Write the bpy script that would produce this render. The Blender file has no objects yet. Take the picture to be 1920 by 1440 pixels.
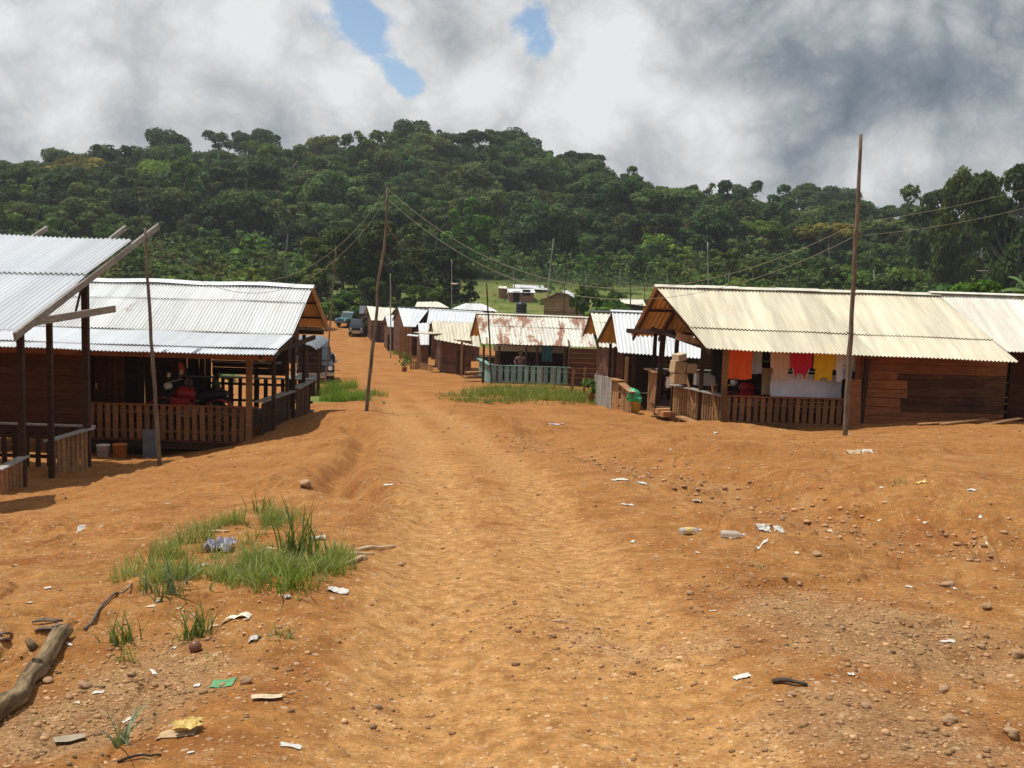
import bpy, bmesh, math, random
import numpy as np
from mathutils import Vector, Matrix, Euler

# ------------------------------------------------------------------ camera, world, sun
scene = bpy.context.scene
COL = scene.collection
F = 2000.0
PITCH = math.atan(220 / F)
ROLL = math.atan(0.031)
EYE = Vector((0, 0, 1.7))
CR = Matrix.Rotation(math.pi / 2 - PITCH, 3, 'X') @ Matrix.Rotation(ROLL, 3, 'Z')
cam = bpy.data.cameras.new('camera')
cam.sensor_width = 36.0
cam.lens = 36.0 * F / 1920
cam.clip_start = 0.05
cam.clip_end = 6000
camo = bpy.data.objects.new('camera', cam)
COL.objects.link(camo)
camo.matrix_world = Matrix.Translation(EYE) @ CR.to_4x4()
scene.camera = camo
scene.view_settings.view_transform = 'Standard'
scene.view_settings.look = 'None'
scene.view_settings.exposure = -0.1
scene.view_settings.gamma = 1.0
try:
    scene.cycles.max_bounces = 6
    scene.cycles.diffuse_bounces = 3
    scene.cycles.transparent_max_bounces = 8
except Exception:
    pass


def ray(px, py):
    d = CR @ Vector(((px - 960) / F, -(py - 720) / F, -1))
    return d.normalized()


def at(px, py, D):
    d = ray(px, py)
    return EYE + d * (D / d.y)


def atx(px, D, z):
    """point at depth D and height z that stands in column px"""
    lo, hi = -800.0, 2400.0
    for _ in range(40):
        mid = (lo + hi) / 2
        if at(px, mid, D).z > z:
            lo = mid
        else:
            hi = mid
    return at(px, (lo + hi) / 2, D)


SUN_DIR = Vector((-0.35, 0.07, 0.95)).normalized()      # towards the sun
sun = bpy.data.lights.new('sun', 'SUN')
sun.energy = 4.9
sun.angle = math.radians(0.5)
sun.color = (1.0, 0.95, 0.86)
suno = bpy.data.objects.new('sun', sun)
COL.objects.link(suno)
suno.rotation_euler = SUN_DIR.to_track_quat('Z', 'Y').to_euler()
suno.location = (-20, 10, 60)


class NT:
    """small helper to write node trees as expressions"""
    def __init__(self, tree):
        self.t = tree
        self.n = tree.nodes
        self.l = tree.links

    def node(self, typ, **kw):
        nd = self.n.new(typ)
        for k, v in kw.items():
            setattr(nd, k, v)
        return nd

    def put(self, sock, v):
        if isinstance(v, bpy.types.NodeSocket):
            self.l.new(v, sock)
        elif v is not None:
            sock.default_value = v

    def m(self, op, a, b=None, c=None, clamp=False):
        nd = self.node('ShaderNodeMath', operation=op, use_clamp=clamp)
        self.put(nd.inputs[0], a)
        if b is not None:
            self.put(nd.inputs[1], b)
        if c is not None:
            self.put(nd.inputs[2], c)
        return nd.outputs[0]

    def v(self, op, a, b=None, out=0):
        nd = self.node('ShaderNodeVectorMath', operation=op)
        self.put(nd.inputs[0], a)
        if b is not None:
            if op == 'SCALE':
                self.put(nd.inputs['Scale'], b)
            else:
                self.put(nd.inputs[1], b)
        return nd.outputs['Value'] if op in ('DOT_PRODUCT', 'LENGTH') else nd.outputs[0]

    def noise(self, vec, scale, detail=4, rough=.55, dist=0.0, out=0):
        nd = self.node('ShaderNodeTexNoise')
        self.put(nd.inputs['Vector'], vec)
        nd.inputs['Scale'].default_value = scale
        nd.inputs['Detail'].default_value = detail
        nd.inputs['Roughness'].default_value = rough
        nd.inputs['Distortion'].default_value = dist
        return nd.outputs[out]

    def ss(self, x, lo, hi):
        nd = self.node('ShaderNodeMapRange', interpolation_type='SMOOTHSTEP')
        self.put(nd.inputs[0], x)
        nd.inputs[1].default_value = lo
        nd.inputs[2].default_value = hi
        return nd.outputs[0]

    def lin(self, x, lo, hi, a=0.0, b=1.0):
        nd = self.node('ShaderNodeMapRange')
        self.put(nd.inputs[0], x)
        for i, q in enumerate((lo, hi, a, b)):
            nd.inputs[i + 1].default_value = q
        return nd.outputs[0]

    def mix(self, f, a, b, blend='MIX'):
        nd = self.node('ShaderNodeMix', data_type='RGBA', blend_type=blend)
        self.put(nd.inputs[0], f)
        for s, q in ((nd.inputs[6], a), (nd.inputs[7], b)):
            if isinstance(q, tuple) and len(q) == 3:
                q = q + (1,)
            self.put(s, q)
        return nd.outputs[2]


def make_world():
    w = bpy.data.worlds.new('World')
    scene.world = w
    w.use_nodes = True
    t = w.node_tree
    t.nodes.clear()
    N = NT(t)
    sky = N.node('ShaderNodeTexSky', sky_type='NISHITA')
    sky.sun_disc = False
    sky.sun_elevation = math.asin(SUN_DIR.z)
    sky.sun_rotation = math.atan2(SUN_DIR.x, SUN_DIR.y)
    sky.altitude = 300
    sky.air_density = 1.0
    sky.dust_density = 0.6
    tc = N.node('ShaderNodeTexCoord')
    d = tc.outputs['Generated']
    # clouds are flatter than wide: stretch the direction's height
    q = N.v('MULTIPLY', d, (1.0, 1.0, 1.2))
    wob = N.noise(q, 5.0, 2, .5, 0, 1)
    q2 = N.v('ADD', q, N.v('SCALE', N.v('SUBTRACT', wob, (.5, .5, .5)), .07))
    def billow(vec, scale, octs, gain=.5):
        """rounded puffs with dark creases between them"""
        tot, amp, nrm = None, 1.0, 0.0
        for k in range(octs):
            nn = N.noise(vec, scale, 0, .5)
            dv_ = N.m('SUBTRACT', nn, .5)
            f_ = N.m('MULTIPLY', N.m('SQRT', N.m('ADD', N.m('MULTIPLY', dv_, dv_), .0022)), amp * 3.2)
            tot = f_ if tot is None else N.m('ADD', tot, f_)
            nrm += amp
            amp *= gain
            scale *= 2.13
            vec = N.v('ADD', vec, (3.7, 1.9, 5.3))
        return N.m('DIVIDE', tot, nrm)
    big = N.noise(q2, 4.6, 3, .5)
    bigu = N.noise(N.v('ADD', q2, (-.015, .0, .05)), 4.6, 3, .5)
    puff = billow(q2, 8.0, 6, .60)
    n1 = N.m('ADD', N.m('MULTIPLY', big, .62), N.m('MULTIPLY', puff, .40))
    nb = N.noise(q, 3.2, 4, .5)

    def blob(px, py, size):
        dv = ray(px, py)
        dot = N.v('DOT_PRODUCT', d, tuple(dv))
        k = 2.0 / (size / F) ** 2
        return N.m('EXPONENT', N.m('MULTIPLY', N.m('SUBTRACT', dot, 1.0), k))

    def total(lst):
        s = None
        for px, py, size, amp in lst:
            b = N.m('MULTIPLY', blob(px, py, size), amp)
            s = b if s is None else N.m('ADD', s, b)
        return s
    gaps = total([(660, 40, 64, -.31), (712, 105, 50, -.29), (772, 172, 38, -.46), (748, 140, 30, -.22), (992, 40, 54, -.36), (1030, 95, 40, -.32),
                  (600, 0, 60, -.12), (1105, 5, 50, -.18), (860, -30, 60, -.14)])
    fill = total([(250, 150, 260, .2), (1500, 200, 420, .4), (880, 110, 70, .14), (1200, 140, 150, .2),
                  (600, 200, 120, .3), (880, 240, 200, .25), (520, 250, 200, .3), (860, 100, 60, .12)])
    nw = N.noise(q2, 26.0, 5, .62)
    n1 = N.m('ADD', n1, N.m('MULTIPLY', N.m('SUBTRACT', nw, .5), .5))
    cover = N.m('ADD', N.m('ADD', n1, .06), N.m('ADD', gaps, fill))
    mask = N.ss(cover, .39, .55)
    light = N.m('ADD', N.m('MULTIPLY', N.m('SUBTRACT', big, bigu), 1.3), N.m('MULTIPLY', N.m('SUBTRACT', puff, .45), .88))
    bright = total([(690, 150, 90, .34), (560, 90, 130, .20), (930, 60, 110, .10), (1160, 90, 150, .16), (1050, 190, 190, .14), (880, 150, 70, .10),
                    (1330, 270, 100, .22), (320, 20, 180, .20), (1650, 300, 60, .16), (1180, 20, 100, .14), (150, 262, 55, .25), (60, 50, 120, .12), (820, 200, 60, .2),
                    (1720, 120, 190, -.17), (1880, 170, 190, -.14), (1500, 40, 170, -.16), (1480, 310, 100, -.12), (1280, 40, 90, -.05),
                    (1560, 230, 120, -.12), (330, 190, 190, -.06), (100, 190, 130, -.05), (620, 225, 100, -.14), (1900, 20, 170, -.12)])
    val = N.m('ADD', N.m('ADD', light, .68), N.m('ADD', bright, N.m('MULTIPLY', N.m('SUBTRACT', nb, .5), .42)))
    ramp = N.node('ShaderNodeValToRGB')
    cr = ramp.color_ramp
    cr.elements[0].position = 0.0
    cr.elements[0].color = (.15, .19, .235, 1)
    cr.elements[1].position = 1.0
    cr.elements[1].color = (.98, .985, .99, 1)
    for p, c in ((.25, (.27, .315, .365, 1)), (.5, (.52, .55, .575, 1)), (.75, (.77, .785, .80, 1))):
        e = cr.elements.new(p)
        e.color = c
    N.put(ramp.inputs[0], val)
    skyc = N.v('SCALE', sky.outputs[0], .15)
    out = N.mix(mask, skyc, ramp.outputs[0])
    bg = N.node('ShaderNodeBackground')
    N.put(bg.inputs[0], out)
    bg.inputs[1].default_value = 0.9
    o = N.node('ShaderNodeOutputWorld')
    N.l.new(bg.outputs[0], o.inputs[0])
    try:
        w.cycles.sampling_method = 'MANUAL'
        w.cycles.sample_map_resolution = 512
    except Exception:
        pass


make_world()

# ------------------------------------------------------------------ noise and terrain (numpy)
rng = np.random.default_rng(7)
random.seed(7)


def hash2(ix, iy, seed):
    h = (ix.astype(np.int64) * 374761393 + iy.astype(np.int64) * 668265263 + seed * 974711) & 0xFFFFFFFF
    h = ((h ^ (h >> 13)) * 1274126177) & 0xFFFFFFFF
    h = (h ^ (h >> 16)) & 0xFFFFFFFF
    return h / 4294967295.0


def vnoise(x, y, seed=0):
    xf, yf = np.floor(x), np.floor(y)
    fx, fy = x - xf, y - yf
    fx = fx * fx * fx * (fx * (fx * 6 - 15) + 10)
    fy = fy * fy * fy * (fy * (fy * 6 - 15) + 10)
    ix, iy = xf.astype(np.int64), yf.astype(np.int64)
    a = hash2(ix, iy, seed)
    b = hash2(ix + 1, iy, seed)
    c = hash2(ix, iy + 1, seed)
    d = hash2(ix + 1, iy + 1, seed)
    return (a + (b - a) * fx) * (1 - fy) + (c + (d - c) * fx) * fy - .5


def fbm(x, y, sc, octv=3, seed=0, gain=.5):
    s, a = 0, 1.0
    for o in range(octv):
        s = s + a * vnoise(x / sc + 17.3 * o, y / sc - 9.1 * o, seed + o)
        sc = sc / 2.03
        a *= gain
    return s


def sstep(x, a, b):
    t = np.clip((x - a) / (b - a), 0, 1)
    return t * t * (3 - 2 * t)


_py = np.array([-300, 0, 3, 10, 20, 26, 31, 40, 56, 66, 90, 112, 130, 150, 400])
_pz = np.array([.6, 0.0, 0, -.62, -1.5, -2.08, -2.55, -3.25, -4.45, -5.05, -6.2, -6.9, -7.4, -7.5, -7.5])
_tx = np.arange(-300, 420, .5)
_tz = np.interp(_tx, _py, _pz)
_k = np.hanning(15)
_k /= _k.sum()
_tz = np.convolve(np.pad(_tz, 7, mode='edge'), _k, 'valid')


def Pz(y):
    return np.interp(y, _tx, _tz)


SKY_X = [-1500, -400, 0, 100, 180, 310, 400, 480, 600, 765, 860, 960, 1100, 1240, 1400, 1500, 1580, 1700, 1800, 1920, 2500, 3600]
SKY_Y = [340, 300, 296, 296, 300, 268, 268, 258, 260, 231, 252, 256, 292, 324, 374, 388, 380, 400, 398, 392, 340, 310]
RB, RR = 188.0, 335.0


def ridge_z(pxe):
    ys = np.interp(pxe, SKY_X, SKY_Y)
    yh = 500 + .031 * (pxe - 960)
    return 1.7 + (yh - ys) / F * RR - 14.6


ROAD_Y = [0, 3.6, 10, 17, 24, 30, 40, 56, 90, 130]
ROAD_X = [.34, .23, -.2, -1.05, -2.0, -2.8, -4.2, -7.4, -12.6, -20]


def road_off(x, y):
    return x - np.interp(y, ROAD_Y, ROAD_X)


def seg_dist(x, y, pts):
    """distance to a polyline and signed side of it (positive = left of its direction)"""
    best = np.full(x.shape, 1e9)
    side = np.zeros(x.shape)
    for (ax, ay), (bx, by) in zip(pts[:-1], pts[1:]):
        dx, dy = bx - ax, by - ay
        L2 = dx * dx + dy * dy
        t = np.clip(((x - ax) * dx + (y - ay) * dy) / L2, 0, 1)
        ex, ey = x - ax - t * dx, y - ay - t * dy
        dd = np.hypot(ex, ey)
        s = dx * (y - ay) - dy * (x - ax)
        up = dd < best
        best = np.where(up, dd, best)
        side = np.where(up, np.sign(s), side)
    return best, side


GULLY = [(.1, 18.5), (.9, 14.5), (1.75, 11.3), (2.6, 9.4), (3.7, 8.3), (5.6, 8.0), (9, 8.6)]
RILL = [(-3.6, 23.5), (-2.6, 19.0), (-2.15, 15.0), (-2.0, 12.2), (-1.75, 10.6), (-1.2, 9.6)]


def terrain(x, y, detail=True):
    x = np.asarray(x, float)
    y = np.asarray(y, float)
    r = np.hypot(x, y)
    z = Pz(y)
    # the left side falls to the level of the long house, the right rises a little
    sh = 2.0 * sstep(y, 24.3, 27.3)
    fl = np.interp(-x - sh, [1.5, 3, 4, 5, 6, 6.6, 8, 12], [0, .1, .26, .45, .66, .82, 1.02, 1.1]) * sstep(y, 5, 15)
    z = z - fl * (1 - sstep(y, 29, 35) * .75) * (1 - sstep(y, 34, 60))
    z = z + .28 * sstep(x, 6, 13) * sstep(y, 6, 14) * (1 - sstep(y, 60, 100))
    # low bank between the road and the long house
    bd, _ = seg_dist(x, y, [(-3.9, 27.5), (-4.6, 23.0), (-5.4, 19.3), (-5.2, 15.5)])
    z = z + .07 * np.exp(-(bd / 1.1) ** 2)
    # mound right of the gully
    gd, gs = seg_dist(x, y, GULLY)
    gm = sstep(gd, .0, 1.7) * (gs > 0)
    z = z + .30 * gm * (1 - sstep(y, 17, 24)) - .10 * np.exp(-(gd / .45) ** 2)
    # second swell on the right
    z = z + .16 * np.exp(-(((x - 5.2) / 2.6) ** 2 + ((y - 11.2) / 1.3) ** 2))
    # hump where the road dips out of sight
    z = z + .20 * np.exp(-((y - 25.0) / 3.2) ** 2) * np.exp(-((x + .3) / 3.6) ** 2)
    # rill left of the road
    rd, _ = seg_dist(x, y, RILL)
    z = z - .20 * np.exp(-(rd / .19) ** 2) + .05 * np.exp(-((rd - .45) / .3) ** 2)
    # cut edge where the right hand slope meets the road
    ed, es = seg_dist(x, y, [(-.9, 24.5), (.15, 21.5), (.35, 18.5), (1.5, 15.2), (2.6, 12.2), (3.4, 9.8)])
    z = z + .17 * sstep(ed * np.where(es < 0, 1, -1), -.15, .35) * np.exp(-(ed / 3.5) ** 2) * sstep(y, 8, 11) * (1 - sstep(y, 24, 26))
    wc = fbm(x * 1.0 + .8 * fbm(x, y, 2.2, 2, 91), y * .28, .55, 2, 93)
    z = z - .035 * sstep(-np.abs(wc), -.05, -.005) * (1 - sstep(r, 16, 30)) * sstep(np.abs(road_off(x, y)), 1.2, 2.2)
    # wheel tracks
    ro = road_off(x, y)
    nr = 1 - sstep(y, 30, 60)
    z = z - .050 * nr * (np.exp(-((ro + .52) / .27) ** 2) + np.exp(-((ro - .52) / .27) ** 2))
    z = z + .045 * nr * np.exp(-((ro + 1.2) / .4) ** 2) + .03 * nr * np.exp(-((ro - 1.3) / .4) ** 2) - .03 * nr * np.exp(-(ro / .95) ** 4)
    near = 1 - sstep(r, 70, 150)
    flat = .08 + .92 * sstep(np.abs(ro), .75, 2.0)
    z = z + near * (.22 * fbm(x, y, 4.0, 2, 11) + .055 * flat * fbm(x, y, 1.1, 2, 23))
    if detail:
        dn = 1 - sstep(r, 25, 60)
        z = z + dn * flat * (.030 * fbm(x, y, .36, 4, 31, .6)) + (1 - sstep(r, 9, 22)) * (.014 * fbm(x, y, .11, 2, 41))
        # eroded little steps beside the road
        st = fbm(x, y * 1.6, 1.6, 3, 77)
        z = z + dn * flat * .045 * sstep(st, .10, .16)
    # the hill
    ysafe = np.maximum(y, 1.0)
    pxe = np.clip(960 + F * x / ysafe, -1500, 3600)
    pxe = np.where(y < 5, np.where(x > 0, 3600, -1500), pxe)
    zb = np.interp(pxe, [-1500, 0, 500, 900, 1300, 1900, 3600], [-2.0, -1.2, -2.6, -1.6, -1.2, -2.0, -1.0])
    zr = ridge_z(pxe)
    hill = zb + (zr - zb) * sstep(r, RB - 25, RR + 30) ** 1.0
    hill = hill + 2.2 * fbm(x, y, 60, 2, 51) - 22 * sstep(r, 342, 430)
    w = sstep(r, 105, 190)
    return z * (1 - w) + hill * w


def tz(x, y):
    return float(terrain(np.array([x]), np.array([y]))[0])


def ground_at(px, py, smax=400.0):
    d = ray(px, py)
    s = np.concatenate([np.arange(1.5, 60, .02), np.arange(60, smax, .25)])
    X, Y, Z = d.x * s, d.y * s, 1.7 + d.z * s
    h = terrain(X, Y)
    below = np.nonzero(Z <= h)[0]
    if len(below) == 0:
        p = EYE + d * 200
        return Vector((p.x, p.y, tz(p.x, p.y)))
    i = below[0]
    return Vector((X[i], Y[i], tz(X[i], Y[i])))


def on_col(px, D, dz=0.0):
    """ground point in column px at depth D"""
    z = -2.0
    for _ in range(6):
        p = atx(px, D, z)
        z = tz(p.x, p.y)
    return Vector((p.x, D, z + dz))


# ------------------------------------------------------------------ mesh builder
class MB:
    def __init__(s):
        s.v, s.f, s.m, s.t = [], [], [], []

    def add(s, verts, faces, mi=0, tone=.5):
        o = len(s.v)
        s.v.extend([tuple(p) for p in verts])
        s.f.extend([tuple(i + o for i in fc) for fc in faces])
        s.m.extend([mi] * len(faces))
        if hasattr(tone, '__len__'):
            s.t.extend(tone)
        else:
            s.t.extend([tone] * len(verts))
        return s

    def frame_box(s, c, ax, ay, az, mi=0, tone=.5):
        """box from centre and three half-axes"""
        c, ax, ay, az = Vector(c), Vector(ax), Vector(ay), Vector(az)
        vs = [c + ax * i + ay * j + az * k for k in (-1, 1) for j in (-1, 1) for i in (-1, 1)]
        fs = [(0, 2, 3, 1), (4, 5, 7, 6), (0, 1, 5, 4), (1, 3, 7, 5), (3, 2, 6, 7), (2, 0, 4, 6)]
        return s.add(vs, fs, mi, tone)

    def box(s, c, size, rz=0.0, mi=0, tone=.5):
        ca, sa = math.cos(rz), math.sin(rz)
        return s.frame_box(c, (ca * size[0] / 2, sa * size[0] / 2, 0), (-sa * size[1] / 2, ca * size[1] / 2, 0), (0, 0, size[2] / 2), mi, tone)

    def beam(s, p0, p1, w, h, mi=0, tone=.5, up=(0, 0, 1)):
        p0, p1 = Vector(p0), Vector(p1)
        d = (p1 - p0)
        L = d.length
        d.normalize()
        upv = Vector(up)
        if abs(d.dot(upv)) > .98:
            upv = Vector((0, 1, 0))
        sd = d.cross(upv).normalized()
        u = sd.cross(d).normalized()
        return s.frame_box((p0 + p1) / 2, d * L / 2, sd * w / 2, u * h / 2, mi, tone)

    def tube(s, pts, rad, n=8, mi=0, tone=.5, cap=True):
        pts = [Vector(p) for p in pts]
        rad = rad if hasattr(rad, '__len__') else [rad] * len(pts)
        vs, fs = [], []
        ref = Vector((0, 0, 1))
        d0 = (pts[1] - pts[0]).normalized()
        if abs(d0.dot(ref)) > .9:
            ref = Vector((1, 0, 0))
        for i, p in enumerate(pts):
            a = pts[max(i - 1, 0)]
            b = pts[min(i + 1, len(pts) - 1)]
            d = (b - a).normalized()
            sx = d.cross(ref).normalized()
            sy = d.cross(sx).normalized()
            for k in range(n):
                an = 2 * math.pi * k / n
                vs.append(p + (sx * math.cos(an) + sy * math.sin(an)) * rad[i])
        for i in range(len(pts) - 1):
            for k in range(n):
                a, b = i * n + k, i * n + (k + 1) % n
                fs.append((a, b, b + n, a + n))
        if cap:
            fs.append(tuple(range(n))[::-1])
            fs.append(tuple((len(pts) - 1) * n + k for k in range(n)))
        return s.add(vs, fs, mi, tone)

    def lathe(s, prof, c=(0, 0, 0), n=20, mi=0, tone=.5):
        vs, fs = [], []
        c = Vector(c)
        for r, z in prof:
            for k in range(n):
                a = 2 * math.pi * k / n
                vs.append(c + Vector((r * math.cos(a), r * math.sin(a), z)))
        for i in range(len(prof) - 1):
            for k in range(n):
                a, b = i * n + k, i * n + (k + 1) % n
                fs.append((a, b, b + n, a + n))
        fs.append(tuple(range(n))[::-1])
        fs.append(tuple((len(prof) - 1) * n + k for k in range(n)))
        return s.add(vs, fs, mi, tone)

    def build(s, name, mats, parent=None, smooth=False, label=None):
        me = bpy.data.meshes.new(name)
        off = Vector(parent_loc(parent)) if parent else Vector((0, 0, 0))
        rot = None
        vs = [tuple(Vector(p) - off) for p in s.v] if parent else s.v
        me.from_pydata(vs, [], s.f)
        mats = mats if isinstance(mats, (list, tuple)) else [mats]
        for q in mats:
            me.materials.append(q)
        if len(mats) > 1:
            me.polygons.foreach_set('material_index', s.m)
        at_ = me.attributes.new('tone', 'FLOAT', 'POINT')
        at_.data.foreach_set('value', s.t)
        if smooth:
            me.polygons.foreach_set('use_smooth', [True] * len(me.polygons))
        me.update()
        o = bpy.data.objects.new(name, me)
        COL.objects.link(o)
        if parent:
            o.parent = parent
        if label:
            o['label'] = label
        return o


def parent_loc(p):
    v = Vector((0, 0, 0))
    while p is not None:
        v = v + p.location
        p = p.parent
    return v


def thing(name, label, cat, loc=(0, 0, 0), group=None):
    o = bpy.data.objects.new(name, None)
    COL.objects.link(o)
    o.location = loc
    o.empty_display_size = .2
    return tag(o, label, cat, group)


def tag(o, label, cat, group=None):
    o['label'] = label
    o['category'] = cat
    if group:
        o['group'] = group
    return o


def recenter(o, loc):
    """move a top-level mesh's origin to loc without moving its shape"""
    o.data.transform(Matrix.Translation(-Vector(loc)))
    o.location = loc
    return o


def np_mesh(name, V, Fq, mat, tone=None, smooth=False, attrs=None):
    """mesh from numpy arrays of one face size"""
    me = bpy.data.meshes.new(name)
    V = np.asarray(V, np.float32)
    Fq = np.asarray(Fq, np.int32)
    k = Fq.shape[1]
    me.vertices.add(len(V))
    me.vertices.foreach_set('co', V.ravel())
    me.loops.add(Fq.size)
    me.loops.foreach_set('vertex_index', Fq.ravel())
    me.polygons.add(len(Fq))
    me.polygons.foreach_set('loop_start', np.arange(0, Fq.size, k, dtype=np.int32))
    me.polygons.foreach_set('loop_total', np.full(len(Fq), k, np.int32))
    if smooth:
        me.polygons.foreach_set('use_smooth', np.ones(len(Fq), bool))
    if tone is not None:
        a = me.attributes.new('tone', 'FLOAT', 'POINT')
        a.data.foreach_set('value', np.asarray(tone, np.float32))
    for nm, arr in (attrs or {}).items():
        a = me.attributes.new(nm, 'FLOAT_COLOR', 'POINT')
        a.data.foreach_set('color', np.asarray(arr, np.float32).ravel())
    if mat:
        me.materials.append(mat)
    me.update()
    me.validate()
    return me


# ------------------------------------------------------------------ materials
def new_mat(name):
    m = bpy.data.materials.new(name)
    m.use_nodes = True
    t = m.node_tree
    t.nodes.clear()
    N = NT(t)
    b = N.node('ShaderNodeBsdfPrincipled')
    o = N.node('ShaderNodeOutputMaterial')
    N.l.new(b.outputs[0], o.inputs[0])
    return m, N, b, o


def attr(N, nm='tone', out=2):
    a = N.node('ShaderNodeAttribute', attribute_name=nm)
    return a.outputs[out]


def objco(N):
    return N.node('ShaderNodeTexCoord').outputs['Object']


def mat_plain(name, c, var=.25, rough=.7, scale=6.0, metallic=0.0, spec=.3, bump=0.0):
    m, N, b, o = new_mat(name)
    co = objco(N)
    n = N.noise(co, scale, 5, .6)
    tone = attr(N)
    f = N.m('ADD', N.lin(n, .3, .7, 1 - var, 1 + var), N.lin(tone, 0, 1, -.45, .45))
    N.put(b.inputs['Base Color'], N.v('SCALE', c, f))
    b.inputs['Roughness'].default_value = rough
    b.inputs['Metallic'].default_value = metallic
    b.inputs['Specular IOR Level'].default_value = spec
    if bump:
        bp = N.node('ShaderNodeBump')
        bp.inputs['Strength'].default_value = bump
        bp.inputs['Distance'].default_value = .02
        N.put(bp.inputs['Height'], N.noise(co, scale * 4, 4, .6))
        N.put(b.inputs['Normal'], bp.outputs[0])
    return m


def mat_wood(name, c1, c2, stretch=(1.5, 1.5, 14), rough=.8, stain=.5, planks=0.0):
    """weathered timber: grain streaks, stains, tone per board; planks>0 draws board seams every so many metres of height"""
    m, N, b, o = new_mat(name)
    co = objco(N)
    g = N.noise(N.v('MULTIPLY', co, stretch), 3.0, 6, .65, .4)
    big = N.noise(co, .9, 3, .6)
    tone = attr(N)
    c = N.mix(N.ss(g, .3, .7), c1, c2)
    f = N.m('ADD', N.lin(big, .3, .7, 1 - stain * .55, 1 + stain * .45), N.lin(tone, 0, 1, -.5, .5))
    if planks:
        sp = N.node('ShaderNodeSeparateXYZ')
        N.put(sp.inputs[0], co)
        zz = N.m('DIVIDE', sp.outputs[2], planks)
        fr = N.m('FRACT', zz)
        pn = N.node('ShaderNodeTexWhiteNoise', noise_dimensions='1D')
        N.put(pn.inputs['W'], N.m('FLOOR', zz))
        f = N.m('MULTIPLY', f, N.lin(pn.outputs[0], 0, 1, .7, 1.3))
        f = N.m('MULTIPLY', f, N.lin(N.ss(fr, 0, .09), 0, 1, .3, 1))
    N.put(b.inputs['Base Color'], N.v('SCALE', c, N.m('MAXIMUM', f, .15)))
    b.inputs['Roughness'].default_value = rough
    b.inputs['Specular IOR Level'].default_value = .2
    bp = N.node('ShaderNodeBump')
    bp.inputs['Strength'].default_value = .35
    bp.inputs['Distance'].default_value = .01
    N.put(bp.inputs['Height'], g)
    N.put(b.inputs['Normal'], bp.outputs[0])
    return m


def mat_tin(name, c, rust=0.0, rough=.45, metallic=.25, streak=.25, dirt=(.45, .38, .27), rustscale=1.0):
    """corrugated sheet: tone per sheet, streaks down the slope, rust spots"""
    m, N, b, o = new_mat(name)
    co = objco(N)
    tone = attr(N)
    big = N.noise(co, .8, 4, .6)
    st = N.noise(N.v('MULTIPLY', co, (4.5, .35, .5)), 1.0, 5, .62, .2)
    f = N.m('ADD', N.lin(tone, 0, 1, .72, 1.18), N.lin(st, .3, .7, -streak * .5, streak * .4))
    base = N.v('SCALE', c, f)
    base = N.mix(N.m('MULTIPLY', N.ss(big, .5, .75), .35), base, dirt)
    if rust > 0:
        r1 = N.noise(N.v('MULTIPLY', co, (1.25 * rustscale, .30 * rustscale, .5 * rustscale)), 1.0, 3, .6, .6)
        r2 = N.noise(N.v('MULTIPLY', co, (9, 3.5, 4)), 1.2, 5, .7)
        rr = N.m('ADD', N.m('MULTIPLY', r1, .70), N.m('MULTIPLY', r2, .30))
        rm = N.m('MULTIPLY', N.ss(rr, .645 - rust * .2, .71 - rust * .2), .92)
        rc = N.mix(N.ss(r2, .35, .65), (.16, .065, .036), (.31, .145, .080))
        base = N.mix(rm, base, rc)
        N.put(b.inputs['Roughness'], N.m('ADD', N.m('MULTIPLY', rm, .4), rough))
    else:
        b.inputs['Roughness'].default_value = rough
    N.put(b.inputs['Base Color'], base)
    b.inputs['Metallic'].default_value = metallic
    b.inputs['Specular IOR Level'].default_value = .35
    return m


def mat_leaf(name, c1, c2, use_obj=False, use_attr=False, trans=.3, rough=.5, spec=.3):
    m, N, b, o = new_mat(name)
    tone = attr(N)
    c = N.mix(tone, c1, c2)
    if use_obj:
        oi = N.node('ShaderNodeObjectInfo')
        c = N.mix(1.0, c, oi.outputs['Color'], 'MULTIPLY')
    if use_attr:
        c = N.mix(1.0, c, attr(N, 'tint', 0), 'MULTIPLY')
    N.put(b.inputs['Base Color'], c)
    b.inputs['Roughness'].default_value = rough
    b.inputs['Specular IOR Level'].default_value = spec
    tr = N.node('ShaderNodeBsdfTranslucent')
    N.put(tr.inputs[0], N.mix(1.0, c, (1.25, 1.15, .5), 'MULTIPLY'))
    mx = N.node('ShaderNodeMixShader')
    mx.inputs[0].default_value = trans
    N.l.new(b.outputs[0], mx.inputs[1])
    N.l.new(tr.outputs[0], mx.inputs[2])
    N.l.new(mx.outputs[0], o.inputs[0])
    return m


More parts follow.
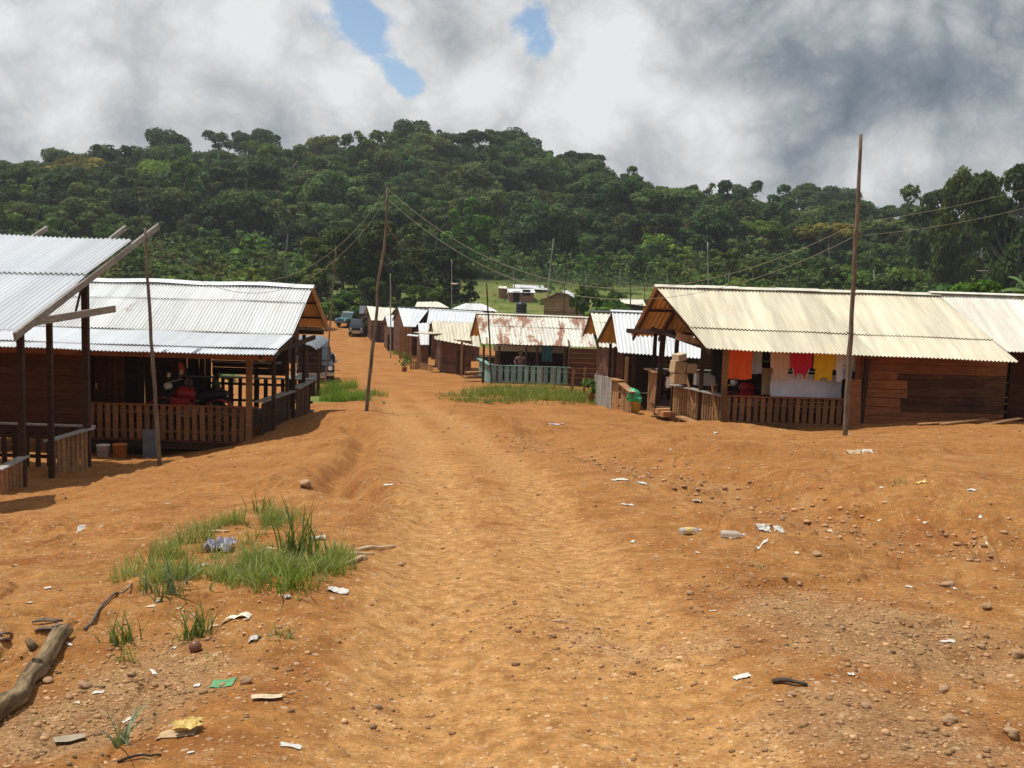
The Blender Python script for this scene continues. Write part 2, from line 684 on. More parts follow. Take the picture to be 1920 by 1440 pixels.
def mat_ground():
    m, N, b, o = new_mat('laterite_ground')
    co = N.node('ShaderNodeNewGeometry').outputs['Position']
    sp = N.node('ShaderNodeSeparateXYZ')
    N.put(sp.inputs[0], co)
    flatco = N.node('ShaderNodeCombineXYZ')
    N.put(flatco.inputs[0], sp.outputs[0])
    N.put(flatco.inputs[1], sp.outputs[1])
    fc = flatco.outputs[0]
    mk = N.node('ShaderNodeAttribute', attribute_name='mask')
    ms = N.node('ShaderNodeSeparateColor')
    N.put(ms.inputs[0], mk.outputs[0])
    road, grav, grass = ms.outputs[0], ms.outputs[1], ms.outputs[2]
    far = mk.outputs['Alpha']
    n0 = N.noise(fc, .55, 4, .6)
    n1 = N.noise(fc, 2.2, 5, .62)
    n2 = N.noise(fc, 11.0, 5, .65)
    n3 = N.noise(fc, 48.0, 4, .7)
    clay = N.mix(N.ss(n1, .32, .68), (.270, .110, .031), (.385, .178, .054))
    clay = N.mix(N.m('MULTIPLY', N.ss(n0, .45, .7), .5), clay, (.38, .198, .070))
    clay = N.mix(N.m('MULTIPLY', N.ss(N.noise(fc, .9, 4, .6, .5), .52, .68), .7), clay, (.245, .086, .025))
    tan = N.mix(N.ss(n2, .3, .7), (.335, .166, .055), (.420, .226, .083))
    rm = N.m('MULTIPLY', N.ss(N.m('ADD', road, N.m('MULTIPLY', N.m('SUBTRACT', n1, .5), .8)), .15, .95), .85)
    c = N.mix(rm, clay, tan)
    gcol = N.mix(N.ss(n3, .3, .7), (.20, .125, .065), (.46, .32, .18))
    gm = N.ss(N.m('ADD', grav, N.m('MULTIPLY', N.m('SUBTRACT', n1, .5), 1.1)), .35, .85)
    c = N.mix(N.m('MULTIPLY', gm, .5), c, gcol)
    n5 = N.noise(fc, 5.2, 6, .7, .3)
    c = N.mix(N.m('MULTIPLY', N.ss(n5, .54, .66), .55), c, (.22, .088, .030))
    c = N.mix(N.m('MULTIPLY', N.ss(n5, .46, .34), .45), c, (.46, .29, .14))
    # loose pebbles and grit
    vor = N.node('ShaderNodeTexVoronoi')
    N.put(vor.inputs['Vector'], fc)
    vor.inputs['Scale'].default_value = 42.0
    vs = N.node('ShaderNodeSeparateColor')
    N.put(vs.inputs[0], vor.outputs['Color'])
    peb = N.m('MULTIPLY', N.m('LESS_THAN', vor.outputs['Distance'], .34), N.m('GREATER_THAN', vs.outputs[0], .66))
    pc = N.mix(vs.outputs[1], (.24, .12, .06), (.62, .44, .25))
    c = N.mix(N.m('MULTIPLY', peb, .75), c, pc)
    vor2 = N.node('ShaderNodeTexVoronoi')
    N.put(vor2.inputs['Vector'], fc)
    vor2.inputs['Scale'].default_value = 15.0
    v2 = N.node('ShaderNodeSeparateColor')
    N.put(v2.inputs[0], vor2.outputs['Color'])
    peb2 = N.m('MULTIPLY', N.m('LESS_THAN', vor2.outputs['Distance'], .22), N.m('GREATER_THAN', v2.outputs[0], .70))
    c = N.mix(N.m('MULTIPLY', peb2, .7), c, N.mix(v2.outputs[1], (.30, .16, .075), (.60, .46, .30)))
    n4 = N.noise(fc, 170.0, 3, .75)
    f = N.m('MULTIPLY', N.lin(n3, .25, .75, .68, 1.30), N.lin(n4, .3, .7, .70, 1.30))
    f = N.m('MULTIPLY', f, N.lin(n2, .3, .7, .76, 1.20))
    c = N.v('SCALE', c, f)
    # the street in the village is redder
    c = N.mix(far, c, N.v('SCALE', N.mix(N.ss(n0, .3, .7), (.280, .116, .034), (.372, .168, .051)), f))
    gn = N.noise(fc, .22, 5, .65)
    gr = N.mix(N.ss(gn, .35, .65), (.080, .118, .024), (.165, .18, .050))
    gr = N.mix(N.m('MULTIPLY', N.ss(N.noise(fc, .09, 3, .5), .52, .66), .5), gr, (.17, .12, .045))
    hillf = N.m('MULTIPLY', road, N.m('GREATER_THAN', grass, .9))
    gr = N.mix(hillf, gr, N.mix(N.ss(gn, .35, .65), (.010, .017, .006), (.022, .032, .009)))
    gmask = N.ss(N.m('ADD', grass, N.m('MULTIPLY', N.m('SUBTRACT', gn, .5), .9)), .38, .62)
    c = N.mix(gmask, c, gr)
    N.put(b.inputs['Base Color'], c)
    b.inputs['Roughness'].default_value = .95
    b.inputs['Specular IOR Level'].default_value = .1
    bp = N.node('ShaderNodeBump')
    N.put(bp.inputs['Strength'], N.lin(rm, 0, 1, 1.0, .3))
    bp.inputs['Distance'].default_value = .03
    hh = N.m('ADD', N.m('MULTIPLY', n2, .9), N.m('MULTIPLY', n3, .35))
    hh = N.m('ADD', hh, N.m('MULTIPLY', n4, .16))
    hh = N.m('ADD', hh, N.m('MULTIPLY', peb, .22))
    hh = N.m('ADD', hh, N.m('MULTIPLY', peb2, .5))
    N.put(bp.inputs['Height'], hh)
    N.put(b.inputs['Normal'], bp.outputs[0])
    return m


MT = {}
MT['ground'] = mat_ground()
MT['tin_white'] = mat_tin('galvanised_sheet', (.63, .645, .65), rust=.0, metallic=.0, streak=.22, dirt=(.6, .6, .58))
MT['tin_spot'] = mat_tin('galvanised_sheet_spotted', (.70, .715, .705), rust=.22, metallic=.0, streak=.3, dirt=(.56, .53, .46))
MT['tin_blue'] = mat_tin('new_zinc_sheet', (.62, .65, .68), rust=.0, metallic=.0, streak=.2, dirt=(.5, .55, .6))
MT['tin_tan'] = mat_tin('weathered_cream_sheet', (.565, .515, .385), rust=.0, streak=.5, dirt=(.46, .38, .25), metallic=.05, rough=.6)
MT['tin_cream'] = mat_tin('pale_cream_sheet', (.66, .63, .52), rust=.0, streak=.35, dirt=(.5, .46, .34), metallic=.05, rough=.6)
MT['tin_rusty'] = mat_tin('rusting_cream_sheet', (.60, .58, .50), rust=.80, streak=.4, dirt=(.47, .4, .3), metallic=.05, rough=.6)
MT['tin_pale'] = mat_tin('whitish_cream_sheet', (.66, .635, .55), rust=.0, streak=.4, dirt=(.52, .47, .36), metallic=.05, rough=.6)
MT['tin_dark'] = mat_tin('dark_sheet', (.10, .105, .11), rust=.2, streak=.4, dirt=(.08, .07, .06), metallic=.1)
MT['tin_under_bounce'] = mat_tin('sheet_underside_bounce', (.66, .44, .24), rust=.12, streak=.4, dirt=(.40, .22, .10), metallic=0.0, rough=.7)  # rusty brown with orange light bounced off the ground put into the colour
MT['wood_red'] = mat_wood('red_brown_boards', (.060, .022, .011), (.11, .042, .019))
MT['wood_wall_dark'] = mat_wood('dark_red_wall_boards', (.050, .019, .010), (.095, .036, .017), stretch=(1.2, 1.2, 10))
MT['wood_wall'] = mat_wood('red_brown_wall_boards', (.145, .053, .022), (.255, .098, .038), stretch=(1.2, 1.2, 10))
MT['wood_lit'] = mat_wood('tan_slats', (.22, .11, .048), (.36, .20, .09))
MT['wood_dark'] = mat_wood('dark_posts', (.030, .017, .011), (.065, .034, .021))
MT['wood_rail'] = mat_wood('brown_rail_slats', (.135, .062, .027), (.235, .115, .050))
MT['wood_weathered'] = mat_wood('dark_weathered_boards', (.045, .022, .013), (.115, .050, .024), stretch=(1.0, 1.0, 9), stain=.8)
MT['wood_grey'] = mat_wood('grey_boards', (.22, .20, .17), (.36, .34, .30), stretch=(2, 2, 9))
MT['wood_wall_far'] = mat_wood('far_wall_boards', (.085, .036, .019), (.145, .062, .031), planks=.22)
MT['wood_wall_tan'] = mat_wood('far_wall_tan_boards', (.27, .145, .070), (.36, .21, .105), planks=.28)
MT['pole'] = mat_wood('bark_pole', (.10, .072, .053), (.22, .165, .122), stretch=(6, 6, 1.2))
MT['pole_dark'] = mat_wood('dark_pole', (.035, .028, .024), (.08, .06, .045), stretch=(6, 6, 1.2))
MT['pole_pale'] = mat_wood('pale_pole', (.30, .27, .22), (.42, .38, .32), stretch=(6, 6, 1.2))
MT['log'] = mat_wood('weathered_log', (.085, .055, .030), (.27, .19, .10), stretch=(2.2, 16, 16), stain=.9)
MT['teal'] = mat_wood('teal_painted_boards', (.13, .25, .22), (.25, .40, .35), stretch=(3, 3, 3), stain=.6)
MT['bark'] = mat_plain('tree_bark', (.16, .13, .10), .3, .9, 2.0)
MT['bark_pale'] = mat_plain('pale_bark', (.42, .39, .33), .25, .9, 2.0)
MT['leaf_forest'] = mat_leaf('rainforest_leaves', (.028, .053, .021), (.100, .155, .054), use_obj=True, rough=.75, spec=.12)
MT['leaf_forest_mass'] = mat_leaf('rainforest_mass_leaves', (.028, .053, .021), (.100, .155, .054), use_attr=True, rough=.75, spec=.12)
MT['leaf_near'] = mat_leaf('glossy_leaves', (.024, .045, .011), (.105, .150, .032), use_obj=True, rough=.65, spec=.15)
MT['grass'] = mat_leaf('grass_blades', (.12, .175, .040), (.34, .39, .13), trans=.4, spec=.2)
MT['grass_mid'] = mat_leaf('meadow_blades', (.10, .15, .025), (.27, .30, .085), trans=.4, spec=.2)
MT['grass_bright'] = mat_leaf('bright_grass_blades', (.09, .17, .02), (.20, .30, .05), trans=.4, spec=.2)
MT['grass_dark'] = mat_leaf('broad_grass_blades', (.07, .115, .022), (.20, .27, .075), trans=.35)
MT['grass_blue'] = mat_leaf('blue_green_blades', (.09, .13, .06), (.22, .28, .15), trans=.3)
MT['stone'] = mat_plain('brown_stone', (.40, .25, .14), .45, .9, 8.0, bump=.5)
MT['gravel'] = mat_plain('mixed_gravel', (.37, .215, .105), .45, .95, 5.0)
MT['nut'] = mat_plain('smooth_nut', (.17, .075, .045), .2, .35, 20)
MT['paper'] = mat_plain('cream_paper', (.72, .66, .50), .12, .8, 8)
MT['white_scrap'] = mat_plain('white_litter', (.58, .55, .49), .2, .6, 20)
MT['card'] = mat_plain('cardboard', (.42, .29, .16), .2, .85, 10)
MT['card_pale'] = mat_plain('pale_cardboard', (.56, .45, .30), .2, .85, 10)
MT['grey_scrap'] = mat_plain('grey_board', (.33, .27, .19), .2, .85, 10)
MT['green_sole'] = mat_plain('green_rubber', (.10, .27, .12), .2, .6, 14)
MT['yellow'] = mat_plain('yellow_plastic', (.58, .42, .13), .2, .5, 8)
MT['yellow_bucket'] = mat_plain('faded_yellow_plastic', (.58, .44, .10), .2, .5, 6)
MT['orange_bucket'] = mat_plain('orange_plastic', (.60, .22, .05), .25, .5, 6)
MT['white_plastic'] = mat_plain('white_plastic', (.72, .72, .70), .1, .4, 6)
MT['print_blue'] = mat_plain('printed_label', (.30, .16, .22), .3, .5, 20)
MT['violet_bag'] = mat_plain('grey_violet_plastic', (.40, .38, .46), .3, .35, 20, spec=.5)
MT['bag_green'] = mat_plain('green_plastic_bag', (.02, .36, .16), .2, .35, 10, spec=.5)
MT['black'] = mat_plain('black_rubber', (.018, .018, .018), .3, .6, 10)
MT['tank_black'] = mat_plain('black_polythene', (.022, .024, .027), .2, .4, 5)
MT['steel'] = mat_plain('scuffed_steel', (.42, .42, .42), .2, .35, 10, metallic=.8)
MT['red_paint'] = mat_plain('red_bodywork', (.38, .012, .022), .15, .3, 10, spec=.5)
MT['dark_paint'] = mat_plain('dark_bodywork', (.016, .017, .018), .2, .45, 6, spec=.3)
MT['blue_paint'] = mat_plain('teal_bodywork', (.05, .16, .18), .25, .4, 6, spec=.5)
MT['glass'] = mat_plain('vehicle_glass', (.05, .06, .07), .1, .08, 2, spec=.8)
MT['lamp'] = mat_plain('lamp_glass', (.7, .7, .66), .1, .15, 4, spec=.6)
MT['grey_sheet'] = mat_plain('grey_tarpaulin', (.15, .17, .185), .25, .6, 3)
MT['wire'] = mat_plain('weathered_cable', (.25, .22, .145), .1, .7, 3)
MT['skin'] = mat_plain('brown_skin', (.14, .07, .042), .1, .6, 6)
MT['hair'] = mat_plain('black_hair', (.012, .010, .010), .1, .7, 6)
MT['denim'] = mat_plain('blue_denim', (.055, .075, .13), .2, .9, 10)
MT['shirt_tan'] = mat_plain('tan_shirt', (.22, .13, .10), .15, .9, 10)
MT['shirt_green'] = mat_plain('green_shirt', (.025, .07, .035), .15, .9, 10)
MT['trouser_dark'] = mat_plain('dark_trousers', (.03, .03, .035), .15, .9, 10)
for nm, c in (('orange', (.82, .13, .025)), ('greyblue', (.34, .37, .40)), ('beige', (.60, .42, .31)), ('red', (.56, .02, .055)),
              ('yellowc', (.80, .50, .02)), ('whitec', (.74, .72, .76)), ('darkc', (.03, .03, .035)), ('pinkwhite', (.70, .62, .60)), ('tealc', (.03, .09, .09))):
    MT['cloth_' + nm] = mat_plain('cloth_' + nm, c, .08, .9, 5)
MT['clay_pot'] = mat_plain('clay_pot', (.40, .19, .075), .2, .85, 8)
MT['brick'] = mat_plain('red_brick', (.34, .17, .10), .35, .9, 3)


# ------------------------------------------------------------------ ground
def build_ground():
    ang_f = np.linspace(-.62, .62, 720)
    ang_b = np.concatenate([np.linspace(.62, 2 * math.pi - .62, 150)[1:-1]])
    ang = np.concatenate([ang_f, ang_b])
    r = np.concatenate([[.25], np.geomspace(.6, 2.4, 14)[:-1], np.geomspace(2.4, 40, 620)[:-1], np.geomspace(40, 420, 190)[:-1], np.geomspace(420, 3000, 25)])
    A, R = np.meshgrid(ang, r)
    X, Y = R * np.sin(A), R * np.cos(A)
    Z = terrain(X.ravel(), Y.ravel()).reshape(X.shape)
    na, nr = len(ang), len(r)
    V = np.stack([X, Y, Z], -1).reshape(-1, 3)
    i, j = np.meshgrid(np.arange(nr - 1), np.arange(na), indexing='ij')
    a = i * na + j
    b = i * na + (j + 1) % na
    Fq = np.stack([a, a + na, b + na, b], -1).reshape(-1, 4)
    x, y = V[:, 0], V[:, 1]
    rr = np.hypot(x, y)
    ro = road_off(x, y)
    wob = fbm(x, y, 2.5, 3, 61)
    road = np.exp(-((ro + .50) / .33) ** 2) + .85 * np.exp(-((ro - .52) / .30) ** 2) + .52 * np.exp(-(ro / 1.05) ** 4)
    road = road * (1 - sstep(y, 26, 45) * .6) + .12 * sstep(x, 4, 9) * sstep(y, 8, 14) + wob * .35
    grav = np.zeros(len(x))
    for gx, gy, sx, sy, am in GRAVEL:
        grav += am * np.exp(-(((x - gx) / sx) ** 2 + ((y - gy) / sy) ** 2))
    gd, _ = seg_dist(x, y, GULLY)
    grav += .55 * np.exp(-(gd / .5) ** 2)
    grass = sstep(rr, 96, 125)
    # the village street stays bare earth
    street = np.exp(-(np.abs(road_off(x, y)) / 9) ** 4) * (1 - sstep(y, 135, 150))
    grass = grass * (1 - street)
    # grassy ground around the house backs
    grass = np.maximum(grass, .75 * sstep(y, 45, 62) * sstep(road_off(x, y), 16, 22))
    for gx, gy, sx, sy, am in GRASSY:
        grass = np.maximum(grass, am * np.exp(-(((x - gx) / sx) ** 2 + ((y - gy) / sy) ** 2)))
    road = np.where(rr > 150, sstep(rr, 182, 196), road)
    farm = .5 * sstep(y, 7, 14) * (1 - .6 * np.clip(road, 0, 1)) + .5 * sstep(y, 27, 40)
    mask = np.stack([np.clip(road, 0, 1), np.clip(grav, 0, 1), np.clip(grass, 0, 1), farm], -1)
    me = np_mesh('ground', V, Fq, MT['ground'], smooth=True, attrs={'mask': mask})
    o = bpy.data.objects.new('ground', me)
    COL.objects.link(o)
    o['kind'] = 'structure'


def gpt(px, py):
    p = ground_at(px, py)
    return p.x, p.y


GRAVEL = []
for px, py, sx, sy, am in ((270, 1290, .5, .7, .9), (1720, 1210, .9, .8, .8), (1800, 1400, .8, .5, .55), (1560, 1330, .5, .5, .5), (1050, 1180, .6, .4, .45),
                           (1480, 1120, .7, .8, .5), (700, 1350, .18, .35, .5), (1850, 860, 3, 1.6, .5), (1230, 1240, .5, .3, .4), (110, 1390, .3, .4, .6)):
    gx, gy = gpt(px, py)
    GRAVEL.append((gx, gy, sx, sy, am))
GRASSY = []
for px, py, sx, sy, am in ((340, 1020, .8, 1.5, .30), (540, 1060, .7, .8, .30), (640, 745, 1.6, 3.5, .8), (990, 740, 2.6, 5.0, .72), (180, 1085, 1.0, .5, .45)):
    gx, gy = gpt(px, py)
    GRASSY.append((gx, gy, sx, sy, am))
build_ground()


# ------------------------------------------------------------------ house pieces
def V3(p):
    return Vector(p)


def corr(mb, A, B, C, D, period=.09, amp=.014, rows=3, mi=0, under=1, seam=None, sheet=.82, r=None, lift=.03, wave=.018):
    """corrugated slope between ridge A-B and eave D-C (A,D left; B,C right); underside is its own layer"""
    r = r or random
    A, B, C, D = V3(A), V3(B), V3(C), V3(D)
    L = ((B - A).length + (C - D).length) / 2
    n = max(8, int(L / period * 6))
    nor = (B - A).cross(D - A).normalized()
    if nor.z < 0:
        nor = -nor
    bands = [0.0] + list(seam or []) + [1.0]
    for bi in range(len(bands) - 1):
        t0, t1 = bands[bi], bands[bi + 1]
        t1e = min(1.0, t1 + .02) if bi < len(bands) - 2 else t1
        tones = [.5 + r.uniform(-.22, .22) for _ in range(int(L / sheet) + 3)]
        ph = r.uniform(0, 6)
        vs, ts, fs = [], [], []
        for k in range(rows + 1):
            t = t0 + (t1e - t0) * k / rows
            for i in range(n + 1):
                u = i / n
                p = (A.lerp(B, u)).lerp(D.lerp(C, u), t)
                w = amp * math.sin(u * L / period * 2 * math.pi)
                w += wave * .5 * math.sin(u * L * .9 + ph) * math.sin(t * 3 + ph) + wave * .35 * math.sin(u * L * 2.3 + ph * 2)
                w += lift * (t - t0) / max(t1e - t0, 1e-6) if bi < len(bands) - 2 else 0
                edge = 0
                if k == rows:
                    edge = .015 * math.sin(int(u * L / sheet) * 12.9898 + ph)
                vs.append(p + nor * w + (D - A).normalized() * edge)
                ts.append(tones[int(u * L / sheet)])
        w1 = n + 1
        for k in range(rows):
            for i in range(n):
                a = k * w1 + i
                fs.append((a, a + w1, a + w1 + 1, a + 1))
        mb.add(vs, fs, mi, ts)
        mb.add([p - nor * .007 for p in vs], [f[::-1] for f in fs], under, ts)


def boards_h(mb, p0, p1, zb, zt, bh=.2, th=.025, mi=0, r=None, tonev=.22, out=(0, -1, 0)):
    """horizontal boards between ground points p0 and p1 from height zb to zt"""
    r = r or random
    p0, p1 = V3(p0), V3(p1)
    d = Vector((p1.x - p0.x, p1.y - p0.y, 0))
    L = d.length
    d.normalize()
    nrm = Vector((d.y, -d.x, 0))
    z = zb
    while z < zt - .02:
        h = min(bh * r.uniform(.85, 1.15), zt - z)
        x = 0.0
        first = True
        while x < L - .01:
            seg = r.uniform(1.6, 3.6) if L > 2 else L
            seg = min(seg, L - x)
            if L - x - seg < .5:
                seg = L - x
            c = Vector((p0.x, p0.y, 0)) + d * (x + seg / 2) + nrm * r.uniform(0, .008)
            c.z = z + h / 2
            tilt = Vector((0, 0, 1)) + nrm * .05
            mb.frame_box(c, d * (seg / 2 - .003), nrm * th / 2, tilt.normalized() * (h / 2 - .004), mi, .5 + r.uniform(-tonev, tonev))
            x += seg
        z += h


def boards_v(mb, p0, p1, zb, zt, bw=.14, gap=.0, th=.022, mi=0, r=None, tonev=.22, rag=0.0, zb1=None, zt1=None):
    """upright boards (slats) from p0 to p1"""
    r = r or random
    p0, p1 = V3(p0), V3(p1)
    d = Vector((p1.x - p0.x, p1.y - p0.y, 0))
    L = d.length
    d.normalize()
    nrm = Vector((d.y, -d.x, 0))
    n = max(1, int(round(L / (bw + gap))))
    st = L / n
    zb1 = zb if zb1 is None else zb1
    zt1 = zt if zt1 is None else zt1
    for i in range(n):
        u = (i + .5) / n
        w = (st - gap) * r.uniform(.86, 1.06)
        c = Vector((p0.x, p0.y, 0)) + d * (i + .5) * st + nrm * r.uniform(-.004, .004)
        lo = zb + (zb1 - zb) * u - r.uniform(0, rag)
        hi = zt + (zt1 - zt) * u + r.uniform(0, rag)
        c.z = (lo + hi) / 2
        lean = Vector((0, 0, 1)) + d * r.uniform(-.02, .02)
        mb.frame_box(c, d * (w / 2), nrm * th / 2, lean.normalized() * (hi - lo) / 2, mi, .5 + r.uniform(-tonev, tonev))


def post(parent, p, z0, z1, w=.09, mat='wood_dark', lean=(0, 0), tone=.5):
    mb = MB()
    a = Vector((p[0], p[1], z0))
    b = Vector((p[0] + lean[0], p[1] + lean[1], z1))
    mb.beam(a, b, w, w, 0, tone + random.uniform(-.1, .1), up=(0, 1, 0))
    return mb.build('post', MT[mat], parent)


def railing(parent, p0, p1, zb, zt, bw=.12, gap=.06, mat='wood_red', top='wood_grey', topw=.16, base=0.0, zb1=None, zt1=None, over=.1, name='railing', rag=0.0):
    """slatted porch rail: slats, base board and sloping top board"""
    mb = MB()
    p0, p1 = V3(p0), V3(p1)
    zb1_ = zb if zb1 is None else zb1
    zt1_ = zt if zt1 is None else zt1
    boards_v(mb, p0, p1, zb + base, zt, bw, gap, .022, 0, zb1=zb1_ + base, zt1=zt1_, rag=rag)
    d = Vector((p1.x - p0.x, p1.y - p0.y, 0)).normalized()
    nrm = Vector((d.y, -d.x, 0))
    if base:
        mb.beam(Vector((p0.x, p0.y, zb + base / 2)) - nrm * .02, Vector((p1.x, p1.y, zb1_ + base / 2)) - nrm * .02, .03, base - .004, 0, .45)
    # back stringer
    for q in (.25, .8):
        mb.beam(Vector((p0.x, p0.y, zb + (zt - zb) * q)) - nrm * .035, Vector((p1.x, p1.y, zb1_ + (zt1_ - zb1_) * q)) - nrm * .035, .035, .07, 0, .3)
    mb.beam(Vector((p0.x, p0.y, zt + .018)) - d * over, Vector((p1.x, p1.y, zt1_ + .018)) + d * over, topw, .03, 1, .5)
    return mb.build(name, [MT[mat], MT[top]], parent)


def bar(parent, name, p0, p1, w, h, mat, tone=.5, up=(0, 0, 1)):
    return MB().beam(p0, p1, w, h, 0, tone, up).build(name, MT[mat], parent)


# ------------------------------------------------------------------ near left shelter (lean-to roof)
def left_shelter():
    zf = -2.62
    t = thing('open_shelter', 'open timber shelter with a new zinc lean-to roof at the left edge', 'shelter', (-9.2, 19.6, zf - .15))
    eL, eR = Vector((-13.2, 17.5, .36)), at(27, 620, 17.6)
    hR = at(246, 449, 22.9)
    hL = Vector((-13.2, 23.2, 2.05))
    mb = MB()
    corr(mb, hL, hR, eR, eL, period=.10, amp=.022, rows=4, seam=[.44], r=random.Random(3))
    mb.build('roof', [MT['tin_blue'], MT['tin_under_bounce']], t, smooth=True)
    # rafters stick out past the high edge
    sl = (hR - eR)
    off = Vector((0, 0, -.075))
    bar(t, 'rafter', eR - sl * .01 + off + Vector((.03, 0, 0)), at(297, 424, 24.6), .05, .13, 'wood_grey', .35)
    for px, py in ((235, 427), (88, 428)):
        tip = at(px, py, 24.4)
        dirn = (sl / sl.y)
        base = tip - dirn * (24.4 - 17.7)
        bar(t, 'rafter', base + Vector((0, 0, -.11)), tip, .05, .11, 'wood_grey', .35)
    # beam and purlin
    bar(t, 'tie_beam', at(62, 604, 18.3), at(215, 579, 20.5), .05, .13, 'wood_grey', .4)
    bar(t, 'brace', at(156, 525, 21), at(139, 597, 20.2), .035, .035, 'wood_dark')
    post(t, at(44, 930, 18.3), zf - .25, at(47, 618, 18.3).z, .10)
    post(t, at(97, 890, 19.5), zf - .2, at(97, 602, 19.5).z, .09)
    post(t, at(164, 890, 21.0), zf - .3, at(165, 519, 21.0).z, .12)
    post(t, Vector((-11.6, 18.3, 0)), zf - .25, .3, .1)
    post(t, Vector((-11.6, 22.3, 0)), zf - .25, 1.6, .1)
    zt = zf + .83
    railing(t, (at(97, 890, 19.6).x, 19.6, 0), (at(165, 890, 21.0).x + .02, 21.0, 0), zf - .12, zt, .13, .05, 'wood_lit', rag=.03, over=.12)
    railing(t, (at(-40, 900, 17.0).x + .25, 17.2, 0), (at(44, 930, 18.25).x, 18.25, 0), zf - .25, zt - .08, .13, .05, 'wood_lit', rag=.03, over=.12)
    railing(t, (-12.2, 21.3, 0), (at(165, 890, 21.1).x, 21.2, 0), zf, zt + .02, .11, .12, 'wood_dark', topw=.14)
    mb = MB()
    r = random.Random(5)
    y = 17.6
    while y < 21.0:
        mb.box((-10.0, y + .1, zf - .04), (3.1, .19, .04), 0, 0, .5 + r.uniform(-.2, .2))
        y += .2
    mb.build('floor', MT['wood_grey'], t)
    mb = MB()
    p = at(75, 905, 18.9)
    for k in range(4):
        mb.box((-8.05, 18.65 + k * .23, zf - .13 + .0), (1.3, .21, .03), .03, 0, .45 + r.uniform(-.1, .1))
    mb.build('step', MT['wood_lit'], t)


left_shelter()


def shadow_lean_to():  # unseen roof, added outside the frame to cast shade on the left ground
    t = thing('open_shelter', 'zinc lean-to on four posts standing nearer than the porch shelter at far left', 'shelter', (-10, 15.3, -2.2))
    mb = MB()
    corr(mb, Vector((-13, 16.6, .7)), at(-14, 590, 16.6), at(-14, 610, 13.2), Vector((-13, 13.2, .3)), .1, .02, 3, r=random.Random(9))
    mb.build('roof', [MT['tin_blue'], MT['tin_under_bounce']], t, smooth=True)
    for x, y in ((-8.3, 14.0), (-8.4, 16.2), (-12, 14.0), (-12, 16.2)):
        post(t, Vector((x, y, 0)), tz(x, y) - .2, .12 + (y - 14) * .12, .1)


shadow_lean_to()


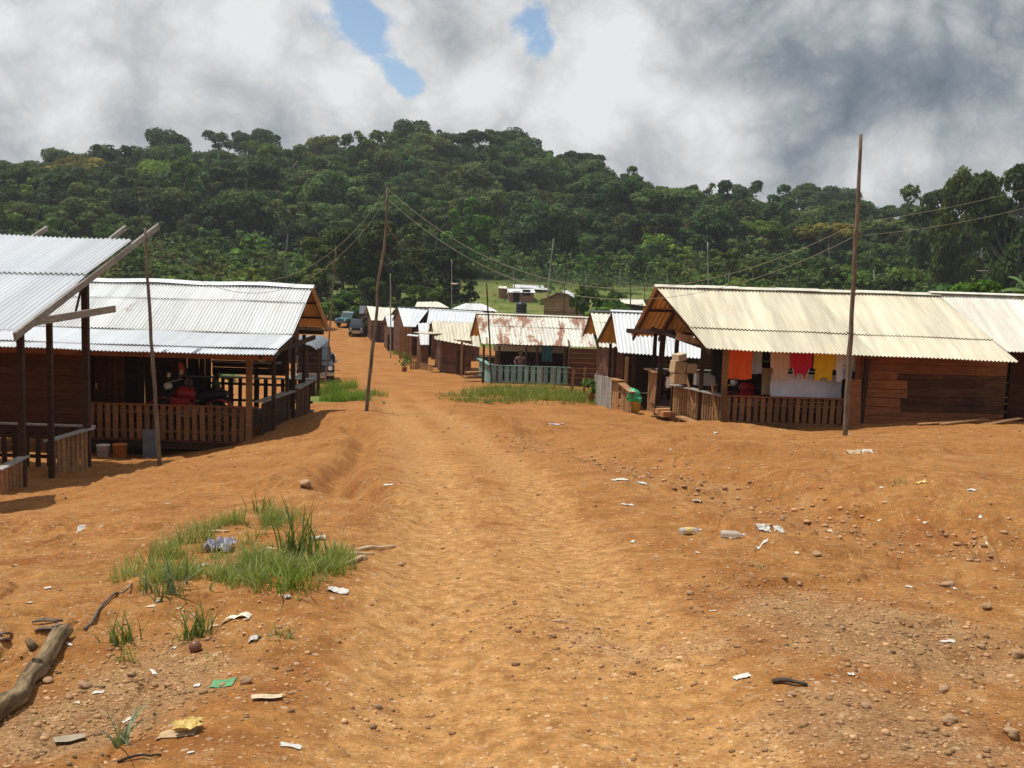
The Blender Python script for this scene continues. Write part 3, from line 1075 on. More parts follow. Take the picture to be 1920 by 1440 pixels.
# ------------------------------------------------------------------ long left house with porch
def left_house():
    zf = -2.6
    t = thing('porch_house', 'long timber house on the left with spotted zinc roof and slatted porch', 'house', (-9.0, 27.5, zf - .2))
    x1 = -5.37
    z_r, z_b, z_e, z_f = at(584, 537, 28.5).z, at(550, 626, 26.0).z, at(510, 666, 24.0).z, -.22
    x0 = -15.5
    r = random.Random(11)
    mb = MB()
    A, B = Vector((x0, 28.5, z_r)), Vector((x1, 28.5, z_r))
    C, D = Vector((x1, 26.0, z_b)), Vector((x0, 26.0, z_b))
    corr(mb, A, B, C, D, .085, .020, 4, seam=[.36], r=r, lift=.02)
    mb.build('roof', [MT['tin_spot'], MT['tin_under_bounce']], t, smooth=True, label='upper roof sheets with rust spots')
    mb = MB()
    corr(mb, D + Vector((0, .08, -.015)), C + Vector((0, .08, -.015)), Vector((x1 - .02, 24.0, z_e)), Vector((x0, 24.0, z_e)), .085, .014, 3, seam=[.75], r=r)
    mb.build('porch_roof', [MT['tin_blue'], MT['tin_under_bounce']], t, smooth=True, label='bluish lower porch roof sheets')
    mb = MB()
    corr(mb, A, B, Vector((x1, 31.0, z_f)), Vector((x0, 31.0, z_f)), .085, .014, 3, r=r)
    mb.build('roof', [MT['tin_white'], MT['tin_under_bounce']], t, smooth=True)
    # ridge cap
    mb = MB()
    n = 40
    vs, fs, ts = [], [], []
    for i in range(n + 1):
        x = x0 + (x1 + .03 - x0) * i / n
        zz = .02 * math.sin(i * .6)
        for dy, dz in ((-.2, -.055), (-.1, .0), (0, .035), (.1, .0), (.2, -.055)):
            vs.append((x, 28.5 + dy, z_r + .03 + dz + zz))
            ts.append(.75)
    for i in range(n):
        for k in range(4):
            a = i * 5 + k
            fs.append((a, a + 5, a + 6, a + 1))
    mb.add(vs, fs, 0, ts)
    mb.build('ridge_cap', MT['tin_white'], t)
    # rake boards, rafters, purlins at the gable
    for y0, za, y1, zb in ((28.5, z_r, 26.0, z_b), (26.0, z_b - .03, 24.1, z_e + .02), (28.5, z_r, 31.0, z_f)):
        bar(t, 'rake_board', (x1 - .05, y0, za - .08), (x1 - .05, y1, zb - .08), .03, .11, 'wood_lit' if y1 > 29 else 'wood_dark', .5)
    for y, z in ((29.3, z_r - .42), (30.2, z_r - .86)):
        bar(t, 'purlin', (x0, y, z - .06), (x1 - .08, y, z - .06), .06, .06, 'wood_dark')
    # half-boarded gable below the near slope
    mb = MB()
    xg = -5.75
    boards_v(mb, (xg, 26.6, 0), (xg, 28.5, 0), z_b - .35, z_b - .05, .16, .01, zt1=z_r - .15)
    mb.build('gable_wall', MT['wood_red'], t)
    bar(t, 'tie_beam', (xg, 24.2, z_e - .06), (xg, 30.8, z_e - .05), .07, .12, 'wood_dark')
    bar(t, 'eave_beam', (x0, 24.25, z_e - .09), (x1 - .1, 24.25, z_e - .09), .06, .12, 'wood_wall', .6)
    bar(t, 'eave_beam', (x0, 30.7, z_e + .1), (x1 - .1, 30.7, z_e + .1), .06, .12, 'wood_dark', .5)
    # walls
    mb = MB()
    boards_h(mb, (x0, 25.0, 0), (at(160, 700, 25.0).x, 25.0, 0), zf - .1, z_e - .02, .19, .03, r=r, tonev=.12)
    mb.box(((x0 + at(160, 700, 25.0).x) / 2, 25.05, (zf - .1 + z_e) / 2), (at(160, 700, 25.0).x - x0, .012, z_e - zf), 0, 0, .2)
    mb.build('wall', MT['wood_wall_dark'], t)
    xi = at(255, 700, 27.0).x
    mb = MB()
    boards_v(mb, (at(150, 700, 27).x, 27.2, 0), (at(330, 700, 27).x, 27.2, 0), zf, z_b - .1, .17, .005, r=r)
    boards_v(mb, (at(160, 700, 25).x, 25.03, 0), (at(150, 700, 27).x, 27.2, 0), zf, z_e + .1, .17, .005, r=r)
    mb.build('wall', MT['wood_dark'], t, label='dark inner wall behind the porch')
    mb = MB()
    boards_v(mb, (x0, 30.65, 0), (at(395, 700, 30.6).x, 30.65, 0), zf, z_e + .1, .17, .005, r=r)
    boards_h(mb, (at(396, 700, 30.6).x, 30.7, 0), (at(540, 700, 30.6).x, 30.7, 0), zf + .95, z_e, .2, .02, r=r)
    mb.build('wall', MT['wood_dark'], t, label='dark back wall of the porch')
    # door in the boarded wall
    mb = MB()
    xd = at(205, 700, 27.1).x
    boards_v(mb, (xd - .4, 27.12, 0), (xd + .4, 27.12, 0), zf, zf + 1.85, .16, .006, r=r)
    d = mb.build('door', MT['wood_wall'], t)
    MB().box((xd - .33, 27.08, zf + .95), (.05, .03, .14), 0, 0, .8).build('handle', MT['yellow_bucket'], d)
    # porch floor and skirt
    mb = MB()
    y = 24.9
    while y < 30.7:
        mb.box((( -11.0 + xg) / 2, y + .1, zf - .05), (abs(-11.0 - xg), .19, .04), 0, 0, .5 + r.uniform(-.2, .2))
        y += .2
    mb.build('floor', MT['wood_red'], t)
    bar(t, 'skirt_beam', (-11.0, 24.98, zf - .17), (-6.1, 24.98, zf - .17), .08, .16, 'wood_dark')
    for x in (-10.4, -8.9, -7.5, -6.2):
        post(t, (x, 25.2, 0), zf - .75, zf - .08, .12)
    # posts
    post(t, at(467, 800, 25.0), zf - .3, z_e - .02, .13, 'wood_lit', tone=.25)
    for px, D in ((513, 25.6), (538, 27.1), (550, 27.9), (569, 29.3), (480, 30.6), (360, 30.6)):
        post(t, at(px, 750, D), zf - .4, z_e + .02 + (D > 27) * .1, .085 if D < 30 else .1)
    # rails
    xr = -5.72
    railing(t, (at(165, 770, 25.0).x, 25.0, 0), (at(476, 770, 25.0).x, 25.0, 0), zf - .04, zf + .78, .125, .065, 'wood_rail', 'wood_wall', topw=.12)
    railing(t, (at(330, 710, 30.6).x, 30.6, 0), (-5.75, 30.6, 0), zf, zf + .86, .12, .13, 'wood_dark', 'wood_grey', topw=.2)
    mb = MB()
    boards_h(mb, (-5.95, 25.15, 0), (xr, 27.3, 0), zf - .35, zf + .88, .45, .02, r=r, tonev=.1)
    mb.beam((-5.98, 25.05, zf + .93), (xr + .03, 27.4, zf + .93), .24, .03, 1)
    mb.build('railing', [MT['wood_dark'], MT['wood_grey']], t, label='solid plywood porch rail')
    railing(t, (xr, 28.1, 0), (xr + .02, 29.75, 0), zf - .4, zf + .9, .2, .006, 'wood_red', topw=.22)
    # shelf under the far wall
    bar(t, 'shelf', (at(395, 700, 30.3).x, 30.3, zf + 1.35), (at(526, 700, 30.3).x, 30.3, zf + 1.35), .25, .03, 'wood_grey')
    return zf


ZF_L = left_house()


# ------------------------------------------------------------------ right house with porch
def right_house():
    zf = -2.0
    t = thing('porch_house', 'cream roofed timber house on the right with washing along its porch', 'house', (7.5, 28.2, zf - .15))
    eL, eR = at(1325, 653, 25.5), at(1912, 679, 25.1)
    rL, rR = at(1229, 537, 28.5), at(1757, 553, 28.6)
    fL = at(1182, 629, 30.9)
    fR = fL + (rR - rL)
    r = random.Random(21)
    mb = MB()
    corr(mb, rL, rR, eR, eL, .09, .016, 5, seam=[.68], r=r, lift=.025)
    mb.build('roof', [MT['tin_tan'], MT['tin_under_bounce']], t, smooth=True)
    mb = MB()
    corr(mb, rL, rR, fR, fL, .13, .034, 3, r=r)
    mb.build('roof', [MT['tin_tan'], MT['tin_under_bounce']], t, smooth=True, label='rear roof slope with rust-brown underside')
    mb = MB()
    for i in range(7):
        a = rL.lerp(rR, i / 7.0 - .004)
        b = rL.lerp(rR, (i + 1) / 7.0 + .006)
        z = .035 + .012 * (i % 2)
        for dy, dz in ((-.13, -.06), (.13, -.06)):
            mb.beam(a + Vector((0, dy * .55, z + dz * .2)), b + Vector((0, dy * .55, z + dz * .2)), .17, .012, 0, .5 + .2 * (i % 2) - .15, up=(0, dy * 3, 1))
    mb.build('ridge_cap', MT['tin_cream'], t)
    # gable timbers
    off = Vector((.08, 0, -.1))
    bar(t, 'rafter', rL + off, fL + off, .05, .1, 'wood_red')
    bar(t, 'rafter', rL + off + Vector((.75, 0, 0)), fL + off + Vector((.75, 0, 0)), .05, .1, 'wood_red')
    bar(t, 'rafter', rL + off, eL + off, .04, .09, 'wood_red')
    for q in (.4, .86):
        a = rL.lerp(fL, q) + Vector((-.14 if q > .5 else .05, 0, -.09))
        bar(t, 'purlin', a, a + (rR - rL) * .98, .06, .07, 'wood_dark')
    for q in (.5,):
        a = rL.lerp(eL, q) + Vector((.1, 0, -.09))
        bar(t, 'purlin', a, a + (rR - rL) * .96, .06, .07, 'wood_dark')
    bar(t, 'tie_beam', at(1176, 620, 30.7), at(1262, 622, 28.6), .07, .12, 'wood_dark')
    bar(t, 'tie_beam', at(1222, 616, 29.8), at(1322, 652, 26.3), .05, .1, 'wood_dark')
    # pale boards hung below the tie beam, split into short upright pieces
    mb = MB()
    a, b = at(1268, 630, 28.0), at(1312, 641, 26.5)
    boards_v(mb, a, b, a.z - .09, a.z + .12, .12, .02, zb1=b.z - .07, zt1=b.z + .06, r=r)
    mb.build('fascia', MT['wood_lit'], t)
    # posts
    zt = eL.z - .05
    post(t, at(1356, 760, 26.0), zf - .3, at(1362, 655, 26.0).z, .13, 'wood_lit', tone=.1)
    post(t, at(1313, 725, 26.9), zf - .1, zt + .1, .10, lean=(.03, 0))
    post(t, at(1262, 720, 28.2), zf - .1, at(1266, 628, 28.2).z, .10, lean=(.06, 0))
    post(t, at(1231, 765, 29.6), zf - .3, at(1240, 622, 29.6).z, .14, lean=(.1, 0))
    post(t, at(1221, 765, 30.6), zf - .3, zt + .05, .1, lean=(.03, 0))
    post(t, at(1612, 800, 26.1), zf - .4, at(1626, 672, 26.1).z, .10, lean=(.08, 0))
    # front rail
    zr = at(1355, 743, 26.0).z
    zb = at(1355, 807, 26.0).z
    railing(t, at(1357, 790, 26.0), at(1592, 790, 26.0), zb - .12, zr, .115, .055, 'wood_rail', 'wood_wall', topw=.12, base=.36, over=.03)
    # gable-side rail, lit by the sun
    p0, p1 = at(1353, 790, 26.0), at(1257, 760, 28.25)
    railing(t, p1, p0, zb - .1, zr + .0, .075, .04, 'wood_lit', 'wood_grey', topw=.22, over=.04)
    bar(t, 'rail_brace', p1.lerp(p0, .3) + Vector((-.03, -.03, .95)), p1.lerp(p0, .5) + Vector((-.03, -.03, .1)), .03, .06, 'wood_lit', .6)
    bar(t, 'rail_brace', p1.lerp(p0, .8) + Vector((-.03, -.03, .9)), p1.lerp(p0, .96) + Vector((-.03, -.03, -.1)), .03, .06, 'wood_lit', .6)
    a, b = at(1233, 760, 29.6), at(1214, 760, 30.7)
    railing(t, b, a, zf - .3, at(1222, 697, 30.0).z, .1, .01, 'wood_lit', 'wood_lit', topw=.3, over=.05)
    railing(t, (b.x + .1, 30.9, 0), (10.5, 30.9, 0), zf, zf + .85, .11, .1, 'wood_dark', 'wood_grey', topw=.2)
    # walls
    mb = MB()
    x0, x1 = at(1622, 740, 26.2).x, at(1886, 740, 26.4).x
    zw = eL.z - .12
    xs = x0 + .95
    z = zf - .5
    boards_h(mb, (x0, 26.2, 0), (x1, 26.45, 0), zf - .55, zf + .42, .215, .03, r=r, tonev=.16)
    boards_h(mb, (x0, 26.2, 0), (x1, 26.45, 0), zf + 1.36, zw, .215, .03, r=r, tonev=.12)
    w = mb.build('wall', MT['wood_wall'], t)
    mb = MB()
    boards_h(mb, (x0, 26.2, 0), (x1, 26.45, 0), zf + .42, zf + 1.36, .215, .03, r=r, tonev=.2)
    mb.build('wall', MT['wood_weathered'], t, label='dark weathered boards in the middle of the wall')
    # lighter patch of short boards beside the door post
    mb = MB()
    z = zf - .12
    for k in range(7):
        L = .95 + (.0, .08, -.06, -.08, .08, .06, -.2)[k]
        mb.frame_box((x0 + L / 2, 26.165, z + .11), (L / 2, 0, 0), (0, .012, 0), (0, 0, .104), 0, .62 + r.uniform(-.1, .12))
        z += .222
    mb.build('wall_patch', MT['wood_wall'], t, label='lighter short boards nailed over the wall')
    mb = MB()
    boards_h(mb, (at(1352, 700, 29.0).x, 29.2, 0), (x1, 29.2, 0), zf, zw + .5, .22, .03, r=r, tonev=.12)
    boards_v(mb, (x0, 26.25, 0), (x0, 29.2, 0), zf - .3, zw + .2, .18, .004, r=r)
    boards_v(mb, (x1, 26.45, 0), (x1 - .4, 30.9, 0), zf - .6, zw, .18, .004, r=r)
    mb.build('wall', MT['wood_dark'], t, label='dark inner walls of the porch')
    mb = MB()
    mb.add([(p1.x - .1, 28.3, zf - .03), (p0.x, 25.98, zf - .03), (x0, 26.1, zf - .03), (x0, 30.8, zf - .03), (b.x, 30.8, zf - .03),
            (p1.x - .1, 28.3, zf - .12), (p0.x, 25.98, zf - .12), (x0, 26.1, zf - .12), (x0, 30.8, zf - .12), (b.x, 30.8, zf - .12)],
           [(0, 1, 2, 3, 4), (9, 8, 7, 6, 5), (0, 5, 6, 1), (1, 6, 7, 2), (4, 9, 5, 0)], 0, .5)
    mb.build('floor', MT['wood_red'], t)
    # lower wall-board strip above door opening
    mb = MB()
    boards_v(mb, (at(1600, 740, 26.15).x, 26.15, 0), (x0, 26.18, 0), zf - .4, zw, .16, .004, r=r)
    mb.build('door_panel', MT['wood_wall'], t)
    # step at the porch entrance
    mb = MB()
    a, b = at(1274, 781, 27.4), at(1314, 796, 26.3)
    mb.beam(a, b, .24, .045, 0, .7)
    mb.beam(a.lerp(b, .15) + Vector((0, 0, -.12)), a.lerp(b, .15) + Vector((0, 0, -.02)), .2, .2, 0, .3)
    mb.beam(a.lerp(b, .8) + Vector((0, 0, -.14)), a.lerp(b, .8) + Vector((0, 0, -.02)), .2, .2, 0, .3)
    mb.build('step', MT['wood_lit'], t)
    mb = MB()
    for k, (px, py, D) in enumerate(((1247, 771, 28.6), (1256, 776, 28.2))):
        g = at(px, py, D)
        mb.box((g.x, g.y, g.z), (.5, .25, .14), .3, 0, .5)
    mb.build('entrance_step', MT['clay_pot'], t)
    # clothes line
    return zf, zr


ZF_R, ZR_R = right_house()


def right_neighbour():
    zf = -2.0
    t = thing('porch_house', 'white roofed timber house running off the right edge of the view', 'house', (14.5, 28.5, zf - .1))
    r = random.Random(31)
    rL, rR = at(1757, 552, 28.62) + Vector((-.02, 0, .02)), Vector((22, 28.8, at(1757, 552, 28.62).z))
    eL = at(1889, 660, 26.2) + Vector((0, 0, .01))
    eR = Vector((22.5, 26.2, eL.z - .05))
    mb = MB()
    corr(mb, rL, rR, eR, eL, .09, .016, 4, r=r)
    corr(mb, rL, rR, Vector((22, 31.2, eL.z)), Vector((rL.x - .3, 31.2, eL.z)), .09, .015, 3, r=r)
    mb.build('roof', [MT['tin_pale'], MT['tin_under_bounce']], t, smooth=True)
    mb = MB()
    for dy in (-.07, .07):
        mb.beam(rL + Vector((-.2, dy, .04)), rR + Vector((0, dy, .04)), .16, .012, 0, .6, up=(0, dy * 4, 1))
    mb.build('ridge_cap', MT['tin_pale'], t)
    mb = MB()
    xw = at(1890, 740, 27.6).x
    boards_h(mb, (xw, 27.6, 0), (22, 27.6, 0), zf - .3, eL.z + .4, .22, .03, r=r, tonev=.12)
    mb.build('wall', MT['wood_red'], t)
    mb = MB()
    boards_h(mb, (xw - .1, 30.9, 0), (22, 30.9, 0), zf - .3, eL.z, .22, .03, r=r)
    mb.build('wall', MT['wood_dark'], t)


right_neighbour()


# ------------------------------------------------------------------ simpler houses further down the street
def shed(label, rL, rR, eR, eL, roof, wall='wood_wall_far', base=None, inset=.45, gin=.5, fdep=1.0, period=.16, seam=None, cap=None, doors=(), open_front=False,
         seed=1, name='timber_house', cat='house', group=None, rake='wood_dark', fe=None, open_gable=False):
    rL, rR, eR, eL = [at(*p) if len(p) == 3 and not isinstance(p, Vector) else p for p in (rL, rR, eR, eL)]
    r = random.Random(seed)
    mid = (rL + rR) / 2
    gz = min(tz(q.x, q.y) for q in (rL, rR, eL, eR)) - .2
    base = gz if base is None else base
    t = thing(name, label, cat, (mid.x, mid.y, base), group)
    fL = rL + (rL - eL) * fdep
    fR = rR + (rR - eR) * fdep
    fL.z, fR.z = eL.z, eR.z
    if fe:
        fL = at(*fe)
        fR = fL + (rR - rL)
    mb = MB()
    corr(mb, rL, rR, eR, eL, period, .02, 3, seam=seam, r=r)
    corr(mb, rL, rR, fR, fL, period, .2 * period, 2, r=r)
    mb.build('roof', [MT[roof], MT['tin_under_bounce']], t, smooth=True)
    if cap:
        mb = MB()
        for dy in (-.07, .07):
            mb.beam(rL + Vector((-.05, dy, .04)), rR + Vector((.05, dy, .04)), .2, .014, 0, .6, up=(0, dy * 4, 1))
        mb.build('ridge_cap', MT[cap], t)
    d = (rR - rL)
    d.z = 0
    d.normalize()
    off = Vector((.03, 0, -.08))
    bar(t, 'rake_board', rL + off, fL + off, .04, .11, rake)
    bar(t, 'rake_board', rL + off, eL + off, .03, .08, rake)
    # walls
    nl = (rL - eL)
    nl.z = 0
    nl.normalize()
    nw = eL + nl * inset + d * gin
    ne = eR + nl * inset - d * gin
    fw = fL - nl * inset + d * gin
    fe_ = fR - nl * inset - d * gin
    slope = (rL.z - eL.z) / max(.1, Vector((rL.x - eL.x, rL.y - eL.y)).length)
    zt = eL.z + slope * inset - .1
    mb = MB()
    mw = Vector((rL.x, rL.y, 0)) + d * gin
    me_ = Vector((rR.x, rR.y, 0)) - d * gin
    zr = rL.z - .12

    def quad(a, b):
        mb.add([(a.x, a.y, base), (b.x, b.y, base), (b.x, b.y, zt), (a.x, a.y, zt)], [(0, 1, 2, 3)], 0, .5)
    if not open_front:
        quad(nw, ne)
    quad(fe_, fw)
    for a, m_, b in ((fw, mw, nw), (ne, me_, fe_))[1 if open_gable else 0:]:
        mb.add([(a.x, a.y, base), (b.x, b.y, base), (b.x, b.y, zt), (m_.x, m_.y, zr), (a.x, a.y, zt)], [(0, 1, 2, 3, 4)], 0, .5)
    mb.build('wall', MT[wall], t)
    for u, w, h, kind in doors:
        c = nw.lerp(ne, u) - nl * .03
        mb = MB()
        if kind == 'door':
            mb.frame_box((c.x, c.y, base + .2 + h / 2), d * w / 2, nl * .025, (0, 0, h / 2), 0, .3)
            o = mb.build('door', MT['wood_dark'], t)
        else:
            mb.frame_box((c.x, c.y, base + 1.3 + h / 2), d * w / 2, nl * .025, (0, 0, h / 2), 0, .3)
            o = mb.build('window', MT['wood_dark'], t)
    return t, dict(nw=nw, ne=ne, fw=fw, base=base, zt=zt, d=d, nl=nl, rL=rL, eL=eL, fL=fL)


# white-roofed house just behind the right house
t5, g5 = shed('timber house with white zinc roof directly behind the cream roofed porch house', (1147, 584, 38), (1318, 591, 38), (1322, 673, 34.6), (1159, 661, 34.4), 'tin_white', 'wood_red',
              inset=1.0, gin=1.1, period=.13, cap='tin_white', seed=41, fe=(1117, 642, 40.6), open_front=True, open_gable=True)
for px, D in ((1168, 35.0), (1186, 35.0), (1150, 37), (1141, 38.6)):
    p = at(px, 740, D)
    post(t5, p, g5['base'], g5['eL'].z, .1)
mb = MB()
boards_h(mb, (3.9, 37.2, 0), (7.4, 37.2, 0), g5['base'], g5['eL'].z + .3, .22, .03, tonev=.12)
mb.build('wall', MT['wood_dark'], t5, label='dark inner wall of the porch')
railing(t5, at(1166, 750, 35.2), at(1216, 750, 35.2), g5['base'], g5['base'] + .98, .12, .1, 'wood_dark', 'wood_grey', topw=.14)

# cream-roofed house further back
t4, g4 = shed('cream roofed house with dark ridge between the white roof and rusty roof', (1107, 584, 46), (1235, 590, 46), (1260, 655, 43), (1124, 650, 43), 'tin_cream', 'wood_wall_far',
              inset=.5, gin=.6, period=.2, cap='tin_dark', seed=42, fe=(1093, 625, 49.5), seam=[.3])

# rusty-roofed house with the teal porch rail
t3, g3 = shed('house with rust streaked cream roof and teal painted porch rail', (892, 588, 60), (1103, 596, 60), (1119, 651, 56), (903, 644, 56), 'tin_rusty', 'wood_red',
              inset=3.0, gin=1.2, period=.2, cap='tin_cream', seed=43, fe=(881, 629, 63), seam=[.4], open_front=True)
zf3 = at(950, 722, 55).z
railing(t3, at(920, 700, 55), at(1066, 700, 55), zf3 - .1, at(920, 685, 55).z, .26, .09, 'teal', 'teal', topw=.12)
railing(t3, at(898, 690, 58.6), at(920, 700, 55), zf3, at(920, 685, 55).z, .26, .04, 'teal', 'teal', topw=.3)
railing(t3, at(905, 690, 60.5), at(1070, 690, 60.5), zf3, zf3 + .95, .2, .2, 'wood_dark', 'wood_grey', topw=.2)
for px in (906, 935, 985, 1006, 1057):
    p = at(px, 700, 55.1)
    post(t3, p, zf3 - .2, g3['eL'].z + .0, .11)
mb = MB()
boards_h(mb, (at(1067, 680, 55).x, 55.2, 0), (at(1119, 680, 55).x, 55.2, 0), zf3 - .3, g3['eL'].z - .02, .25, .04, tonev=.14)
boards_v(mb, (at(1067, 680, 55).x, 55.2, 0), (at(1067, 680, 55).x, 60, 0), zf3 - .3, g3['eL'].z + .3, .25, .01)
mb.build('wall', MT['wood_red'], t3)
mb = MB()
a, b = at(925, 652, 58.2), at(1062, 657, 58.2)
mb.beam(a, b, .03, .32, 0, .6)
mb.build('fascia', MT['tin_cream'], t3)
mb = MB()
mb.add([at(918, 726, 54.95), at(1064, 733, 54.95), at(1064, 721, 54.95), at(918, 716, 54.95)], [(0, 1, 2, 3)], 0, .4)
mb.build('skirt', MT['wood_lit'], t3)
mb = MB()
for k in range(3):
    a = at(874 + k * 4, 716 - k * 9, 57.6 - k * .1)
    mb.box((a.x + .2, a.y, a.z), (.9, .5, .09), .5, 0, .5)
mb.build('step', MT['wood_lit'], t3)

# tan-roofed house
t2, g2 = shed('house with plain tan roof, left neighbour of the rusty roof', (809, 602, 70), (895, 606, 70), (901, 651, 65), (815, 636, 66.5), 'tin_tan', 'wood_wall_far',
              inset=.5, gin=.5, period=.25, seed=44, doors=((.75, .9, 1.7, 'door'),))
p = at(865, 690, 64.6)
post(t2, p, g2['base'], g2['zt'], .14, 'wood_lit')
mb = MB()
mb.beam(at(791, 623, 68), at(814, 626, 67), 1.3, .05, 0, .5)
mb.build('awning', [MT['tin_tan']], t2)

# little white-roofed shop in front of the row
ts_, gs_ = shed('small shop with a steep white roof squeezed left of the tan roof', (784, 606, 76), (805, 605, 76), (804, 646, 72), (788, 646, 72.2), 'tin_white', 'wood_wall_far',
                inset=.4, gin=.05, period=.25, seed=45, fdep=.7)
mb = MB()
mb.beam(at(764, 628, 73), at(784, 630, 73), 1.2, .05, 0, .7)
mb.build('awning', [MT['tin_white']], ts_)
mb = MB()
boards_v(mb, at(780, 670, 70.5), at(812, 678, 68), gs_['base'], gs_['base'] + 1.05, .16, .06)
mb.build('railing', MT['wood_lit'], ts_)

# long grey-roofed houses behind
t1, g1 = shed('long house with pale grey roof behind the small white shop', (746, 576, 95), (804, 580, 95), (779, 613, 90), (757, 612, 90), 'tin_blue', 'wood_wall_far',
              inset=.5, gin=.1, period=.3, seed=46, cap='tin_dark')
for k in range(4):
    p = at(751 + k * 6, 640, 89)
    post(t1, p, g1['base'], g1['eL'].z, .22, 'wood_lit')
t1b, g1b = shed('long pale grey roof directly behind the plain tan roof', (805, 580, 92), (905, 586, 92), (900, 612, 86), (800, 606, 86), 'tin_blue', 'wood_wall_far',
                inset=.5, gin=.4, period=.3, seed=47, cap='tin_white')
t0, g0 = shed('small house with cream gabled roof beside the tall crooked pole', (688, 574, 118), (741, 578, 118), (724, 601, 113), (696, 600, 113), 'tin_cream', 'wood_wall_far',
              inset=.5, gin=.3, period=.35, seed=48, doors=((.3, 1.0, 1.8, 'door'),))
t0b, g0b = shed('little white roofed annex in front of the cream gabled house', (722, 591, 104), (744, 591, 104), (746, 613, 100), (727, 613, 100), 'tin_white', 'wood_wall_far',
                inset=.3, gin=.2, period=.3, seed=49, doors=((.5, .9, 1.7, 'door'),))
t0c, g0c = shed('dark roofed shack at the far end of the street', (675, 573, 128), (691, 574, 128), (690, 588, 123), (673, 588, 123), 'tin_dark', 'wood_wall_far',
                inset=.4, gin=.1, period=.35, seed=50)
mb = MB()
mb.beam(at(678, 596, 121), at(690, 592, 121), 1.2, .06, 0, .5)
mb.build('awning', [MT['tin_cream']], t0c)
shed('low beige roof behind the grey roofs with trees above it', (782, 566, 125), (823, 566, 125), (842, 577, 119), (778, 575, 119), 'tin_cream', 'wood_wall_far', inset=.5, gin=.4, period=.4, seed=51)
shed('wide white roof behind the grey roofs, left of the water tank', (872, 569, 128), (905, 570, 128), (934, 584, 118), (846, 579, 119), 'tin_white', 'wood_wall_far', inset=.5, gin=.4, period=.4, seed=52)


# houses across the clearing
def gable_house():
    """gable end faces the street"""
    D = 140.0
    t = thing('timber_cabin', 'brown boarded cabin with gable end and bluish roof in the clearing', 'cabin', on_col(1056, D))
    L, R_, T = at(1019, 563, D), at(1092, 566, D), at(1054, 546, D)
    base = on_col(1056, D).z - .6
    dep = Vector((.9, 7.0, 0))
    mb = MB()
    l0, r0 = Vector((L.x + .1, D, base)), Vector((R_.x - .1, D, base))
    l1, r1, a = Vector((L.x + .1, D, L.z)), Vector((R_.x - .1, D, R_.z)), Vector((T.x, D, T.z - .12))
    mb.add([l0, r0, r1, a, l1], [(0, 1, 2, 3, 4)], 0, .5)
    mb.add([q + dep for q in (l0, r0, r1, a, l1)], [(4, 3, 2, 1, 0)], 0, .5)
    mb.add([l0, l0 + dep, l1 + dep, l1], [(3, 2, 1, 0)], 0, .4)
    mb.add([r0, r0 + dep, r1 + dep, r1], [(0, 1, 2, 3)], 0, .4)
    mb.build('wall', MT['wood_wall_tan'], t)
    f = Vector((-.06, -.5, 0))
    mb = MB()
    eR_ = R_ + Vector((.55, 0, -.15)) + f
    eL_ = L + Vector((-.35, 0, -.05)) + f
    T_ = T + f
    corr(mb, T_, T_ + dep * 1.1, eR_ + dep * 1.1, eR_, .35, .02, 2)
    corr(mb, T_ + dep * 1.1, T_, eL_, eL_ + dep * 1.1, .35, .02, 2)
    mb.build('roof', [MT['tin_blue'], MT['tin_under_bounce']], t, smooth=True)


gable_house()
shed('distant low house with brick end and white roof on the green slope', (951, 541, 166), (1001, 542, 166), (1004, 549, 162), (952, 548, 162), 'tin_white', 'brick', inset=.4, gin=.2, period=.5, seed=53,
     doors=((.3, 1.0, 1.7, 'door'), (.7, 1.2, .9, 'window')))
shed('distant shed with white roof behind the brick ended house', (962, 533, 185), (1028, 536, 185), (1034, 544, 178), (962, 541, 178), 'tin_white', 'wood_wall_far', inset=.4, gin=.2, period=.5, seed=54)
shed('distant brick house end with flat pale roof left of the low house', (936, 536, 170), (950, 537, 170), (951, 541, 167), (934, 540, 167), 'tin_cream', 'brick', inset=.2, gin=.1, period=.5, seed=55)
shed('pale roofed house in the clearing just left of the cream porch roof', (1162, 560, 118), (1206, 561, 118), (1212, 574, 113), (1166, 568, 114), 'tin_cream', 'wood_wall_far', inset=.4, gin=.3, period=.4, seed=56)


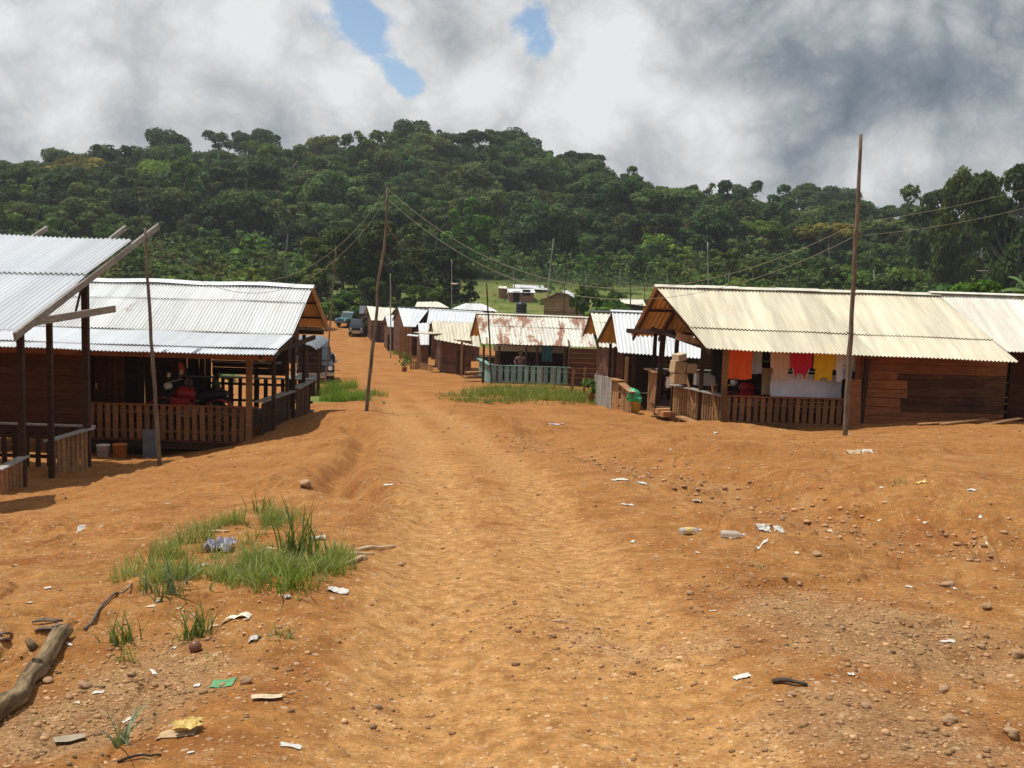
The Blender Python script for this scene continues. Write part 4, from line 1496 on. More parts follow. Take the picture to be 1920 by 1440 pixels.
# ------------------------------------------------------------------ small shelter beside the left house, grey rounded cover
def grey_stall():
    D = 40.0
    c = on_col(580, D)
    t = thing('market_stall', 'stall with a grey rounded cover behind the left house', 'stall', c)
    mb = MB()
    L, R_ = at(545, 632, 41.0), at(612, 634, 41.0)
    vs, fs = [], []
    n = 12
    for j in range(5):
        y = 41.6 - j * .65
        for i in range(n + 1):
            u = i / n
            x = L.x + (R_.x - L.x) * u
            z = L.z + .0 + .06 * math.sin(u * math.pi * .8) - .16 * (max(0, u - .74) / .26) ** 2 - j * .045
            vs.append((x, y, z))
    for j in range(4):
        for i in range(n):
            a = j * (n + 1) + i
            fs.append((a, a + n + 1, a + n + 2, a + 1))
    mb.add(vs, fs, 0, .5)
    mb.add([(x, y, z - .03) for x, y, z in vs], [f[::-1] for f in fs], 0, .3)
    mb.build('cover', MT['grey_sheet'], t, smooth=True)
    for px in (548, 576, 597):
        for D2 in (39.1, 41.4):
            p = at(px, 690, D2)
            post(t, p, tz(p.x, p.y) - .1, L.z - .25, .1)
    mb = MB()
    a, b = at(541, 706, 39.6), at(598, 708, 39.6)
    mb.beam(a, b, 1.6, .05, 0, .5)
    mb.build('counter', MT['wood_grey'], t)
    mb = MB()
    boards_v(mb, (a.x, 39.0, 0), (b.x, 39.0, 0), tz(a.x, 39), a.z - .05, .2, .03)
    mb.build('panel', MT['wood_dark'], t)
    mb = MB()
    boards_h(mb, (a.x, 41.3, 0), (b.x - .2, 41.3, 0), tz(a.x, 41) + .9, a.z + 1.3, .2, .03)
    mb.build('panel', MT['wood_dark'], t)


grey_stall()


# ------------------------------------------------------------------ poles and wires
def pole(pts, r0, r1, mat, label, group='bare wooden poles along the street', name='wooden_pole', knots=True, seed=0):
    rr = random.Random(seed)
    mb = MB()
    n = 16
    P, R_ = [], []
    pts = [Vector(p) for p in pts]
    L = [0]
    for a, b in zip(pts[:-1], pts[1:]):
        L.append(L[-1] + (b - a).length)
    for i in range(n + 1):
        s = L[-1] * i / n
        k = max(j for j in range(len(L)) if L[j] <= s + 1e-6)
        k = min(k, len(pts) - 2)
        u = (s - L[k]) / (L[k + 1] - L[k])
        p = pts[k].lerp(pts[k + 1], u)
        j = r0 * .22
        if 0 < i < n:
            p = p + Vector((rr.uniform(-j, j), rr.uniform(-j, j), 0))
        P.append(p)
        R_.append((r0 + (r1 - r0) * i / n) * rr.uniform(.92, 1.08))
    mb.tube(P, R_, 9, 0, .5)
    if knots:
        for _ in range(5):
            i = rr.randrange(3, n - 1)
            an = rr.uniform(0, 6.28)
            d = Vector((math.cos(an), math.sin(an), .6))
            mb.tube([P[i], P[i] + d * R_[i] * rr.uniform(1.4, 2.2)], [R_[i] * .3, R_[i] * .18], 5, 0, .4)
    o = mb.build(name, MT[mat], None, smooth=True)
    recenter(o, pts[0])
    tag(o, label, 'pole', group)
    return P


gC = ground_at(685, 771)
DC = gC.y
PC = pole([gC - Vector((0, 0, .3)), at(693, 700, DC), at(706, 600, DC), at(708, 530, DC + .05), at(721, 470, DC + .1), at(727, 350, DC + .1)], .050, .028, 'pole',
          'tall crooked wooden pole with wires at its top, beside the road in the middle', seed=1)
gR = ground_at(1583, 816)
DR = min(gR.y, 25.2)
gR = on_col(1583, DR)
PR = pole([gR - Vector((0, 0, .3)), at(1590, 720, DR), at(1594, 640, DR), at(1601, 520, DR), at(1607, 400, DR), at(1614, 252, DR)], .052, .031, 'pole',
          'tall bare pole standing before the washing porch on the right', seed=2)
DL = 20.0
gL = on_col(302, DL)
PL = pole([gL - Vector((0, 0, .3)), at(298, 850, DL), at(288, 700, DL), at(281, 600, DL), at(276, 500, DL), at(272, 428, DL)], .042, .024, 'pole',
          'slim leaning pole between the open shelter and the left house porch', seed=3)


def thin_pole(px0, py0, px1, py1, D, r, mat, label, seed, extra=None):
    g = on_col(px0, D)
    top = at(px1, py1, D)
    pole([g - Vector((0, 0, .3)), g.lerp(top, .5) + Vector((.02, 0, 0)), top], r, r * .6, mat, label, seed=seed, knots=False)
    return top


T1 = thin_pole(609, 712, 630, 462, 50, .045, 'pole', 'thin reddish pole rising behind the left house gable', 4)
T2 = thin_pole(732, 653, 732, 513, 86, .055, 'pole_pale', 'pale thin pole before the grey roofs, right of the crooked pole', 5)
T3 = thin_pole(846, 580, 847, 487, 112, .05, 'pole_pale', 'pale antenna pole above the grey roofs', 6)
T4 = thin_pole(922, 727, 912, 530, 54, .055, 'pole_dark', 'black thin pole at the corner of the teal porch rail', 7)
T5 = thin_pole(1022, 560, 1038, 447, 150, .09, 'pole_pale', 'pale slanting pole left of the boarded cabin', 8)
T6 = thin_pole(1056, 600, 1063, 402, 132, .06, 'pole_dark', 'very tall thin pole before the boarded cabin', 9)
T7 = thin_pole(1183, 580, 1182, 516, 112, .08, 'pole_dark', 'short thin pole beside the pale roofed house in the clearing', 10)
T8 = thin_pole(1328, 570, 1327, 455, 120, .08, 'pole_pale', 'thin grey pole in the clearing behind the cream porch roof', 11)
T9 = thin_pole(1209, 560, 1208, 520, 150, .08, 'pole_dark', 'small thin stake in the far clearing above the white roof', 12)
# antenna on the pole above the grey roofs
o = MB().lathe([(.02, -.1), (.25, -.05), (.42, .06), (.40, .08), (.2, .0)], T3 + Vector((.35, -.1, -2.5)), 12).build('dish_antenna', MT['white_plastic'])
recenter(o, T3 + Vector((.35, -.1, -2.5)))
tag(o, 'small white dish antenna high on the pale pole above the roofs', 'antenna')


def wire(a, b, sag, label, r=.012, n=28):
    mb = MB()
    pts = []
    for i in range(n + 1):
        u = i / n
        p = Vector(a).lerp(Vector(b), u)
        p.z -= sag * 4 * u * (1 - u)
        pts.append(p)
    mb.tube(pts, r, 4, 0, .5, cap=False)
    o = mb.build('overhead_wire', MT['wire'])
    recenter(o, pts[0])
    tag(o, label, 'wire', 'slack overhead wires between the poles')


topC, topC2 = at(727, 354, DC + .1), at(726, 372, DC + .1)
R1, R2 = at(1606, 418, DR), at(1605, 442, DR)
wire(topC, R1, 1.75, 'upper slack wire from the crooked pole to the tall right pole', .0048)
wire(topC2, R2, 1.75, 'lower slack wire from the crooked pole to the tall right pole', .0048)
E1, E2 = at(2300, 225, 20), at(2300, 250, 20)
wire(R1, E1, .25, 'upper wire running off to the right from the tall right pole', .0034)
wire(R2, E2, .35, 'lower wire running off to the right from the tall right pole', .0034)
wire(topC, at(274, 445, DL), 1.45, 'upper slack wire from the crooked pole to the leaning left pole', .0048)
wire(topC2, at(275, 462, DL), 1.5, 'lower slack wire from the crooked pole to the leaning left pole', .0048)
wire(at(724, 420, DC), T3 + Vector((0, 0, -2.6)), .9, 'long thin wire from the crooked pole to the antenna pole', .008)
wire(T6 + Vector((0, 0, -6)), T5 + Vector((0, 0, -4)), .6, 'short wire between the two thin poles by the cabin', .012)


# ------------------------------------------------------------------ trees
def crown_cards(r, lobes, n, size, up=.35, tone_l=.35, droop=0.0, fill=.25):
    """leaf clumps on the shells of ellipsoid lobes: returns verts, quads, tones"""
    lob = np.array(lobes)          # cx,cy,cz, rx,ry,rz
    wgt = (lob[:, 3] * lob[:, 4]) ** 1.0
    idx = r.choice(len(lob), n, p=wgt / wgt.sum())
    d = r.normal(size=(n, 3))
    d /= np.linalg.norm(d, axis=1, keepdims=True)
    flip = (d[:, 2] < -.35) & (r.random(n) < .75)
    d[flip, 2] *= -1
    rad = np.where(r.random(n) < fill, r.uniform(.45, .9, n), r.uniform(.86, 1.1, n))
    pos = lob[idx, :3] + d * lob[idx, 3:6] * rad[:, None]
    nor = d + np.array([0, 0, up]) + r.normal(size=(n, 3)) * .55
    nor /= np.linalg.norm(nor, axis=1, keepdims=True)
    t1 = np.cross(nor, r.normal(size=(n, 3)))
    t1 /= np.linalg.norm(t1, axis=1, keepdims=True)
    t2 = np.cross(nor, t1)
    s = size * r.uniform(.55, 1.35, n)[:, None]
    asp = r.uniform(.45, .85, n)[:, None]
    bend = nor * s * r.uniform(-.3, .1, n)[:, None]
    v = np.stack([pos - t1 * s + bend, pos - t2 * s * asp + t1 * s * r.uniform(-.4, .4, n)[:, None], pos + t1 * s + bend, pos + t2 * s * asp + t1 * s * r.uniform(-.4, .4, n)[:, None]], 1)
    v[:, :, 2] -= droop * s
    lt = r.uniform(-tone_l, tone_l, len(lob))
    tone = np.clip(.45 + lt[idx] + r.normal(size=n) * .2, 0, 1)
    V = v.reshape(-1, 3)
    Fq = np.arange(n * 4).reshape(n, 4)
    return V, Fq, np.repeat(tone, 4)


def limb_mesh(r, H, lobes, r0, name, mat, z_fork=.5, crook=.04):
    mb = MB()
    fork = Vector((r.normal() * crook * H, r.normal() * crook * H, H * z_fork))
    mid = Vector((fork.x * .4 + r.normal() * crook * H * .3, fork.y * .4, H * z_fork * .5))
    mb.tube([(0, 0, -.8), (0, 0, .2), mid, fork], [r0 * 1.35, r0, r0 * .8, r0 * .62], 7)
    for l in lobes[:9]:
        c = Vector(l[:3])
        m = fork.lerp(c, .5) + Vector((r.normal() * .03 * H, r.normal() * .03 * H, -.02 * H))
        mb.tube([fork - Vector((0, 0, .3)), m, c], [r0 * .42, r0 * .26, r0 * .1], 5)
    o = mb.build(name, mat, None, smooth=True)
    me = o.data
    bpy.data.objects.remove(o)
    return me


def tree_proto(seed, kind):
    """returns (crown verts, quads, tones, crown mesh, trunk mesh); height about 1 unit = metres given by kind"""
    r = np.random.default_rng(seed)
    lobes = []
    if kind == 'round':
        H, W, n, cs = 15.0, 6.4, 6800, .37
        for i in range(26):
            a, q = r.uniform(0, 6.28), r.uniform(.0, .95) ** .6
            z = H * (.32 + .56 * r.uniform(0, 1) * math.sqrt(max(0, 1 - .7 * q * q)))
            s = W * r.uniform(.20, .40)
            lobes.append((math.cos(a) * W * q, math.sin(a) * W * q, z, s, s, s * r.uniform(.65, .9)))
        lobes.append((0, 0, H * .6, W * .6, W * .6, H * .27))
    elif kind == 'umbrella':
        H, W, n, cs = 16.5, 7.6, 5200, .36
        for i in range(24):
            a, q = r.uniform(0, 6.28), r.uniform(.0, 1.0) ** .6
            s = W * r.uniform(.16, .30)
            lobes.append((math.cos(a) * W * q, math.sin(a) * W * q, H * r.uniform(.80, .93) - q * q * 1.8, s, s, s * .55))
    elif kind == 'tall':
        H, W, n, cs = 18.0, 4.8, 5800, .37
        for i in range(24):
            a, q = r.uniform(0, 6.28), r.uniform(.0, .9) ** .7
            z = H * r.uniform(.22, .92)
            s = W * r.uniform(.26, .5) * (1.1 - .4 * z / H)
            lobes.append((math.cos(a) * W * q, math.sin(a) * W * q, z, s, s, s * .85))
    elif kind == 'loose':
        H, W, n, cs = 14.0, 5.2, 3200, .35
        for i in range(20):
            a, q = r.uniform(0, 6.28), r.uniform(.1, 1.0)
            s = W * r.uniform(.18, .34)
            lobes.append((math.cos(a) * W * q, math.sin(a) * W * q, H * r.uniform(.35, .93), s, s, s * .7))
    elif kind == 'cecropia':
        H, W, n, cs = 9.5, 2.6, 520, .5
        for i in range(9):
            a, q = r.uniform(0, 6.28), r.uniform(.1, 1.0)
            s = r.uniform(.55, .95)
            lobes.append((math.cos(a) * W * q, math.sin(a) * W * q, H * r.uniform(.66, .98), s, s, s * .45))
    elif kind == 'vine':
        H, W, n, cs = 12.0, 3.6, 3800, .34
        for i in range(18):
            a, q = r.uniform(0, 6.28), r.uniform(.0, .6)
            z = H * r.uniform(.12, .9)
            s = W * r.uniform(.4, .62) * (1.15 - .5 * z / H)
            lobes.append((math.cos(a) * W * q, math.sin(a) * W * q, z, s, s, s * 1.15))
    elif kind == 'bush':
        H, W, n, cs = 3.2, 2.3, 950, .27
        for i in range(8):
            a, q = r.uniform(0, 6.28), r.uniform(.0, 1.0)
            s = W * r.uniform(.35, .55)
            lobes.append((math.cos(a) * W * q, math.sin(a) * W * q, H * r.uniform(.25, .7), s, s, s * .75))
    elif kind == 'village':
        H, W, n, cs = 15.0, 5.4, 9500, .30
        for i in range(44):
            a, q = r.uniform(0, 6.28), r.uniform(.0, .98) ** .6
            z = H * r.uniform(.2, .9) - q * 1.2
            s = W * r.uniform(.15, .36)
            lobes.append((math.cos(a) * W * q, math.sin(a) * W * q, max(z, 2.2), s, s, s * .78))
    V, Fq, T = crown_cards(r, lobes, n, cs, fill=.2 if kind != 'loose' else .5)
    return dict(V=V, F=Fq, T=T, H=H, W=W, lobes=lobes, r=r, kind=kind)


PROTO = {}
for kind, seeds in (('round', (1, 2, 3, 4)), ('umbrella', (5, 6)), ('tall', (7, 8)), ('loose', (9, 10)), ('cecropia', (11, 12, 13)), ('vine', (14, 15)), ('bush', (16, 17, 18)), ('village', (19, 20, 21))):
    PROTO[kind] = []
    for s in seeds:
        p = tree_proto(s, kind)
        lm = MT['leaf_near'] if kind in ('village', 'bush') else MT['leaf_forest']
        p['crown'] = np_mesh('crown', p['V'], p['F'], lm, tone=p['T'])
        pale = kind in ('cecropia', 'loose')
        rad = {'cecropia': .11, 'bush': .06, 'village': .34}.get(kind, .26)
        p['trunk'] = limb_mesh(p['r'], p['H'], p['lobes'], rad, 'trunk', MT['bark_pale'] if pale else MT['bark'], {'umbrella': .72, 'cecropia': .7, 'bush': .2, 'village': .35}.get(kind, .5))
        PROTO[kind].append(p)


def plant_tree(kind, i, loc, sc, rz, color, label, group, name='rainforest_tree', cat='tree', sz=1.0):
    p = PROTO[kind][i % len(PROTO[kind])]
    t = thing(name, label, cat, loc, group)
    t.rotation_euler = (0, 0, rz)
    t.scale = (sc, sc, sc * sz)
    for nm, me in (('crown', p['crown']), ('trunk', p['trunk'])):
        o = bpy.data.objects.new(nm, me)
        COL.objects.link(o)
        o.parent = t
        o.color = (*color, 1)
    return t


def forest():
    r = np.random.default_rng(99)
    trees = []
    R0 = 186.0
    row = 0
    while R0 < 350:
        da = 6.2 / R0
        a = -.60 + r.uniform(0, da)
        while a < .60:
            rad = R0 + r.uniform(-4.5, 4.5)
            aa = a + r.uniform(-.35, .35) * da
            x, y = rad * math.sin(aa), rad * math.cos(aa)
            trees.append((x, y))
            a += da
        R0 += 6.8
        row += 1
    trees = np.array(trees)
    Z = terrain(trees[:, 0], trees[:, 1])
    rec = []
    for (x, y), z in zip(trees, Z):
        rad = math.hypot(x, y)
        px = 960 + F * x / y
        u = r.random()
        big = fbm(np.array([x]), np.array([y]), 55.0, 2, 5)[0]
        if rad < 199 and 880 < px < 1260:
            continue
        if rad < 199 and px < 620:
            kind = 'cecropia' if u < .5 else ('vine' if u < .75 else 'loose')
        elif rad < 214:
            kind = 'vine' if u < .3 else ('loose' if u < .6 else 'cecropia')
        elif rad > 325:
            kind = 'round' if u < .88 else 'loose'
        else:
            kind = 'round' if u < .55 else ('tall' if u < .72 else ('vine' if u < .82 else ('loose' if u < .92 else 'umbrella')))
        c = r.random()
        if kind == 'cecropia':
            col, cn = (1.9, 1.75, 1.5), 'pale green'
        elif c < .022:
            col, cn = (2.5, 1.35, .75), 'rusty brown'
        elif c < .085:
            col, cn = (2.0, 2.0, .85), 'yellow green'
        elif c < .34:
            col, cn = (1.45, 1.15, 1.1), 'olive green'
        elif c < .62:
            col, cn = (.85, .95, .95), 'dark green'
        else:
            col, cn = (1.15, 1.2, 1.0), 'mid green'
        v = r.uniform(.8, 1.2) * (1.15 if rad < 215 else 1.0)
        if rad < 218 and kind != 'cecropia':
            v *= 1.35
        v *= r.choice([.62, .85, 1.0, 1.15, 1.4])
        v = min(v, 1.3)
        col = tuple(q * v for q in col)
        sc = r.choice([.46, .54, .62, .7, .8, 1.0]) * r.uniform(.9, 1.1) * (.62 + .38 * float(sstep(np.array(rad), 196, 226))) * {'cecropia': 1.0}.get(kind, 1.0)
        if kind == 'umbrella':
            sc = max(sc, .72)
        if rad > 318:
            sc = min(max(sc, .66), .86)
        rec.append((rad, x, y, z, kind, col, cn, sc, r.uniform(0, 6.28), r.integers(0, 9), px))
    # apparent size decides who is built one by one
    vis = [q for q in rec if -150 < q[10] < 2070]
    vis.sort(key=lambda q: q[0] / (q[7] * {'bush': 3, 'cecropia': 7}.get(q[4], 13)))
    ind = set(id(q) for q in vis[:262])
    rest = [q for q in rec if id(q) not in ind]
    for q in rec:
        if id(q) not in ind:
            continue
        rad, x, y, z, kind, col, cn, sc, rz, i, px = q
        shape = {'round': 'round crowned', 'umbrella': 'flat topped', 'tall': 'tall crowned', 'loose': 'thin crowned', 'vine': 'vine hung', 'cecropia': 'slender open crowned'}[kind]
        side = 'left' if px < 560 else ('middle' if px < 1280 else 'right')
        where = 'at the foot of' if rad < 212 else ('low on' if rad < 245 else ('high on' if rad < 310 else 'along the crest of'))
        lab = '%s %s tree %s the %s part of the hill' % (cn, shape, where, side)
        plant_tree(kind, int(i), (x, y, z - .3), sc, rz, col, lab, '%s trees %s the hill, %s stretch' % (cn + ' ' + shape, where, side))
    # the rest of the wood reads as one mass
    VV, FF, TT, CC = [], [], [], []
    off = 0
    for rad, x, y, z, kind, col, cn, sc, rz, i, px in rest:
        p = PROTO[kind][int(i) % len(PROTO[kind])]
        ca, sa = math.cos(rz), math.sin(rz)
        m = np.array([[ca, -sa, 0], [sa, ca, 0], [0, 0, 1]]) * sc
        nq = int(len(p['F']) * .36)
        src = p['V'][:nq * 4].reshape(nq, 4, 3)
        mid = src.mean(1, keepdims=True)
        v = ((mid + (src - mid) * 1.35).reshape(-1, 3)) @ m.T + np.array([x, y, z - .3])
        VV.append(v)
        FF.append(np.arange(nq * 4).reshape(nq, 4) + off)
        TT.append(p['T'][:nq * 4])
        CC.append(np.tile(np.array([*col, 1.0]), (len(v), 1)))
        off += len(v)
    # undergrowth carpet between the trunks
    n = 90000
    a = r.uniform(-.58, .58, n)
    rad = np.sqrt(r.uniform(112 ** 2, 345 ** 2, n))
    x, y = rad * np.sin(a), rad * np.cos(a)
    keep = ((rad > 186) | (fbm(x, y, 9, 3, 3) > .06 - .25 * sstep(rad, 150, 184))) & ((rad > 150) | (np.abs(road_off(x, y)) > 14)) & ~((np.abs(x - 6.5) < 7) & (np.abs(y - 150) < 18)) & ~((x / y > -.045) & (x / y < .03) & (rad < 190) & (r.random(n) < .85))
    x, y, rad = x[keep], y[keep], rad[keep]
    n = len(x)
    z = terrain(x, y)
    pos = np.stack([x, y, z + r.uniform(.2, 2.6, n) * np.clip((rad - 150) / 40, .35, 1.3)], -1)
    nor = r.normal(size=(n, 3)) * .6 + np.array([0, -.4, .8])
    nor /= np.linalg.norm(nor, axis=1, keepdims=True)
    t1 = np.cross(nor, r.normal(size=(n, 3)))
    t1 /= np.linalg.norm(t1, axis=1, keepdims=True)
    t2 = np.cross(nor, t1)
    s = (r.uniform(.14, .36, n) * (1 + 1.0 * (rad > 200)))[:, None]
    v = np.stack([pos - t1 * s, pos - t2 * s * .6, pos + t1 * s, pos + t2 * s * .6], 1).reshape(-1, 3)
    VV.append(v)
    FF.append(np.arange(n * 4).reshape(n, 4) + off)
    TT.append(np.repeat(r.uniform(.1, .9, n), 4))
    cc = np.array([1.5, 1.55, 1.0, 1.0]) * r.uniform(.6, 1.2, (n, 1))
    cc[:, 3] = 1
    CC.append(np.repeat(cc, 4, axis=0))
    me = np_mesh('forest', np.concatenate(VV), np.concatenate(FF), MT['leaf_forest_mass'], tone=np.concatenate(TT), attrs={'tint': np.concatenate(CC)})
    o = bpy.data.objects.new('forest', me)
    COL.objects.link(o)
    o['kind'] = 'stuff'
    o['label'] = 'dense dark rainforest covering the hill behind the village'
    print('forest', len(rec), 'individual', len(ind))


forest()

# skyline trees that stand out
for k, (px, D, kind, i, top, col, lab) in enumerate((
        (765, 338, 'round', 1, 214, (1.15, 1.2, 1.0), 'broad domed tree forming the highest point of the hill crest'),
        (960, 336, 'round', 2, 225, (.85, .95, .9), 'dark round tree standing up alone right of the hill top'),
        (312, 330, 'round', 3, 236, (.8, .9, .9), 'big dark tree standing above the left part of the crest'),
        (203, 332, 'round', 2, 256, (.8, .9, .9), 'dark rounded tree on the far left of the crest'),
        (412, 334, 'loose', 1, 240, (1.0, 1.0, .95), 'thin leaved small tree against the sky left of the hill top'),
        (487, 332, 'round', 3, 236, (.9, 1.0, .9), 'dark full crowned tree on the crest, left of the hill top'),
        (605, 334, 'round', 0, 241, (2.1, 1.35, .75), 'rusty topped tree on the crest between left and highest trees'),
        (1578, 336, 'round', 1, 336, (.9, 1.0, .95), 'dark tree on the low right crest just left of the tall pole'),
        (1524, 336, 'umbrella', 0, 340, (.95, 1.0, .95), 'flat tree against the grey cloud on the right crest'),
        (1388, 330, 'loose', 1, 335, (1.1, 1.1, 1.0), 'loose small tree on the falling right shoulder of the hill'))):
    p = PROTO[kind][i % len(PROTO[kind])]
    x = at(px, 400, D).x
    z = tz(x, D)
    zt = at(px, top, D).z
    sc = max(.6, (zt - z) / p['H'] / .98)
    wsc = min(sc, 1.25)
    plant_tree(kind, i, (x, D, z - .3), wsc, k * 1.3, col, lab, None, sz=sc / wsc)


def village_trees():
    # big dark trees at the end of the street
    for k, (px, D, top, base, w, i, col, lab) in enumerate((
            (640, 152, 408, 600, 185, 0, (1.15, .95, .50), 'tall brownish green tree at the end of the street, left of the crooked pole'),
            (748, 156, 400, 590, 205, 1, (.85, .75, .42), 'large dark tree behind the crooked pole at the end of the street'),
            (842, 150, 448, 585, 130, 2, (.40, .46, .34), 'very dark tree above the grey roofs, right of the crooked pole'),
            (585, 160, 480, 590, 95, 1, (1.6, 1.6, .9), 'yellowish tree beside the left house gable'),
            (695, 140, 510, 590, 90, 2, (.75, .8, .6), 'lower dark tree filling the end of the street'),
            (788, 140, 520, 585, 90, 0, (1.1, 1.3, .7), 'low bright green tree behind the grey roofs'),
            (645, 138, 535, 600, 70, 2, (1.1, 1.6, .6), 'small fresh green tree behind the far jeep'),
            (1885, 140, 258, 560, 190, 0, (.6, .7, .6), 'huge dark tree at the right edge of the view'),
            (1795, 155, 300, 560, 120, 1, (1.1, .95, .8), 'tall brownish tree near the right edge with a bare neighbour'))):
        p = PROTO['village'][i]
        g = on_col(px, D)
        zt = at(px, top, D).z
        sz = (zt - g.z) / (p['H'] * .99)
        sx = w / F * D / (p['W'] * 2.5)
        plant_tree('village', i, g - Vector((0, 0, .4)), sx, k * .9, col, lab, None, 'broadleaf_tree', 'tree', sz=sz / sx)
    # trees with pale stems
    for k, (px, D, top, kind, col, lab) in enumerate((
            (874, 196, 362, 'tall', (1.5, 1.9, .8), 'tree with a bare pale trunk and bright crown behind the dark trees'),
            (1830, 170, 305, 'loose', (1.5, 1.3, 1.3), 'half bare pale branched tree against the sky on the right'),
            (1745, 185, 335, 'loose', (1.2, 1.1, 1.0), 'thin grey leaved tree left of the brownish tall tree'),
            (965, 178, 470, 'loose', (1.5, 1.5, 1.2), 'grey green spreading tree above the far low house'))):
        p = PROTO[kind][k % len(PROTO[kind])]
        g = on_col(px, D)
        zt = at(px, top, D).z
        sc = (zt - g.z) / p['H']
        wsc = min(sc, 1.0)
        plant_tree(kind, k, g - Vector((0, 0, .3)), wsc, k * 2.1, col, lab, None, 'pale_stemmed_tree', 'tree', sz=sc / wsc)
    # slender trees scattered in the clearing
    r = np.random.default_rng(5)
    spots = [(300, 178, 480), (345, 175, 455), (395, 172, 462), (420, 178, 478), (470, 170, 445), (490, 176, 462), (530, 174, 470), (560, 170, 476), (250, 180, 470), (440, 165, 488),
             (1360, 150, 468), (1410, 170, 480), (1250, 165, 490), (1480, 160, 486), (1540, 172, 478), (1640, 165, 482), (1100, 175, 478), (1160, 180, 470)]
    for k, (px, D, top) in enumerate(spots):
        g = on_col(px, D)
        zt = at(px, top, D).z
        p = PROTO['cecropia'][k % 3]
        sc = max(.5, (zt - g.z) / p['H'])
        col = (2.2, 2.1, 1.2) if px < 600 else (1.7, 1.7, 1.1)
        lab = 'slender pale stemmed young tree in the clearing above the left house' if px < 600 else 'slender pale young tree in the clearing above the right hand roofs'
        plant_tree('cecropia', k, g, min(sc, 1.1), k * 1.7, tuple(q * r.uniform(.85, 1.15) for q in col), lab,
                   'young trees in the clearing, left' if px < 600 else 'young trees in the clearing, right', 'young_tree', 'tree', sz=sc / min(sc, 1.1))
    # bushes
    zones = [((560, 900), (118, 150), 18, 'rounded green bush among the trees at the end of the street', 'bushes at the street end', .9),
             ((905, 1230), (118, 185), 34, 'rounded green bush on the grassy slope behind the far roofs', 'bushes on the middle slope', .8),
             ((1240, 1915), (75, 190), 170, 'leafy green bush behind the ridge of the right hand roofs', 'bushes behind the right roofs', 1.0),
             ((150, 600), (110, 180), 62, 'leafy green bush behind the ridge of the left house', 'bushes behind the left house', 1.0)]
    for (x0, x1), (d0, d1), n, lab, grp, sc in zones:
        for k in range(n):
            px, D = r.uniform(x0, x1), math.sqrt(r.uniform(d0 ** 2, d1 ** 2))
            if 930 < px < 1110 and D < 165 and abs(px - 1056) < 60:
                if D < 150:
                    continue
            if 885 < px < 1015 and 128 < D:
                continue
            g = on_col(px, D)
            c = r.choice(3)
            col = ((1.2, 1.4, .75), (.95, 1.05, .75), (1.6, 1.45, .85))[c]
            s = sc * r.uniform(.55, 1.35) * (1.25 if x0 in (1240, 150) else 1)
            if x0 == 905:
                s *= .62
            plant_tree('bush', int(r.integers(0, 9)), g - Vector((0, 0, .15)), s, r.uniform(0, 6.28), tuple(q * r.uniform(.8, 1.2) for q in col), lab, grp, 'green_bush', 'bush')
    for k, (px, D, s, col, lab) in enumerate(((1125, 100, 1.3, (1.4, 1.7, .7), 'bright leafy bush right of the boarded cabin'),
                                              (1150, 108, 1.5, (.9, 1.1, .6), 'taller dark bush right of the boarded cabin'))):
        plant_tree('bush', k, on_col(px, D), s, k, col, lab, None, 'green_bush', 'bush', sz=1.5 if k == 1 else 1.2)
    for k, (px, D, top, col, lab) in enumerate(((1730, 62, 522, (1.5, 1.6, .8), 'pale leaved climber thicket behind the right hand ridge'),
                                                (1822, 58, 508, (1.1, 1.5, .7), 'glossy round bush beside the banana plant'),
                                                (1590, 70, 528, (1.3, 1.25, .8), 'low olive thicket behind the tall right pole'),
                                                (1420, 74, 515, (1.5, 1.45, .9), 'yellowish green thicket behind the cream roof'))):
        g = on_col(px, D)
        p = PROTO['village'][k % 3]
        sz = (at(px, top, D).z - g.z) / p['H']
        plant_tree('village', k, g, .42, k * 1.4, col, lab, None, 'leafy_thicket', 'bush', sz=sz / .42)


village_trees()


# banana plant at the right edge
def frond(mb, base, dirv, L, wid, droop, r, n=14, tone=.6, split=True):
    base, dirv = Vector(base), Vector(dirv).normalized()
    side = dirv.cross(Vector((0, 0, 1))).normalized()
    pts = []
    for i in range(n + 1):
        u = i / n
        p = base + dirv * L * u + Vector((0, 0, -droop * u * u * L))
        pts.append(p)
    for i in range(n):
        u = (i + .5) / n
        w = wid * (math.sin(math.pi * min(1, .12 + u * .9)) ** .6)
        for sg in (-1, 1):
            a, b = pts[i], pts[i + 1]
            k = r.uniform(.84, .98) if split else 1
            b2 = a.lerp(b, k)
            fall = Vector((0, 0, -w * .35))
            fw = (b - a) * .5
            mb.add([a, b2, b2 + side * sg * w + fall + fw, a + side * sg * w + fall + fw], [(0, 1, 2, 3)], 0, tone + r.uniform(-.15, .2))
    mb.tube(pts, [.03 * (1 - .8 * i / n) for i in range(n + 1)], 5, 0, .9)


def banana():
    D = 44.0
    g = on_col(1925, D)
    t = thing('banana_plant', 'banana plant with torn leaves behind the roof at the right edge', 'plant', g)
    r = random.Random(8)
    top = at(1935, 552, D)
    MB().tube([g - Vector((0, 0, .2)), g.lerp(top, .5), top], [.2, .16, .1], 9).build('stem', MT['bark_pale'], t, smooth=True)
    for dx, dz, L, dr in ((-1, .55, 1.9, .42), (-1, .05, 1.8, .5), (-.5, 1.0, 1.9, .5), (.6, 1.1, 2.0, .5), (1, .4, 2, .5), (-.2, .8, 1.6, .8), (-.9, .25, 1.4, .5)):
        mb = MB()
        frond(mb, top, (dx, r.uniform(-.5, .3), dz), L, .30, dr, r)
        mb.build('leaf', MT['leaf_banana'], t)


MT['leaf_banana'] = mat_leaf('banana_leaf', (.05, .13, .03), (.17, .28, .09), trans=.35)
banana()


